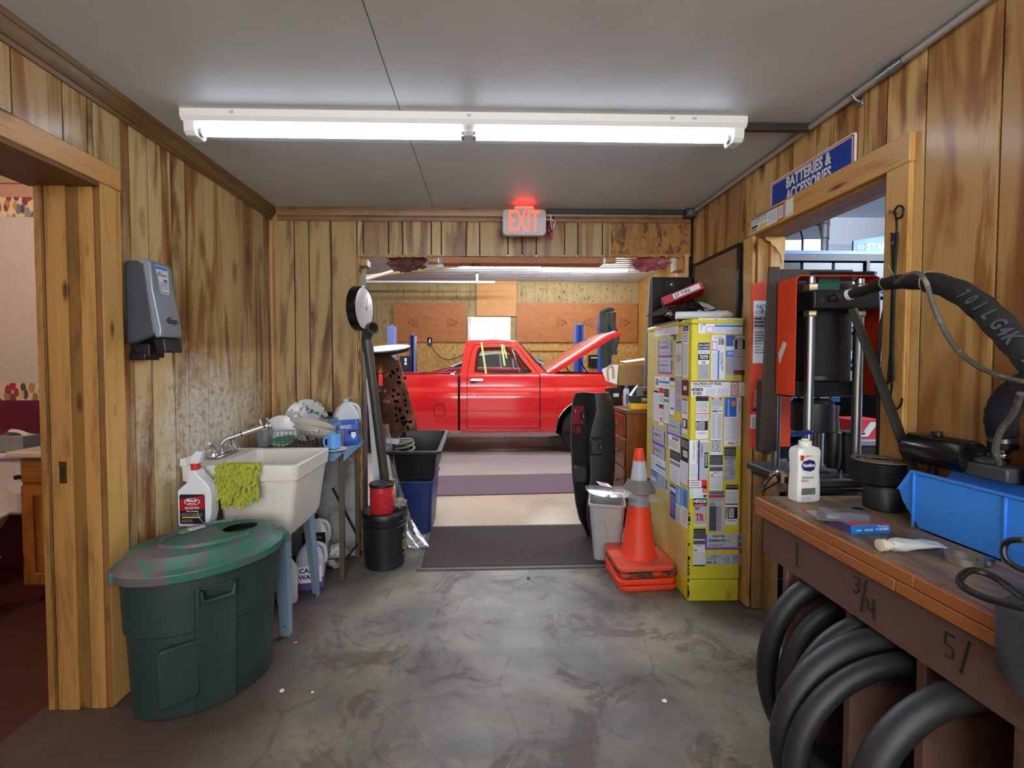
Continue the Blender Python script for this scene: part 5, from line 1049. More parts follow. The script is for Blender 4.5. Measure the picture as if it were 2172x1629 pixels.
t = thing('clear_plastic_cover', 'clear crumpled plastic sheet with a small sticker, pushed down over the top cone', 'plastic sheet', (.965, 2.83, .56))
m = MB(M('clear_plastic', 'bfc3c4', .12, vary=.05, trans=.6, alpha=.6))
def cf(u, v):
    a = 2*pi*u; r = .088+v*(.08+.0*max(0, cos(a+.35))**2+.17*max(0, cos(a-2.9))**2)
    return (r*cos(a), r*sin(a)*.75, .015-.11*v*(.35+.65*cos(a*1.0+.2)**2*(1 if cos(a) > 0 else -.35))+.008*sin(a*5)*v)
m.grid(cf, 60, 8); m.build('sheet', t, norm=False)
m = MB(M('grey_flange', '6e6a64', .5)); m.lathe([(.1, .0), (.095, .02), (.072, .06), (.066, .075)], n=36, cap0=False, cap1=False); m.build('collar', t)
m = MB(PAPER); m.frame((-.235, -.045, .052), (1, .2, -.25), (0, 1, .1)); m.rect(-.04, -.03, .045, .03, .0); m.use(RED).lines(-.035, -.02, .02, .02, 3, .001, 3); m.build('sticker', t)
# dresser
t = thing('wooden_dresser', 'old brown wooden dresser with drawers in the garage, behind the yellow cabinet', 'dresser', (1.08, 3.46, 0))
DRW = wood('dresser_wood', '7a3f16', '54270e', 'z', .35, knots=False, coat=.3); DRT = wood('dresser_top', '6d4a2e', '4a3120', 'x', .4, knots=False)
m = MB(DRW); m.box(0, 0, .05, .34, .68, .97); m.box(.03, .03, 0, .3, .65, .05); m.build('carcass', t, .004)
m = MB(DRT); m.box(-.02, -.02, .971, .36, .7, 1.005); m.build('top', t, .006)
for z0, z1 in ((.78, .955), (.55, .765), (.31, .535), (.08, .295)):
    m = MB(DRW); m.box(-.012, .02, z0, 0, .66, z1); o = m.build('drawer', t, .005)
    for y in (.17, .52):
        m = MB(M('old_brass_pull', '5d5440', .4, .8)); m.lathe_on((-.012, y, (z0+z1)/2), (-.04, y, (z0+z1)/2), [(.018, 0), (.008, .004), (.007, .012), (.014, .018), (.012, .026)], 16); m.build('knob', o)
m = MB(M('drawer_rail', '8f7a58', .5)); m.box(-.014, .01, .768, -.001, .67, .778); m.build('rail', t)
DT = 1.006
def onD(px, py): return G(px, py, DT)
t = thing('filter_box', 'black and yellow WIX filter carton with an open flap on the dresser', 'carton', (1.205, 3.535, DT), math.radians(-8))
m = MB(INK); m.box(-.075, -.06, .045, .075, .06, .1); m.use(M('wix_yellow', 'f0b81c', .45, vary=.04)).box(-.0755, -.0605, 0, .0755, .0605, .045)
m.frame((0, -.0606, 0), (1, 0, 0), (0, 0, 1)); m.use(WHITE).text('*WIX', -.0, .065, .022, .0004, .05); m.use(YELP).rect(.0, .058, .04, .061, .0004); m.build('carton', t)
m = MB(PAPER); m.add([(-.075, -.06, .1), (-.075, .06, .1), (-.03, .04, .17), (-.02, -.05, .19)], [(0, 1, 2, 3)]); m.use(GREY).box(-.02, .0, .1, .07, .055, .17); m.use(MAR).ball((.05, .0, .13), .025, 10, 8); m.build('open_flap', t)
for nm, lb, px_, py_, r, h, mt, cp in (('spray_can', 'white aerosol can with blue cap on the dresser, beside the filter carton', 1328, 861, .024, .17, M('can_white', 'd8dbe2', .3), M('cap_blue', '5f68b5', .4)),
        ('oil_can', 'small yellow tin with a dark top at the front edge of the dresser', 1308, 856, .026, .065, M('tin_yellow', 'd8b21f', .4), BLK),
        ('cleaner_can', 'bright orange bottle on the dresser, between the yellow tin and white can', 1318, 858, .016, .075, M('bottle_orange', 'e0472a', .4), M('cap_white', 'd5d5d5', .4)),
        ('blue_bottle', 'pale blue bottle standing at the back of the dresser', 1318, 848, .032, .2, M('bottle_paleblue', '8090bf', .35), BLK)):
    p = onD(px_, py_); t = thing(nm, lb, 'bottle' if 'bottle' in nm else 'can', (p.x, p.y, DT)); m = MB(mt); m.lathe([(r*.94, 0), (r, .004), (r, h*.78), (r*.6, h*.86)], n=20); m.build('body', t); m = MB(cp); m.cyl((0, 0, h*.86), (0, 0, h), r*.62); m.build('cap', t, .002)
    if nm == 'spray_can': m = MB(BLUE); m.frame((0, -r-.0004, 0), (1, 0, 0), (0, 0, 1)); m.rect(-.008, .02, .008, .1, 0); m.build('label', t)
t = thing('light_housing', 'black square lamp housing with a white tag, at the rear of the dresser', 'lamp', (1.12, 3.86, DT), .1)
m = MB(BLK); m.box(-.09, -.04, 0, .03, .05, .15); m.build('shell', t, .01); m = MB(PAPER); m.frame((0, -.041, 0), (1, 0, 0), (0, 0, 1)); m.rect(-.05, .07, -.0, .1, 0); m.build('tag', t)
t = thing('parts_carton', 'open tan cardboard carton with a white flap, propped above the dresser', 'carton', (1.2, 3.98, DT)); TANC = M('tan_card', 'a98e66', .7, vary=.1)
m = MB(TANC); m.box(-.06, -.08, .16, .2, .12, .34); m.use(M('stand_dark', '2a2826', .7)).box(-.02, -.05, 0, .17, .1, .16); m.build('box', t, .006)
m = MB(M('white_card', 'cfc4b4', .7)); m.add([(-.06, -.08, .34), (-.06, .1, .34), (-.17, .05, .3), (-.16, -.06, .2), (-.07, -.08, .17)], [(0, 1, 2, 3, 4)]); m.tube(cr([(-.14, -.07, .2), (-.15, -.07, .3), (-.11, -.075, .33), (-.1, -.08, .22)], 4), .012, 6); m.build('flap', t)
m = MB(PAPER); m.add([(.0, -.085, .36), (.22, -.085, .39), (.22, .1, .4), (.0, .1, .37)], [(0, 1, 2, 3)]); m.build('paper', t)
t = thing('grey_board', 'tall grey plastic board with a slot handle, standing on the dresser', 'board', (0, 0, 0))
a, b, c, d = P(1364, 860, 3.6), P(1395, 862, 3.6), P(1397, 590, 3.66), P(1379, 590, 3.66); GBM = M('grey_board', '6f7480', .6, vary=.15, vs=30)
for p in (a, b): p.z = DT+.001
hs = [P(x, y, 3.62) for x, y in ((1371, 800), (1376, 800), (1376.5, 763), (1372, 763))]
m = MB(GBM); o4 = [a, b, c, d]; m.loft([[p for p in o4], [p+V((0, .025, 0)) for p in o4], [V((q.x, 3.645, q.z)) for q in hs], [V((q.x, 3.605, q.z)) for q in hs], [p for p in o4]], False, False); m.build('panel', t)
m = MB(BLKM); m.loft([[V((q.x, 3.612, q.z)) for q in hs], [V((q.x, 3.642, q.z)) for q in hs]]); m.build('slot', t)
t = thing('ribbed_tray', 'black plastic panel with square ribs, standing at the back of the yellow cabinet top', 'plastic panel', (0, 0, 0))
a, b = P(1379, 900, 3.2), P(1465, 588, 3.2); m = MB(BLK); m.box(a.x, 3.195, 1.617, b.x, 3.21, b.z)
m.build('sheet', t, .01)
RBK = M('rib_black', '222428', .45); m = MB(RBK)
for f in (.0, .33, .63, .98): x = a.x+(b.x-a.x)*f; m.box(x-.003, 3.183, 1.62, x+.006, 3.195, b.z-.005)
for k_ in range(4): z = b.z-.012-k_*.098; m.box(a.x, 3.183, z, b.x, 3.195, z+.009)
m.build('rib', t); x = a.x+(b.x-a.x)*.48
m = MB(RBK); m.box(x-.035, 3.184, b.z-.09, x+.035, 3.195, b.z-.025); m.use(WHITE).cyl((x, 3.186, b.z-.055), (x, 3.18, b.z-.055), .007); m.build('catch', t)
# ================================================================ yellow cabinet covered in tyre labels
XC0, XC1, YC0, YC1, ZT = 1.15, 1.448, 2.53, 3.225, 1.615
t = thing('yellow_cabinet', 'tall yellow cabinet plastered with tyre labels beside the storeroom doorway', 'cabinet', (XC0, YC0, 0))
YEL = M('cabinet_yellow', 'd2c433', .42, vary=.08, vs=4, col2='8a7d24', s2=7, t2=(.6, .78)); YES = M('cabinet_side', 'cdbd74', .45, vary=.1, vs=4, col2='8d7c3c', s2=6, t2=(.62, .8))
W_, D_ = XC1-XC0, YC1-YC0
m = MB(YEL); m.box(.004, .004, 0, W_, D_, .125); m.box(0, 0, .127, W_, D_, ZT-.03); m.build('body', t, .008)
m = MB(YEL); m.loft([[(x, y, z) for x, y in rrect(-e, -e, W_+e*.2, D_+e*.1, .015)] for z, e in ((ZT-.03, .004), (ZT-.012, .006), (ZT, -.006))]); m.build('top', t, .003)
m = MB(YES); m.box(-.0022, .03, .14, .0, D_-.02, ZT-.045); m.build('side_panel', t)
m = MB(M('chipped_paint', '2c2a22', .7, vary=.3)); rg = random.Random(8)
for i in range(34):
    z = rg.uniform(.01, .5)*rg.choice((1, 1, 2)); w_ = rg.uniform(.003, .01)
    m.box(-.0008, -.0012, z, w_, .004, z+rg.uniform(.004, .018))
m.build('chips', t)
def sticker(px0, py0, px1, py1, base, bands=(), texts=(), lines=(), bars=(), side=False, seed=1, tilt=0):
    py0, py1 = min(py0, py1), max(py0, py1)
    """one label: base colour, coloured bands, print; fractions are of its own width and height"""
    if side: a, b = WX(px0, py1, XC0), WX(px1, py0, XC0); w = a.y-b.y; h = abs(WX(px0, py0, XC0).z-a.z)*.5+abs(b.z-WX(px1, py1, XC0).z)*.5; o = V((-.0026-.0004*(seed % 4), a.y-YC0, a.z)); u = (0, -1, 0)
    else: a, b = P(px0, py1, YC0), P(px1, py0, YC0); w = b.x-a.x; h = b.z-a.z; o = V((a.x-XC0, -.0005-.0004*(seed % 4), a.z)); u = (1, 0, 0)
    if side and o.z < .002: o.z = .002
    m = MB(base); m.frame(o, u, (0, 0, 1)); 
    if not side and o.x+w > W_+.012: w = W_+.012-o.x
    if tilt: m.X = m.X @ Matrix.Rotation(math.radians(tilt), 4, 'Z')
    m.box(0, 0, 0, w, h, .0004); k = .00045
    for x0, y0, x1, y1, c in bands: m.use(c).rect(x0*w, y0*h, x1*w, y1*h, k); k += .00004
    k += .0001
    for x0, y0, x1, y1, n, c in lines: m.use(c).lines(x0*w, y0*h, x1*w, y1*h, n, k, seed*7+n)
    for x0, y0, x1, y1 in bars: m.use(INK).bars(x0*w, y0*h, x1*w, y1*h, k, seed)
    for s_, x, y, hh, ww, c, rot in texts: m.use(c).text(s_, x*w, y*h, (hh*h if rot == 0 else hh*w), k+.0001, (ww*w if rot == 0 else ww*h), 0, rot)
    return m.build('tyre_label', t, smooth=0, norm=False)
S = sticker
full = (.06, .05, .94, .6)
# front
S(1481, 707, 1576, 675, PAPER, ((.36, .42, 1, .56, BLUE), (.17, .05, .34, .45, RED), (.18, .08, .33, .42, PAPER)), (('*Touring LSH', .36, .76, .17, .4, INK, 0), ('215/55R16 93H', .36, .6, .1, .34, GREY, 0), ('STH37U', .08, .22, .03, .5, INK, 90)), ((.38, .05, .97, .38, 4, LGREY),), ((.1, .5, .16, .92),), seed=1)
S(1480, 805, 1504.6, 727, LGREY, ((0, .8, 1, 1, NAVY), (0, .7, 1, .8, PAPER), (0, .53, 1, .69, INK), (0, .42, 1, .53, PAPER)), (('DUAL GUIDE', .05, .91, .055, .9, PAPER, 0), ('ALL TERRAIN', .05, .83, .055, .9, PAPER, 0), ('245/75R16', .12, .725, .04, .76, INK, 0), ('*TGT79', .12, .56, .1, .76, PAPER, 0)), ((.05, .03, .95, .4, 14, GREY),), ((.3, .43, .65, .5),), seed=2)
S(1507, 805, 1538.7, 711, PAPER, ((.46, .0, .58, .66, BLUE), (.06, .66, .42, .86, RED), (.09, .675, .39, .845, PAPER)), (('*Touring LSV', .72, .62, .13, .42, INK, -90), ('225/60R18', .62, .62, .07, .3, GREY, -90), ('ACADIA', .2, .93, .035, .6, GREY, 0)), ((.08, .04, .42, .6, 22, LGREY),), ((.5, .78, .92, .92),), seed=3)
S(1539, 797, 1559, 710, LGREY, ((0, .72, 1, 1, M('label_photo_blue', '2a5aa8', .5, vary=.5, vs=60)), (0, .62, 1, .72, PAPER), (0, .46, 1, .62, BLUE)), (('WTR', .15, .5, .08, .7, PAPER, 0),), ((.05, .05, .95, .42, 14, GREY),), seed=5)
S(1556, 795, 1583, 710, LGREY, ((0, .9, 1, 1, GREY), (0, .64, 1, .88, INK), (.3, .66, .68, .86, PAPER), (0, .0, 1, .12, MAR), (0, .44, 1, .46, RED)), (('2438', .05, .66, .16, .2, PAPER, 90), ('5103', .94, .86, .16, .2, PAPER, -90), ('ENDURE', .15, .92, .05, .7, PAPER, 0)), ((.05, .15, .95, .42, 9, GREY), (.05, .48, .95, .62, 5, GREY)), ((.34, .68, .64, .85),), seed=6)
S(1466, 840, 1579, 808, PAPER, ((0, .94, 1, 1, NAVY), (.74, .04, .88, .93, RED), (.755, .09, .865, .88, PAPER), (.01, .34, .22, .52, INK)), (('*WILDPEAK A/T TRAIL', .02, .73, .16, .55, INK, 0), ('205/70R16 97H', .02, .58, .11, .35, INK, 0), ('2871-1481', .03, .37, .1, .18, PAPER, 0)), ((.27, .06, .45, .5, 7, LGREY), (.5, .06, .7, .5, 7, LGREY), (.77, .2, .85, .8, 4, GREY)), ((.03, .06, .2, .3),), seed=7)
S(1475, 931, 1502.7, 840, PAPER, ((0, .92, 1, 1, INK), (.4, .95, 1, 1, MAR), (0, .58, 1, .6, RED), (0, .2, 1, .42, INK), (.28, .22, .7, .4, PAPER), (0, .88, 1, .92, INK)), (('0052', .02, .39, .2, .18, PAPER, -90), ('2453', .98, .39, .2, .18, PAPER, -90), ('24530052', .15, .12, .03, .7, INK, 0)), ((.04, .62, .96, .86, 8, GREY), (.04, .45, .96, .56, 4, GREY)), ((.32, .23, .66, .39),), seed=9)
S(1506, 965, 1532.8, 841, PAPER, ((.02, .83, .98, .985, LGREY), (.05, .955, .25, .98, RED), (.7, .955, .95, .98, RED)), (('225/60R17', .05, .79, .025, .7, INK, 0), ('99H', .62, .735, .03, .33, INK, 0)), ((.06, .28, .46, .71, 24, GREY), (.54, .28, .94, .71, 24, GREY), (.06, .05, .94, .26, 6, INK)), ((.1, .73, .55, .77),), seed=10)
S(1534.5, 945, 1572, 843, PAPER, ((.02, .6, .72, 1, M('bright_blue', '1f62c0', .5, vary=.2, vs=30)), (.42, .82, .68, .93, ORG)), (('DESTINATION', .3, .62, .09, .34, PAPER, 90), ('9', .74, .03, .05, .1, INK, 0), ('TOURING', .86, .96, .09, .25, INK, -90)), ((.05, .1, .95, .57, 17, LGREY),), ((.25, .03, .68, .07),), seed=11)
S(1535, 1020, 1561, 948, LGREY, ((0, .74, 1, 1, INK), (0, .66, 1, .74, GREY), (.5, .2, .98, .23, RED), (0, .97, 1, 1, MAR)), (('Radial', .1, .6, .06, .8, INK, 0), ('LT2', .15, .5, .07, .6, INK, 0)), ((.05, .76, .95, .95, 5, GREY), (.05, .25, .95, .46, 7, GREY), (.05, .03, .95, .18, 4, GREY)), seed=13)
S(1504.4, 1040, 1532.8, 965, PAPER, ((0, .72, 1, 1, INK), (0, .66, 1, .71, LGREY), (0, .54, 1, .66, M('tread_grey', '4d545a', .6, vary=.4, vs=40))), (('LIMITED', .25, .47, .05, .5, RED, 0),), ((.05, .74, .95, .97, 6, GREY), (.05, .05, .95, .42, 9, LGREY)), ((.08, .4, .3, .46),), seed=14)
S(1461, 1018, 1502.7, 934, PAPER, ((.46, 0, .54, 1, NAVY), (.54, .0, 1, .96, LGREY), (.8, .3, .98, .7, INK)), (('ZIEX ZE950 A/S', .38, .97, .09, .55, INK, -90), ('225/50R17 94W', .2, .97, .07, .45, INK, -90), ('KENDA', .84, .65, .1, .3, PAPER, -90), ('KINERGY', .6, .9, .1, .35, NAVY, -90)), ((.02, .05, .42, .4, 9, LGREY),), seed=15)
S(1460.6, 1035, 1499.5, 1018, PAPER, ((0, 0, .72, 1, RED), (.02, .08, .7, .92, PAPER), (.72, .0, 1, 1, M('bright_red', 'd42a22', .5)), (.74, .0, 1, .25, INK)), (), ((.1, .2, .6, .8, 2, GREY),), seed=17)
S(1463, 1057, 1499, 1035, PAPER, ((.75, .55, 1, 1, RED), (.8, .1, .98, .35, NAVY)), (('2R', .78, .65, .25, .2, PAPER, 0),), ((.05, .1, .2, .9, 7, LGREY),), seed=18)
S(1470, 1074, 1499, 1057, INK, ((0, 0, 1, .3, RED),), (('*MRS28', .05, .42, .46, .9, PAPER, 0), ('MONSTER RST', .15, .07, .16, .7, PAPER, 0)), seed=19)
S(1472, 1116, 1499, 1074, LGREY, ((0, 0, 1, .1, PAPER),), (('*TR', .1, .25, .38, .7, RED, 0),), ((.05, .02, .95, .14, 2, LAV), (.9, .2, .98, .95, 8, GREY)), ((.05, .82, .4, .97),), seed=20)
S(1501.5, 1128, 1537, 1041, LGREY, ((0, .92, 1, 1, GREY), (0, .84, 1, .9, RED), (.06, .02, .5, .63, M('photo_dark', '474b55', .5, vary=.5, vs=50)), (.5, .02, .8, .63, M('photo_pink', '9c8f97', .5, vary=.3, vs=50))), (('*SOLAR', .12, .915, .05, .8, INK, 0), ('225/50R17 97V', .1, .74, .03, .7, GREY, 0)), ((.06, .78, .9, .83, 2, GREY),), ((.08, .65, .4, .71),), seed=21)
S(1538, 1113, 1565.6, 1028, PAPER, ((0, .88, 1, 1, INK), (0, .5, 1, .53, INK), (0, .15, 1, .44, INK), (.3, .18, .68, .41, PAPER)), (('FORTUNE', .05, .93, .04, .9, YELP, 0), ('5028', .03, .42, .2, .26, PAPER, -90), ('2466', .97, .42, .2, .26, PAPER, -90), ('24665028', .12, .08, .04, .72, INK, 0)), ((.05, .56, .95, .84, 8, LGREY),), ((.34, .2, .64, .4),), seed=22)
S(1470, 1201, 1496.5, 1121, PAPER, ((0, .73, 1, 1, INK), (0, .68, 1, .72, LGREY), (0, .58, 1, .68, M('tread_grey', '4d545a', .6)), (0, 0, 1, .04, NAVY)), (('LIMITED', .25, .52, .04, .5, RED, 0),), ((.05, .76, .95, .97, 6, GREY), (.05, .06, .95, .38, 10, LGREY)), ((.08, .4, .35, .46),), seed=25)
S(1495, 1166, 1579, 1132, LGREY, ((0, 0, .05, 1, PURP), (0, 0, .98, .15, PURP), (.86, .2, .87, 1, GREY)), (('*NEXEN TIRE', .2, .8, .12, .32, INK, 0), ('*ROADIAN HTX', .1, .5, .17, .46, INK, 0), ('RH5', .58, .51, .09, .08, INK, 0), ('275/60R 20 115', .1, .22, .13, .36, INK, 0), ('<OEM>', .52, .22, .1, .14, LAV, 0)), ((.66, .45, .82, .7, 3, LGREY),), ((.88, .6, .97, .95), (.88, .2, .97, .5)), seed=26)
S(1497, 1197.5, 1579, 1175, LGREY, ((.72, .05, .99, .95, M('print_grey2', 'a2a6ae', .6)),), (('KINERGY GT', .12, .72, .16, .3, INK, 0), ('205/70R15 96T', .02, .52, .11, .28, INK, 0), ('96H', .44, .4, .14, .07, INK, 0)), ((.5, .1, .68, .8, 4, GREY), (.74, .1, .97, .9, 7, GREY)), ((.02, .1, .16, .34), (.22, .08, .28, .36)), seed=27)
# side
def nex(x0, y1, x1, y0, sd): S(x0, y1, x1, y0, LGREY, ((0, 0, 1, .13, PURP), (0, 0, .06, 1, PURP)), (('ROADIAN AT', .14, .5, .14, .55, INK, 0), ('N NEXEN TIRE', .12, .8, .08, .5, GREY, 0), ('225/65R 17', .14, .22, .1, .6, GREY, 0)), ((.72, .4, .92, .7, 4, LGREY),), ((.9, .2, .98, .9),), True, sd)
S(1390, 715, 1440, 688, PAPER, ((.03, .3, .38, .75, RED), (.04, .33, .37, .72, PAPER)), (('ENASAVE', .05, .45, .16, .3, RED, 0),), ((.45, .1, .95, .9, 8, LGREY), (.03, .8, .4, .95, 2, GREY)), (), True, 31)
nex(1397, 759, 1428, 720, 32); nex(1397, 792, 1428, 760, 33)
S(1424, 722, 1434.5, 706, M('tyre_cutout', '333338', .6), ((.0, .0, .55, .5, YEL),), (), (), (), True, 34)
S(1434.6, 797, 1447.5, 722, PAPER, ((.05, .92, .95, .985, INK),), (), ((.1, .05, .9, .88, 20, LGREY), (.1, .4, .9, .6, 4, GREY)), (), True, 35)
S(1449, 801, 1462, 680, PAPER, ((.02, .82, .98, .96, NAVY),), (('Radial', .12, .91, .035, .76, PAPER, 0), ('T/A', .3, .84, .035, .4, PAPER, 0)), ((.1, .05, .9, .6, 22, LGREY), (.1, .62, .9, .8, 4, GREY)), (), True, 36)
S(1390, 821, 1421, 797, PAPER, ((.3, .45, 1, .65, BLUE),), (('Touring', .35, .75, .16, .4, GREY, 0),), ((.35, .1, .95, .4, 3, LGREY),), ((.05, .2, .26, .8),), True, 37)
S(1421, 878, 1432.5, 799, PAPER, ((0, .9, 1, 1, MAR), (0, .72, 1, .8, YELP), (.3, .14, .8, .2, MAR)), (), ((.1, .22, .9, .7, 13, LGREY),), (), True, 38)
S(1433, 838, 1446, 803, LAV, (), (), ((.1, .1, .9, .9, 8, GREY),), (), True, 39)
S(1447, 838, 1461.5, 805, MAR, ((.25, .35, .75, .62, PAPER),), (), (), (), True, 40)
S(1386.6, 890, 1398.7, 824, PAPER, ((.05, .9, .95, .97, INK),), (), ((.1, .05, .9, .86, 16, LGREY),), (), True, 41)
S(1398.7, 900, 1409, 821, PAPER, ((0, .86, 1, 1, RED), (0, .5, 1, .56, INK), (0, .44, 1, .5, RED)), (('*TR', .15, .08, .12, .7, RED, 0),), ((.1, .6, .9, .82, 6, GREY), (.1, .24, .9, .42, 5, LGREY)), (), True, 42)
S(1409.5, 895, 1420, 823, PAPER, ((0, .76, 1, 1, INK), (0, .6, 1, .7, GREY)), (), ((.1, .05, .9, .56, 13, LGREY), (.1, .8, .9, .97, 5, GREY)), (), True, 43)
S(1433, 889, 1447, 841, LAV, ((.0, .0, 1, .34, YELP),), (), ((.1, .38, .9, .95, 10, GREY),), (), True, 44)
S(1447.7, 917, 1460, 843, PAPER, ((0, .93, 1, 1, GREY), (0, .58, 1, .6, INK), (0, .14, 1, .42, INK), (.3, .18, .68, .38, PAPER)), (('0050', .05, .4, .2, .24, PAPER, -90),), ((.1, .62, .9, .9, 8, GREY),), (), True, 45)
nex(1416, 919, 1447.5, 884, 46); nex(1385, 938, 1413, 901, 47); nex(1386, 971, 1414, 932, 48)
S(1417, 948, 1443, 918, PAPER, ((.4, .7, .9, .9, INK), (0, 0, .05, 1, INK)), (('KENDA', .45, .75, .1, .4, PAPER, 0),), ((.1, .1, .9, .6, 5, GREY),), (), True, 49)
S(1445, 969, 1462, 925, INK, ((.3, .1, .9, .4, PAPER), (.1, .55, .5, .9, GREY)), (), ((.35, .15, .85, .35, 3, GREY), (.55, .5, .95, .9, 5, LGREY)), (), True, 50)
S(1382, 993, 1413, 961, PAPER, ((.35, .4, 1, .55, BLUE),), (('Touring', .35, .68, .12, .4, GREY, 0),), ((.4, .08, .95, .35, 4, LGREY), (.05, .1, .3, .9, 6, LGREY)), (), True, 51)
S(1382, 1024, 1398, 990, M('sky_label', '8fb4de', .5), ((0, .8, 1, .9, BLUE), (0, .25, .6, .5, PAPER)), (), ((.1, .5, .9, .76, 4, NAVY),), (), True, 52)
S(1398, 1034, 1418, 999, M('mint_label', 'bcc9cc', .55), (), (), ((.08, .08, .7, .92, 9, GREY),), ((.75, .2, .95, .8),), True, 53)
S(1422, 1018, 1444, 950, PAPER, ((0, .72, 1, 1, INK), (0, .55, 1, .66, GREY)), (), ((.08, .05, .92, .5, 11, LGREY), (.08, .76, .92, .96, 5, GREY)), (), True, 54)
S(1444, 1020, 1461, 966, PAPER, ((0, .86, 1, 1, INK),), (), ((.08, .05, .92, .8, 13, LGREY),), (), True, 55)
S(1422, 1094, 1434, 1024, M('deep_blue_label', '2b4fb4', .5), ((0, .8, 1, .92, PAPER),), (), ((.1, .1, .9, .7, 9, LAV),), (), True, 56)
S(1434.8, 1105, 1447, 1026, PAPER, ((0, .5, 1, 1, M('mid_blue_label', '5f95d8', .5)),), (('THUNDER', .3, .95, .4, .4, PAPER, -90),), ((.1, .05, .9, .46, 9, GREY),), (), True, 57)
S(1447.3, 1112, 1461, 1031, PAPER, ((0, .5, 1, 1, M('mid_blue_label', '5f95d8', .5)),), (('THUNDER', .3, .95, .4, .4, NAVY, -90),), ((.1, .05, .9, .46, 9, GREY),), (), True, 58)
# on top of the cabinet
TT = ZT+.001
t = thing('magazine_box', 'red catalogue box with white print, tilted on top of the yellow cabinet', 'box', (1.31, 3.0, TT+.165)); t.rotation_euler = (math.radians(-6), math.radians(-22), math.radians(-20))
m = MB(M('catalogue_red', 'b22632', .45)); m.box(-.13, -.09, 0, .13, .1, .055); m.build('box', t, .004)
m = MB(PAPER); m.frame((.0, -.0905, 0), (1, 0, 0), (0, 0, 1)); m.rect(-.06, .012, .11, .045, 0); m.use(INK).text('37 TIRE', -.05, .018, .02, .0004, .1); m.world()
for i in range(4): m.use(LGREY if i % 2 else INK).box(-.1315, -.08, .01+.01*i, -.13, .09, .014+.01*i)
m.build('print', t)
t = thing('plastic_bag', 'black rubbish bag with white leaflets lying on top of the yellow cabinet', 'bag', (1.3, 2.93, TT))
BAGM = M('bag_black', '1c1d1c', .3, vary=.4, vs=18, bump=.5, bs=20); m = MB(BAGM); blob(m, (0, 0, .075), (.12, .13, .055), 4, .18, 26, 16, 3); m.build('body', t)
m = MB(PAPER); m.add([(.06, -.13, .07), (.14, -.1, .09), (.14, .0, .13), (.05, -.05, .14)], [(0, 1, 2, 3)]); m.add([(.0, -.14, .06), (.1, -.135, .02), (.12, -.1, .03), (.03, -.1, .09)], [(0, 1, 2, 3)]); m.build('leaflet', t)
m = MB(M('clear_sleeve', '4c4c46', .2, vary=.3)); a = P(1368, 672, 3.05); b = P(1440, 645, 2.95); c = P(1405, 668, 2.95); m.add([a-t.location, (c-t.location), (b-t.location), (a.lerp(b, .5)-t.location+V((0, 0, .02)))], [(0, 1, 2, 3)]); m.build('sleeve', t)
t = thing('waste_pipe', 'white plastic waste pipe with an elbow, lying along the front of the cabinet top', 'pipe', (0, 0, 0))
a, b = P(1437, 667, 2.62), P(1525, 662, 2.62); z = TT+.026; m = MB(M('pvc_white', 'c9ccd2', .3)); m.cyl((a.x, 2.64, z), (b.x, 2.6, z), .022); m.build('tube', t)
m = MB(M('pvc_white', 'c9ccd2', .3)); x = b.x-.02; m.cyl((x-.01, 2.607, z), (x+.02, 2.602, z), .026); m.tube(cr([(x+.01, 2.6, z), (x+.05, 2.6, z+.004), (x+.085, 2.62, z)], 5), [.022]*6+[.02]*5, 12); m.build('elbow', t)
m = MB(M('manila', '9c8c62', .7)); m.grid(lambda u, v: (1.13+.12*u, 2.66+.4*v, TT+.001+.008*u*sin(v*6)**2), 8, 10); simple('folder', m, 'tan paper folder hanging over the top edge of the yellow cabinet', 'folder')
# cork board on the wall
t = thing('cork_board', 'brown cork notice board in a thin black frame on the panelled wall', 'notice board', (0, 0, 0))
m = MB(M('cork', '8f7250', .85, vary=.2, vs=80)); m.box(1.458, 2.62, 1.35, 1.466, 3.17, 2.04); m.build('board', t)
m = MB(BLK); m.hollow([(2.6, 1.33), (3.185, 1.33), (3.185, 2.055), (2.6, 2.055)], [(2.625, 1.355), (3.165, 1.355), (3.165, 2.035), (2.625, 2.035)], 1.452, 1.472, 'x'); m.build('frame', t, .002)
# signs over the storeroom doorway
t = thing('batteries_sign', 'blue BATTERIES & ACCESSORIES sign with red and white border above the doorway', 'sign', (1.468, 2.068, 2.2))
m = MB(WHITE); m.prism([(y, z) for y, z in rrect(-.268, -.085, .268, .085, .012)], -.004, .003, 'x'); m.build('plate', t)
m = MB(M('sign_red', 'b3202c', .35)); m.frame((-.0042, 0, 0), (0, -1, 0), (0, 0, 1)); m.prism(rrect(-.262, -.079, .262, .079, .01), 0, .0002)
m.use(WHITE).prism(rrect(-.257, -.074, .257, .074, .008), .0003, .0004); m.use(M('sign_blue', '1a3f9c', .3, vary=.04)).prism(rrect(-.253, -.07, .253, .07, .006), .0005, .0006); m.build('border', t)
m = MB(WHITE); m.frame((-.005, 0, 0), (0, -1, 0), (0, 0, 1)); m.text('*BATTERIES &', -.145, .014, .054, 0, .29); m.text('*ACCESSORIES', -.145, -.047, .054, 0, .29); m.build('lettering', t)
t = thing('header_label', 'white tyre label stuck on the pine header over the storeroom doorway', 'label', (1.4505, 2.31, 2.107))
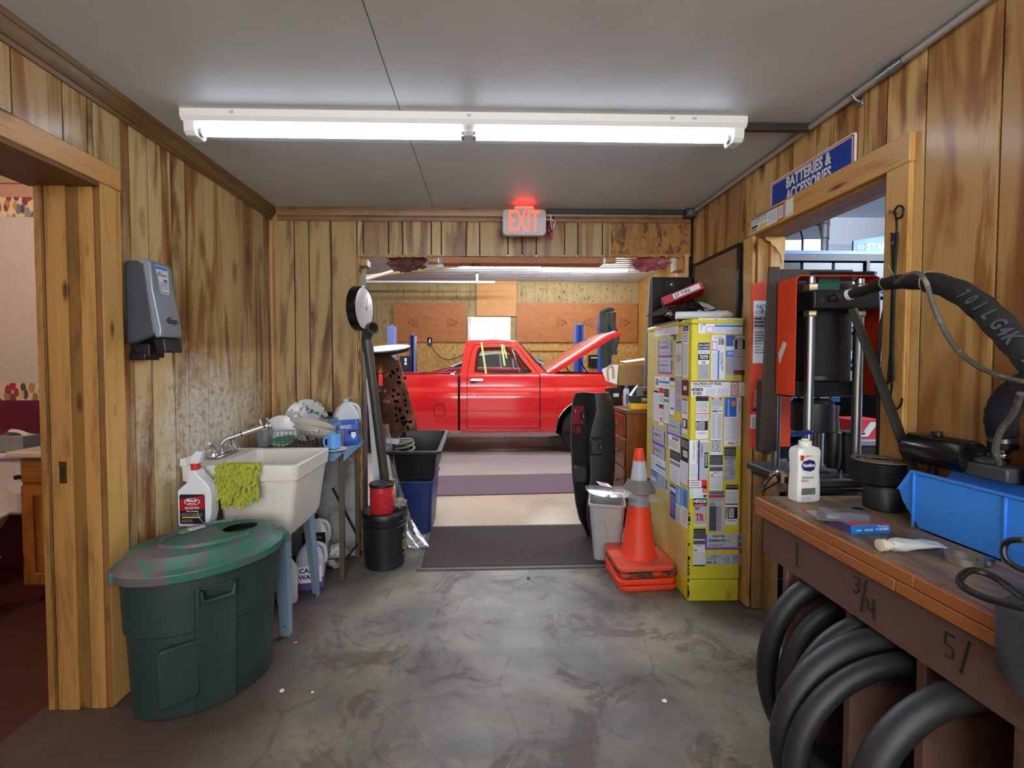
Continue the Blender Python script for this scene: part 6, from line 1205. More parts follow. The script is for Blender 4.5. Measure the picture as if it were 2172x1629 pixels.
m = MB(PAPER); m.frame((0, .17, -.035), (0, -1, 0), (0, 0, 1)); m.box(0, 0, 0, .27, .075, .0004); m.box(.285, -.002, 0, .34, .078, .0004); m.use(NAVY).rect(0, .07, .27, .075, .0006); m.use(RED).rect(.225, -.0, .27, .072, .0006); m.use(PAPER).rect(.23, .006, .266, .068, .0007); m.use(INK).text('WILDPEAK A/T3W', .008, .054, .012, .0008, .13); m.text('LT275/65R20 126 123S', .008, .04, .008, .0008, .13); m.rect(.004, .022, .06, .032, .0006); m.bars(.006, .004, .055, .02, .0007, 4); m.use(YELP).rect(.07, .006, .14, .024, .0006); m.use(LGREY).lines(.15, .008, .22, .062, 7, .0006, 3); m.use(GREY).lines(.236, .012, .262, .06, 4, .0008, 2); m.use(LGREY).lines(.29, .0, .335, .012, 2, .0006, 2)
m.build('label', t, smooth=0, norm=False)
t = thing('bungee_strap', 'black rubber tie down strap with wire hooks, hung from a nail on the doorway casing', 'strap', (1.44, 1.585, 0))
m = MB(RUB); m.loft([[(-.004+dx, w_*y, z) for dx, y in ((0, -1), (.007, -1), (.007, 1), (0, 1))] for z, w_ in ((1.3, .013), (1.34, .012), (1.4, .008), (1.69, .007), (1.76, .011), (1.8, .014), (1.825, .012))]); m.build('rubber_band', t, .002)
m = MB(STEEL); m.cyl((-.006, 0, 1.79), (-.0085, 0, 1.79), .006); m.build('eyelet', t)
HK = M('hook_wire', '1d1d1f', .35, .6)
m = MB(HK); m.tube(cr([(.0, .016, 1.828), (0, .004, 1.812), (0, -.006, 1.83), (0, -.004, 1.87), (0, .004, 1.9), (0, -.012, 1.915), (0, -.03, 1.9), (0, -.026, 1.875), (0, -.01, 1.872)], 5), .0035, 7); m.build('hook', t)
m = MB(HK); m.tube(cr([(0, .02, 1.285), (0, .008, 1.3), (0, -.004, 1.29), (0, .0, 1.25), (0, -.002, 1.215), (0, -.022, 1.205), (0, -.04, 1.22), (0, -.045, 1.245)], 5), .0035, 7); m.build('hook', t)
m = MB(STEEL); m.cyl((.015, .01, 1.897), (-.012, .01, 1.9), .003); m.cyl((-.012, .01, 1.9), (-.014, .01, 1.9), .007); m.build('nail', t)
# ================================================================ workbench
BZ = .86; BX = 1.02; BY1 = 1.69; BY0 = -.6
t = thing('workbench', 'worn brown wooden workbench along the panelled wall with hose bays underneath', 'workbench', (0, 0, 0))
k = NT('bench_top_wood'); p = k.co(); s_ = k.scale(p, (9, 1.0, 9))
c = k.ramp(k.noise(s_, 2.2, 6, .65, .6), [(.35, '4a3d32'), (.5, '7a634b'), (.62, '94785a'), (.75, '625040')])
c = k.mix(k.ramp(k.noise(p, 8, 6, .7), [(.55, 0.0), (.66, .6)]), c, lin('4b4947'))
ex = k.xyz(p)[0]; c = k.mix(k.ramp(k.math('ADD', k.math('MULTIPLY', k.math('SUBTRACT', ex, BX), 14.0), k.math('MULTIPLY', k.math('SUBTRACT', k.noise(p, 22, 5, .7), .5), 1.6)), [(.15, .7), (.4, 0.0)]), c, lin('8d8778'))
k.set(k.b.inputs['Base Color'], c); k.b.inputs['Roughness'].default_value = .45; BTOP = k.m
EDGE = wood('bench_edge', '9a5d2c', '5c3418', 'y', .38, kc='2c1a10', coat=.15)
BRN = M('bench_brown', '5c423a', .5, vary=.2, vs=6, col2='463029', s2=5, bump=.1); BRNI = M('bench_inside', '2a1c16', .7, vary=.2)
m = MB(BTOP); m.box(BX+.022, BY0, BZ-.03, 1.462, BY1, BZ); m.build('top', t)
rg = random.Random(3); m = MB(EDGE); ys = [BY0]; 
while ys[-1] < BY1-.05: ys.append(min(BY1, ys[-1]+rg.uniform(.22, .45)))
for a, b in zip(ys, ys[1:]): m.box(BX+rg.uniform(0, .001), a+.0003, BZ-.031, BX+.0215, b-.0003, BZ-.0005)
for a, b in zip(ys, ys[1:]): m.box(BX+rg.uniform(.0, .0012), a+.0502, BZ-.064, BX+.06, b+.048 if b < BY1 else b, BZ-.033)
m.box(BX+.06, BY1-.03, BZ-.064, 1.462, BY1, BZ-.033); m.build('edge_strip', t, .0025)
m = MB(BRN); m.box(BX+.018, BY0, .655, BX+.042, BY1-.03, BZ-.066); m.box(BX+.042, BY1-.06, .655, 1.44, BY1-.03, BZ-.066); m.use(INK); m.frame((BX+.0172, 0, 0), (0, -1, 0), (0, 0, 1))
def scrawl(*ls):
    for l in ls: m.tube([(-a, b, .0) for a, b in l], .0028, 5)
scrawl([(1.475, .77), (1.475, .69)], [(1.485, .69), (1.462, .692)])
scrawl([(1.245, .765), (1.225, .77), (1.22, .755), (1.235, .748), (1.22, .738), (1.235, .722), (1.245, .73)], [(1.2, .775), (1.215, .68)], [(1.195, .73), (1.19, .7), (1.17, .705)], [(1.175, .735), (1.172, .68)])
scrawl([(.965, .76), (.985, .76), (.985, .735), (.968, .732), (.968, .71), (.985, .708)], [(.935, .77), (.95, .69)])
m.build('apron', t)
for y in (1.515, 1.29, 1.068, .86, .63, .3, -.1, -.5):
    m = MB(BRN); m.box(BX+.045, y-.012, 0, 1.44, y+.012, BZ-.067); m.build('divider', t, .002)
m = MB(BRN); m.box(BX+.02, 1.515+.0125, 0, BX+.075, 1.55, .654); m.build('leg', t, .003)
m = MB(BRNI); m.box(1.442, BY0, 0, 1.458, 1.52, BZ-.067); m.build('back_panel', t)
# hoses in the bays
HOSE = M('hose_black', '1e1f20', .5, vary=.25, vs=10, bump=.15, bs=120)
for y, cx_, ha, cz_, hb, rr_, lb in ((1.465, 1.17, .235, .345, .3, .031, 'thick black hose coil in the bench bay nearest the yellow cabinet, outermost ring'), (1.395, 1.18, .23, .32, .28, .026, 'thinner black hose coil in the same end bay of the bench, second ring'),
        (1.244, 1.14, .27, .34, .295, .025, 'ribbed black hose coil in the second bench bay, ring next to the divider'), (1.179, 1.1, .3, .345, .275, .032, 'widest black hose coil, bulging out of the middle of the second bench bay'), (1.118, 1.09, .3, .32, .275, .027, 'lower black hose coil in the second bench bay, close to its nearer divider'), (.97, 1.12, .28, .34, .285, .033, 'lone black hose coil in the third bench bay')):
    m = MB(HOSE); pts = [(cx_+ha*cos(a), y+.006*sin(a), max(rr_+.002, cz_+hb*sin(a))) for a in [2*pi*i/80 for i in range(80)]]
    m.tube(pts, rr_, 14, True); simple('hose_coil', m, lb, 'hose', 'hose coils under the bench')
# ================================================================ hydraulic hose crimper
BASEZ = .936; t = thing('hose_crimper', 'hydraulic hose crimping press with orange guard and four steel columns at the bench end', 'press', (0, 0, -.0575)); t.scale = (1.042, 1.042, 1.042)
PB = M('press_black', '1a1b1d', .45, .2, vary=.2); PG = M('press_grey', '34363a', .5, .3, vary=.2); ORGM = M('guard_orange', 'd8421f', .35, vary=.06, coat=.3)
m = MB(PG); m.box(1.135, 1.64, BASEZ-.03, 1.44, 1.95, BASEZ); m.build('base_plate', t, .006)
m = MB(PB); m.box(1.15, 1.7, .885, 1.466, 1.94, BASEZ-.031); m.box(1.2, 1.64, .885, 1.44, 1.7, BASEZ-.031); m.build('base_block', t, .005)
m = MB(PB); m.box(1.3, 1.73, .0553, 1.45, 1.93, .884); m.build('pedestal', t)
m = MB(BLKM); m.lathe([(.055, .0), (.055, .0012), (.0005, .0012)], (1.305, 1.775, BASEZ), 32); m.build('die_opening', t)
for x in (1.212, 1.397):
    for y in (1.68, 1.868):
        c_ = bpy.data.objects.new('column', None); C.objects.link(c_); c_.parent = t
        zt = 1.56 if y < 1.7 else 1.4
        m = MB(M('column_steel', '84898d', .36, 1, vary=.1, vs=3)); m.cyl((x, y, BASEZ), (x, y, zt), .0165, n=24); m.build('rod', c_)
        if y < 1.7:
            BR = M('nut_brass', 'b9ab8a', .3, .9)
            m = MB(BR); m.lathe_on((x, y, 1.54), (x, y, 1.562), [(.021, 0), (.023, .003), (.023, .019), (.021, .022)], 6); m.build('nut', c_)
            m = MB(BR); m.lathe_on((x, y, 1.634), (x, y, 1.662), [(.024, 0), (.026, .003), (.026, .023), (.022, .027)], 6); m.build('nut', c_)
            m = MB(STEEL); m.cyl((x, y, 1.662), (x, y, 1.69 if x < 1.3 else 1.68), .0145, n=20); m.build('thread', c_)
m = MB(PB); m.box(1.192, 1.635, 1.565, 1.44, 1.9, 1.633); m.build('top_block', t, .006)
m = MB(BLKM); m.cyl((1.305, 1.775, 1.3), (1.305, 1.775, 1.564), .078, n=36); m.use(PB).cyl((1.305, 1.775, 1.298), (1.305, 1.775, 1.32), .082, n=36); m.build('cylinder', t, .003)
m = MB(PB); m.box(1.17, 1.72, 1.235, 1.43, 1.9, 1.297); m.build('crosshead', t, .006)
m = MB(PB); m.lathe([(.07, 0), (.072, .01), (.072, .11), (.06, .125)], (1.285, 1.76, 1.1), 32); m.build('die_ring', t)
m = MB(BLK); m.lathe([(.022, 0), (.027, .04), (.027, .14), (.02, .145), (.018, .19), (.014, .19), (.014, .24)], (1.357, 1.74, BASEZ+.02), 20); m.build('stop_cylinder', t)
m = MB(PB); m.box(1.39, 1.72, BASEZ+.001, 1.43, 1.76, 1.09); m.box(1.385, 1.71, 1.09, 1.46, 1.78, 1.1); m.build('bracket', t, .003)
for x, y in ((1.33, 1.665), (1.36, 1.7), (1.42, 1.665), (1.43, 1.72)):
    m = MB(STEEL); m.lathe_on((x, y, BASEZ), (x, y, BASEZ+.02), [(.009, 0), (.009, .008), (.004, .009), (.004, .02)], 12); m.build('bolt', t)
# guard
def sheet(mb, pts, y0, y1, th=.003):
    for (a, b), (c, d) in zip(pts, pts[1:]):
        n = V((d-b, 0, a-c)).normalized()*th
        mb.loft([[(a, y0, b), (c, y0, d), (c, y1, d), (a, y1, b)], [(a+n.x, y0, b+n.z), (c+n.x, y0, d+n.z), (c+n.x, y1, d+n.z), (a+n.x, y1, b+n.z)]])
m = MB(ORGM); sheet(m, [(1.142, 1.245), (1.142, 1.672), (1.15, 1.685), (1.162, 1.69), (1.44, 1.69), (1.455, 1.684), (1.46, 1.67), (1.46, 1.245)], 1.66, 1.765); m.build('guard', t)
m = MB(BLKM); m.prism([(1.2, 1.69), (1.44, 1.69), (1.43, 1.706), (1.2, 1.7)], 1.66, 1.67, 'y')
for i in range(34): m.tube([(1.2+.0072*i, 1.657, 1.692), (1.201+.0072*i, 1.655, 1.701), (1.2+.0072*i, 1.672, 1.705)], .0018, 5)
m.build('edge_trim', t)
m = MB(M('guard_green', '2f5a50', .5)); m.prism([(1.262, 1.635), (1.352, 1.635), (1.352, 1.688), (1.272, 1.688)], 1.72, 1.73, 'y'); m.build('green_plate', t)
m = MB(M('back_plate', '332a25', .6, .2, vary=.3, vs=6)); m.loft([[(1.086, 1.775, 1.016), (1.158, 1.775, 1.016), (1.158, 1.785, 1.016), (1.086, 1.785, 1.016)], [(1.112, 1.775, 1.745), (1.158, 1.775, 1.745), (1.158, 1.785, 1.745), (1.112, 1.785, 1.745)]]); m.box(1.158, 1.775, 1.25, 1.45, 1.785, 1.735); m.box(1.12, 1.785, 1.0, 1.14, 1.86, 1.3); m.build('back_plate', t, .003)
m = MB(M('warning_white', 'd0cfc8', .5)); m.frame((1.1415, 1.725, 1.4), (0, -1, 0), (0, 0, 1)); m.add([(-.03, .0, 0), (.0, .05, 0), (.02, .04, 0), (-.02, -.04, 0)], [(0, 1, 2, 3)]); m.build('warning_label', t)
sp = bpy.data.objects.new('side_guard', None); C.objects.link(sp); sp.parent = t
m = MB(M('side_orange', 'd8492b', .45, vary=.08)); m.prism([(1.148, 1.0), (1.33, 1.0), (1.33, 1.76), (1.148, 1.705)], 1.95, 1.956, 'y'); m.build('panel', sp)
m = MB(PAPER); m.frame((1.15, 1.9492, 1.365), (1, 0, 0), (0, 0, 1)); m.rect(.006, .0, .1, .27, .0); m.use(BLUE).text('NATIONAL', .016, .235, .02, .0004, .09, .1); m.text('ROAD HAUL', .016, .212, .016, .0004, .09); m.use(LGREY).rect(.006, .15, .1, .205, .0003); m.use(INK).lines(.012, .155, .09, .2, 3, .0005, 2); m.use(GREY).lines(.014, .04, .09, .14, 8, .0004, 3); m.tube([(.04, .245, .001), (.046, .22, .001), (.05, .235, .001)], .0012, 4); m.build('invoice', sp, norm=False)
m = MB(M('strap_card', 'd9554f', .5)); m.frame((1.15, 1.9488, 1.08), (1, 0, 0), (0, 0, 1)); m.rect(.01, .06, .1, .17, 0); m.use(PAPER).rect(.0, .0, .1, .062, .0001); m.text('TOW', .016, .15, .016, .0004, .04); m.text('ST', .02, .126, .02, .0004, .034); m.use(INK).text('MAX', .012, .075, .018, .0004, .05); m.use(GREY).lines(.008, .006, .08, .05, 6, .0004, 4); m.use(LGREY).lines(.015, .098, .08, .12, 2, .0003, 2); m.build('tow_strap_card', sp, norm=False)
# lifting pin at the left corner
m = MB(CHR); m.lathe_on((1.137, 1.72, .912), (1.118, 1.7, .912), [(.04, 0), (.042, .004), (.042, .014), (.036, .02), (.0005, .022)], 30); m.build('end_knob', t)
m = MB(HK); a = V((1.12, 1.7, .915)); m.tube(cr([a, a+V((-.03, -.02, .03)), a+V((-.09, -.05, .0)), a+V((-.1, -.055, -.02)), a+V((-.05, -.025, -.012)), a], 4), .0035, 7); m.build('wire_loop', t)
m = MB(M('flat_strap', '26261f', .6, vary=.2)); pts = [P(1808, 655, 1.61), P(1842, 745, 1.57), P(1890, 870, 1.495), P(1925, 965, 1.44), P(1938, 1005, 1.415)]; m.tube(cr(pts, 5), .019, 8, flat=(1, 0, 0)); m.build('link_bar', t)
m = MB(BLK); m.tube(cr([P(1880, 645, 1.63), P(1868, 700, 1.63), P(1862, 800, 1.63), P(1862, 950, 1.63), P(1850, 985, 1.65)], 6), .007, 8); m.build('hydraulic_line', t)
# sleeved hose from the press
t = thing('sleeved_hose', 'thick hydraulic hose in a printed black sleeve, arching from the press over the bench', 'hose', (0, 0, 0))
SLV = M('hose_sleeve', '1d1d20', .8, vary=.3, vs=10, bump=.4, bs=22)
hp = [(1795, 627, 1.64), (1830, 617, 1.58), (1870, 604, 1.49), (1915, 597, 1.38), (1970, 598, 1.28), (2030, 617, 1.17), (2085, 655, 1.07), (2135, 705, .99), (2180, 752, .93), (2240, 820, .88), (2300, 900, .86), (2330, 1000, .86)]
pts = cr([P(*q) for q in hp], 6); rad = [.017+.011*min(1, max(0, (i-8)/18))+.0012*sin(i*1.3) for i in range(len(pts))]
m = MB(SLV); m.tube(pts, rad, 16); m.build('sleeve', t)
m = MB(PB); a, b = P(1762, 633, 1.7), pts[2]; m.cyl(a, a.lerp(b, .5), .012); m.use(CHR).cyl(a.lerp(b, .1), a.lerp(b, .35), .015, n=6); m.build('fitting', t)
m = MB(WHITE); m.cyl(pts[1], pts[2]+(pts[2]-pts[1])*.4, .0195); m.build('clamp_band', t)
for i, s_ in ((13, 1), (24, 0)):
    d = (pts[i+1]-pts[i]).normalized(); u = d.orthogonal().normalized(); w_ = d.cross(u); m = MB(M('zip_tie', '8b8878', .5)); rr_ = rad[i]+.002
    m.tube([pts[i]+(u*cos(a)+w_*sin(a)*1.02)*rr_+d*.012*cos(a) for a in [2*pi*j/20 for j in range(20)]], .0018, 6, True)
    if s_: e = P(1895, 585, pts[i].y-.03); m.tube([e, e+V((-.012, 0, .022)), e+V((-.02, 0, .034))], .002, 5)
    m.build('zip_tie', t)
m = MB(M('sleeve_print', '4a4a52', .7, vary=0))   # lettering follows the sleeve
def onhose(i): 
    d = (pts[i+1]-pts[i-1]).normalized(); n = (V((0, 0, EYE))-pts[i]); n = (n-d*n.dot(d)).normalized(); return pts[i]+n*(rad[i]+.0012), d, n
i0 = 33
for ch in '701LG4K 40':
    if ch != ' ' and i0 < len(pts)-2:
        o, d, n = onhose(i0); v_ = n.cross(d); m.X = Matrix(((d.x, v_.x, n.x, o.x), (d.y, v_.y, n.y, o.y), (d.z, v_.z, n.z, o.z), (0, 0, 0, 1))); m.text('*'+ch, 0, -.014, .029, 0)
    i0 += 2 if i0 % 2 else 2
m.world(); m.build('lettering', t)
t = thing('grey_cable', 'worn grey cable looped over the sleeved hose and down toward the pump', 'cable', (0, 0, 0))
m = MB(M('cable_grey', '55554f', .55, vary=.3, vs=40, col2='8d8a7a', s2=30)); q = cr([P(*a) for a in ((1900, 600, 1.33), (1925, 583, 1.27), (1948, 580, 1.22), (1965, 600, 1.18), (1975, 635, 1.16), (1993, 680, 1.14), (2025, 735, 1.1), (2070, 775, 1.06), (2120, 797, 1.03), (2172, 810, 1.0), (2215, 815, .98))], 6); m.tube(q, .0058, 9); m.build('cable', t)
m = MB(M('cable_grey', '55554f', .55)); q = cr([P(*a) for a in ((2165, 835, 1.08), (2150, 875, 1.12), (2122, 915, 1.16), (2112, 955, 1.18), (2118, 984, 1.2))], 6); m.tube(q, .0075, 9); m.build('lower_run', t)
t = thing('pump_hose', 'short navy sleeved hose with a silver band plugged into the pump on the bench', 'hose', (0, 0, 0))
m = MB(M('sleeve_navy', '1b1a26', .8, vary=.3, vs=12, bump=.4, bs=25)); q = cr([P(*a) for a in ((2235, 800, 1.1), (2180, 818, 1.15), (2140, 850, 1.2), (2124, 885, 1.23), (2127, 918, 1.25), (2128, 925, 1.25))], 6); m.tube(q, [.038-.006*i/len(q)+.0015*sin(i*2) for i in range(len(q))], 14); m.build('sleeve', t)
a, b, c_, d_ = P(2128, 920, 1.25), P(2128, 938, 1.25), P(2129, 950, 1.25), P(2130, 982, 1.25)
m = MB(STEEL); m.cyl(a, b, .031); m.build('band', t); m = MB(BLK); m.cyl(b, c_, .033); m.build('collar', t)
m = MB(CHR); m.lathe_on(c_, d_, [(.02, 0), (.021, .012), (.015, .014), (.018, .018), (.018, .03), (.013, .034), (.013, (d_-c_).length)], 8); m.build('fitting', t)
# pump and tank on the bench
t = thing('hydraulic_pump', 'black cylindrical tank of the hydraulic pump lying on the bench against the wall', 'pump', (1.385, 1.44, BZ))
m = MB(M('tank_black', '131313', .22, vary=.3, vs=6)); 
m.lathe_on((.02, .025, .232), (.025, -.175, .232), [(.035, 0), (.047, .004), (.05, .012), (.05, .18), (.047, .19), (.03, .195)], 32); m.build('tank', t)
m = MB(BLK); m.cyl((.02, -.06, .28), (.02, -.06, .294), .014); m.build('filler_cap', t, .002)
m = MB(PG); m.box(.06, -.17, .21, .088, .02, .25); m.box(.07, .0, .0, .088, .02, .21); m.build('bracket', t, .004)
m = MB(M('pump_body', '4b4d50', .5, .4, vary=.2)); m.box(.0, 1.17-1.44, 1.045-BZ, .088, 1.31-1.44, 1.085-BZ); m.lathe([(.036, 0), (.033, .01), (.016, .016)], (.04, 1.25-1.44, 1.085-BZ), 24); m.build('pump_block', t, .006)
m = MB(BLK); m.box(.02, 1.07-1.44, 1.045-BZ, .088, 1.15-1.44, 1.18-BZ); m.build('switch_box', t, .004)
# spool of black dies and round stand
t = thing('die_spool', 'stack of black ribbed crimping die discs on a round black stand beside the press', 'dies', (1.386, 1.562, BZ+.0005))
m = MB(M('stand_black', '1d1e22', .45, vary=.2)); m.lathe([(.054, 0), (.058, .004), (.058, .075), (.05, .086)], (.0, -.02, 0), 40); m.build('stand', t)
m = MB(BLK); R = []
for i in range(10): R += [(.082, .09+i*.0075), (.085, .0925+i*.0075), (.082, .0955+i*.0075)]
m.lathe(R, (0, .0, 0), 48); m.build('ribbed_discs', t)
m = MB(M('disc_rim', '6c6150', .6))
for r1_, r2_ in ((.084, .064), (.06, .044), (.038, .03)): m.lathe([(r1_, .1655), (r1_-.002, .169), (r2_+.002, .169), (r2_, .1655)], (0, 0, 0), 44, cap0=False, cap1=False)
m.build('top_rings', t)
# ---- small things on the bench
t = thing('lotion_bottle', 'white pump bottle of hand lotion with a navy pump and badge, at the bench corner', 'bottle', (1.172, 1.638, BZ), math.radians(10)); 
LOT = M('lotion_white', 'dfe2df', .3, vary=.02)
def lot(w_, d_, z): return [(w_*max(-1, min(1, 1.18*x)), d_*max(-1, min(1, 1.18*y)), z) for x, y in circ(32)]
m = MB(LOT); m.loft([lot(.046, .026, 0), lot(.05, .03, .005), lot(.05, .03, .05), lot(.047, .028, .11), lot(.05, .03, .17), lot(.05, .03, .185), lot(.044, .026, .197), lot(.022, .02, .204)]); m.build('bottle', t)
m = MB(LOT); m.cyl((0, 0, .2), (0, 0, .222), .021, n=24); m.cyl((0, 0, .222), (0, 0, .23), .012); m.build('collar', t, .002)
NV = M('pump_navy', '232a63', .35); m = MB(NV); m.cyl((0, 0, .228), (0, 0, .25), .009); m.tube([(-.025, 0, .25), (0, 0, .253), (.036, 0, .25)], [.008, .011, .005], 10); m.build('pump', t)
m = MB(NV); m.frame((0, -.0304, 0), (1, 0, 0), (0, 0, 1)); m.add([(-.042, .135, 0), (-.034, .12, 0), (-.005, .114, 0), (.012, .12, 0), (.016, .14, 0), (.012, .152, 0), (-.01, .158, 0), (-.036, .152, 0)], [tuple(range(8))])
m.use(WHITE).text('*Vaseline', -.04, .131, .014, .0004, .052); m.use(RED).add([(-.046, .155, .0), (-.036, .155, .0), (-.03, .172, .0), (-.046, .175, .0)], [(0, 1, 2, 3)]); m.use(M('flame_orange', 'e2884f', .5)).add([(-.03, .166, .0003), (.0, .17, .0003), (.012, .17, .0003), (-.02, .175, .0003)], [(0, 1, 2, 3)])
m.use(GREY).text('Advanced', -.04, .088, .011, .0, .05); m.text('Repair', -.04, .075, .011, .0, .03); m.use(M('label_silver', '7a8784', .3, .3)).rect(-.04, .03, .018, .054, .0); m.use(YELP).ball((-.03, .055, 0), .004, 8, 5); m.use(LGREY).lines(-.04, .008, .0, .024, 4, .0, 3); m.build('label', t, norm=False)
t = thing('keys', 'small brass key and black fob lying on the bench behind the carton', 'keys', (1.25, 1.515, BZ)); m = MB(M('key_brass', 'b59a45', .3, .9)); m.box(-.045, -.004, .0005, .0, .004, .003); m.cyl((-.05, 0, .0005), (-.05, 0, .0035), .009, n=14); m.build('key', t, .0008); m = MB(BLK); m.ball((.02, .0, .007), (.022, .012, .006), 14, 8); m.build('fob', t)
m = MB(STEEL); q = cr([(1.135, 1.5, BZ+.006), (1.16, 1.47, BZ+.004), (1.2, 1.43, BZ+.003), (1.215, 1.4, BZ+.003)], 5); m.tube(q, .0022, 6); m.cyl(q[0]+V((0, 0, -.004)), q[0]+V((0, 0, .002)), .006); simple('wire_pin', m, 'thin metal pin lying on the bench in front of the lotion bottle', 'pin')
t = thing('staple_box', 'blue and red ARROW staple carton lying on the bench edge', 'carton', (1.135, 1.36, BZ), math.radians(3)); SB = M('staple_blue', '2173c4', .4, vary=.03)
m = MB(SB); m.box(-.06, -.055, 0, .062, .03, .028); m.build('carton', t, .001)
m = MB(M('staple_red', 'd0383c', .4)); m.box(-.058, -.054, .0281, .061, .029, .0288); m.prism([(-.06, 0), (-.058, 0), (-.058, .027), (-.06, .027)], -.05, .025, 'y'); m.build('top_flap', t)
m = MB(WHITE); m.frame((0, -.0552, 0), (1, 0, 0), (0, 0, 1)); m.text('*ARROW', .058, .02, .008, 0, .034, .15, 180); m.rect(.018, .012, .02, .018); m.add([(.014, .016, 0), (.02, .02, 0), (.019, .016, 0), (.02, .012, 0)], [(0, 1, 2, 3)]); m.lines(-.02, .01, .008, .018, 2, 0, 2); m.lines(-.045, .01, -.03, .016, 1, 0, 3); m.lines(.02, .022, .055, .026, 1, 0, 6); m.build('lettering', t)
t = thing('blister_pack', 'empty clear plastic blister pack lying on top of the staple carton', 'packaging', (1.105, 1.37, BZ+.0295), math.radians(-14))
m = MB(CLR); m.box(-.085, -.045, 0, .085, .05, .0015); m.loft([[(x*k_, y*k_, z) for x, y in rrect(-.065, -.03, .065, .03, .012)] for k_, z in ((1, .0015), (.94, .018), (.9, .02))]); m.build('shell', t)
m = MB(RED); m.box(-.08, .052, -.01, .06, .085, -.008); m.build('card', t)
t = thing('grease_tube', 'squeezed white grease tube with a cream cap lying on the bench', 'tube', (1.12, 1.19, BZ), math.radians(2))
TBW = M('tube_white', 'cfd2d4', .35, vary=.1, vs=25, bump=.4, bs=30); m = MB(TBW); R = []
for x, w_, h_ in ((-.03, .012, .012), (-.022, .017, .016), (.0, .02, .016), (.04, .023, .012), (.08, .024, .006), (.11, .024, .002)): R.append([(x+.003*sin(5*b_), w_*a_*(1+.1*sin(x*90)), .0165+h_*b_+.003*sin(x*70+a_*3)) for a_, b_ in circ(20)])
m.loft(R); m.build('body', t); m = MB(M('cap_cream', 'd8d3bd', .35)); m.lathe_on((-.03, 0, .0165), (-.062, 0, .0165), [(.012, 0), (.012, .012), (.016, .014), (.016, .03), (.0005, .032)], 20); m.build('cap', t)
t = thing('hose_clamp', 'bright steel band clamp with a short handle lying on the bench', 'clamp', (1.215, 1.115, BZ)); m = MB(M('band_steel', 'c4c3bf', .38, .9)); n = 40
m.hollow([(.036*x, .036*y) for x, y in circ(n)], [(.0345*x, .0345*y) for x, y in circ(n)], .0005, .017); m.build('band', t); m = MB(STEEL); m.box(.034, -.008, .003, .075, .004, .012); m.cyl((.03, -.03, .008), (.05, -.012, .008), .006); m.build('handle', t, .001)
t = thing('parts_bin', 'empty bright blue plastic parts bin on the bench', 'parts bin', (0, 0, 0)); BB = M('bin_blue', '3d8ff2', .38, vary=.05, vs=5, col2='1f4f8a', s2=3, t2=(.64, .8))
z0 = BZ+.001; YF_, YB_ = 1.367, .95
side = [(YB_, z0), (YF_-.03, z0), (YF_+.03, z0+.07), (YF_+.045, z0+.105), (YF_+.0, z0+.176), (YB_, z0+.176)]
def bl(x): return [(x, y, z) for y, z in side]
m = MB(BB); xa, xb = 1.318, 1.452
m.loft([bl(xa), bl(xa+.004)]); m.loft([bl(xb-.004), bl(xb)]); m.box(xa, YB_, z0, xb, YF_-.03, z0+.004); m.box(xa, YB_, z0, xb, YB_+.004, z0+.176)
m.add([(xa, YF_-.03, z0), (xb, YF_-.03, z0), (xb, YF_+.03, z0+.07), (xa, YF_+.03, z0+.07), (xa, YF_-.033, z0+.003), (xb, YF_-.033, z0+.003), (xb, YF_+.026, z0+.07), (xa, YF_+.026, z0+.07)], [(0, 1, 2, 3), (4, 7, 6, 5), (3, 2, 6, 7)])
m.build('shell', t)
m = MB(BB); pr = side[3:]+[(YB_, z0+.17), (YF_-.004, z0+.17), (YF_+.028, z0+.114)]
for x0, x1 in ((xa-.008, xa+.001), (xb-.001, xb+.008)): m.prism([(side[3][0], side[3][1]), (side[4][0], side[4][1]), (YB_, z0+.176), (YB_, z0+.17), (YF_-.003, z0+.169), (YF_+.037, z0+.104)], x0, x1, 'x')
m.build('rim', t, .001)
for y in (YF_-.005, 1.115, .95): m = MB(BB); m.box(xa-.006, y-.006, z0, xa, y, z0+.168); m.build('rib', t, .001)
t = thing('welding_bag', 'soft black bag with a cable loop slumped over the near bench edge', 'bag', (1.17, .83, BZ)); BG = M('bag_cloth', '232327', .75, vary=.3, vs=12, bump=.3, bs=40)
m = MB(BG); blob(m, (.07, -.02, .055), (.15, .12, .053), 5, .16, 30, 18, 2.2); m.build('body', t)
m = MB(BG)
def fl(u, v):
    q = v*2; x = -.02-.155*min(1, q)-.008*max(0, q-1)+.008*sin(u*8+q*2); z = .085-.05*min(1, q)**2-(.12+.08*(1-u))*max(0, q-1); return (x, -.22+.25*u*(1-.1*v), z+.008*sin(u*7))
m.grid(fl, 20, 26); m.grid(lambda u, v: V(fl(u, v))+V((.012, 0, -.008)), 20, 26); m.build('flap', t, norm=False)
m = MB(BLK); m.tube(cr([P(2172, 1290, .74)-t.location, P(2080, 1265, .8)-t.location, P(2035, 1235, .85)-t.location, P(2060, 1210, .88)-t.location, P(2110, 1225, .86)-t.location, P(2172, 1270, .8)-t.location], 6), .0065, 9)
m.tube(cr([P(2172, 1145, .84)-t.location, P(2135, 1150, .88)-t.location, P(2130, 1180, .88)-t.location, P(2160, 1205, .86)-t.location, P(2200, 1215, .84)-t.location], 6), .0055, 9); m.build('cable_loop', t)
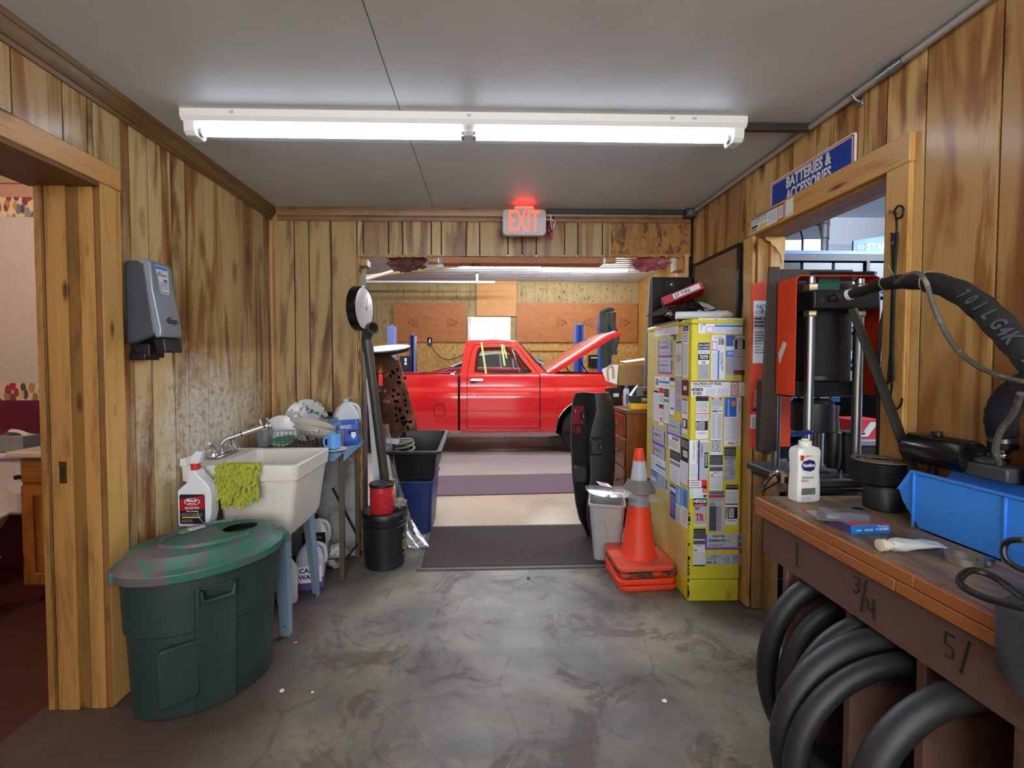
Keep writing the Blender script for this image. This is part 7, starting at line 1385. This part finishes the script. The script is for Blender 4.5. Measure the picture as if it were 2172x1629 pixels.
# ================================================================ storeroom things
t = thing('parts_shelving', 'blue steel parts shelving against the storeroom wall, filled with drawers', 'shelving', (1.95, 2.9, 0)); SBL = M('shelf_blue', '2f74b8', .35, vary=.06); SBN = M('shelf_navy', '1b2536', .45)
m = MB(SBL); m.box(-.2, -.1, 2.04, 1.7, .36, 2.062); m.build('top_shelf', t)
m = MB(SBN); m.box(-.2, -.1, 2.0, 1.7, -.09, 2.038); m.box(-.2, .355, 0, 1.7, .36, 2.038); m.build('back_panel', t)
for i, z in enumerate((1.78, 1.56, 1.34, 1.12, .9, .66, .4)): m = MB(SBL); m.box(-.2, -.1, z, 1.7, .35, z+.02); m.build('shelf', t)
for x in (-.2, .42, 1.05, 1.68): m = MB(SBN); m.box(x, -.1, 0, x+.02, .36, 2.0); m.build('upright', t)
DG = M('drawer_grey', '8e959e', .4, vary=.08); DGD = M('drawer_dark', '24272c', .5)
for r_, z in enumerate((1.81, 1.59, 1.37, 1.145, .925, .69)):
    for i in range(9):
        x = -.17+i*.2
        if abs(x-.42) < .02 or abs(x-1.05) < .02: x += .02
        if x+.18 > 1.66: continue
        mt = DGD if (i*7+r_*3) % 5 == 0 else DG
        m = MB(mt); m.box(x, -.085, z, x+.18, .3, z+.17 if r_ else z+.18); m.use(PAPER).box(x+.06, -.0865, z+.02, x+.12, -.085, z+.07); m.build('drawer', t)
for i, (x, h_) in enumerate(((.0, .17), (.125, .18))):
    tt = thing('duct_box', ('pale grey sheet metal box on the top storeroom shelf, at the doorway side', 'second grey metal box on the top storeroom shelf, beside the black pipe')[i], 'box', (1.95+x, 2.95, 2.063)); m = MB(M('sheet_grey', '9aa3ab', .35, .4, vary=.1)); m.box(-.06, -.08, .0, .055, .1, h_*.5); m.build('body', tt, .003); m = MB(M('sheet_grey_dark', '6b747d', .4, .4)); m.loft([[(-.06, -.08, h_*.5), (.055, -.08, h_*.5), (.055, .1, h_*.5), (-.06, .1, h_*.5)], [(-.06, -.05, h_), (.055, -.05, h_), (.055, .1, h_), (-.06, .1, h_)]]); m.build('sloped_top', tt)
t = thing('flue_pipe', 'round black pipe end standing on the top storeroom shelf', 'pipe', P(1732, 560, 2.98)); t.location.z = 2.063
m = MB(M('flue_black', '33363a', .45, .2, vary=.15)); m.lathe([(.062, 0), (.062, .11), (.065, .112), (.065, .2), (.067, .202), (.067, .26), (.055, .285), (.02, .29)], (0, 0, 0), 36); m.build('tube', t)
m = MB(M('flue_seam', '1e2022', .5)); m.lathe([(.0655, .108), (.0675, .11), (.0655, .112)], n=36, cap0=False, cap1=False); m.lathe([(.068, .2), (.069, .203), (.0675, .206)], n=36, cap0=False, cap1=False); m.build('seam', t)
t = thing('standard_sign', 'blue STANDARD parts sign leaning on the top storeroom shelf', 'sign', P(1808, 549, 2.86)); t.location.z = 2.0635
m = MB(M('standard_blue', '3d86cf', .4, vary=.04)); m.prism([(0, 0), (.62, 0), (.62, .17), (0, .075)], -.006, .006, 'y'); m.build('board', t)
m = MB(WHITE); m.frame((0, -.0066, 0), (1, 0, 0), (0, 0, 1)); m.text('*STANDARD', .085, .014, .045, 0, .3, .1); m.loft([[(.048+.024*x*k_, .034+.009*y*k_, 0) for x, y in circ(24)] for k_ in (1, .7)], False, False)
for a, b in (((.02, .012), (.078, .014)), ((.02, .056), (.078, .06)), ((.02, .012), (.02, .056)), ((.078, .014), (.078, .06))): m.tube([(a[0], a[1], 0), (b[0], b[1], 0)], .0008, 4)
m.build('lettering', t)
t = thing('tool_chest', 'grey and black machine on a shelf seen between the press columns', 'machine', (2.36, 2.48, 0))
m = MB(M('machine_grey', '8d9093', .5, vary=.1)); m.box(-.28, -.02, .0, .5, .3, 1.02); m.build('cabinet', t, .01)
m = MB(BLKM); m.box(-.2, -.08, 1.03, .1, .25, 1.2); m.cyl((-.16, -.1, 1.25), (.0, -.1, 1.25), .05); m.use(M('hub_blue', '7d8fc4', .4)).cyl((-.19, -.11, 1.22), (-.17, -.11, 1.22), .035); m.build('motor', t, .01)
m = MB(STEEL); m.box(-.2, -.09, .98, .5, -.02, 1.02); m.build('rail', t, .003)
m = MB(BLKM); m.box(0, 0, 0, .2, .2, .97); m.use(GREY).box(-.005, -.005, .971, .205, .2, 1.0); o = simple('black_case', m, 'tall black case with a grey lid beyond the press in the storeroom', 'case', bevel=.006); o.location = (1.73, 2.1, .001)
t = thing('red_carton', 'small red and white carton on the black case seen beyond the press', 'carton', (1.75, 2.13, 1.003)); m = MB(RED); m.box(0, 0, 0, .16, .14, .09); m.use(WHITE).add([(.04, -.0005, .01), (.08, -.0005, .01), (.13, -.0005, .08), (.09, -.0005, .08)], [(0, 1, 2, 3)]); m.build('box', t)
def tyre(lb, loc, r, w_):
    t = thing('tyre', lb, 'tyre', loc); m = MB(RUB); R = [(r*.62, w_*.15), (r*.8, 0), (r*.93, .0)]
    for i in range(5): R += [(r, w_*(.14+.15*i)), (r*.985, w_*(.2+.15*i)), (r*.985, w_*(.24+.15*i))]
    R += [(r*.93, w_), (r*.8, w_), (r*.62, w_*.85)]; m.lathe(R, n=44, cap0=False, cap1=False); m.build('tread', t)
    m = MB(STEEL); m.lathe([(r*.62, w_*.8), (r*.6, w_*.6), (r*.3, w_*.55), (.01, w_*.6)], n=28, cap0=False); m.build('hub', t); return t
tyre('small black tyre lying on the storeroom floor behind the doorway casing', (1.83, 2.62, .001), .19, .13)
m = MB(M('drum_grey', '59656e', .45, vary=.15)); m.lathe([(.15, 0), (.155, .01), (.155, .17), (.14, .19), (.0005, .19)], n=36); m.use(PAPER).add([(-.07, -.139, .05), (-.03, -.153, .05), (-.03, -.153, .1), (-.07, -.139, .1)], [(0, 1, 2, 3)]); simple('grey_drum', m, 'blue grey round drum standing on the small tyre in the storeroom', 'drum').location = (1.83, 2.64, .132)
# ---- litter
rg = random.Random(21); 
for lb, x, y, mt, r in (('scrap of white paper on the concrete in front of the green bin', -.85, 1.87, PAPER, .016), ('tiny pale chip of litter on the open concrete', -.72, 1.86, PAPER, .008), ('dark leaf lying on the concrete near the door mat', .27, 2.83, BLKM, .015), ('white flake of litter below the workbench front', .72, 1.78, PAPER, .012), ('pale crumb on the concrete beside the basin leg', -.93, 2.2, PAPER, .009)):
    m = MB(mt); m.add([(x+r*rg.uniform(.5, 1.2)*a, y+r*rg.uniform(.5, 1.2)*b, .0015+.004*rg.random()) for a, b in circ(6)], [(0, 1, 2, 3, 4, 5)]); simple('floor_scrap', m, lb, 'litter')
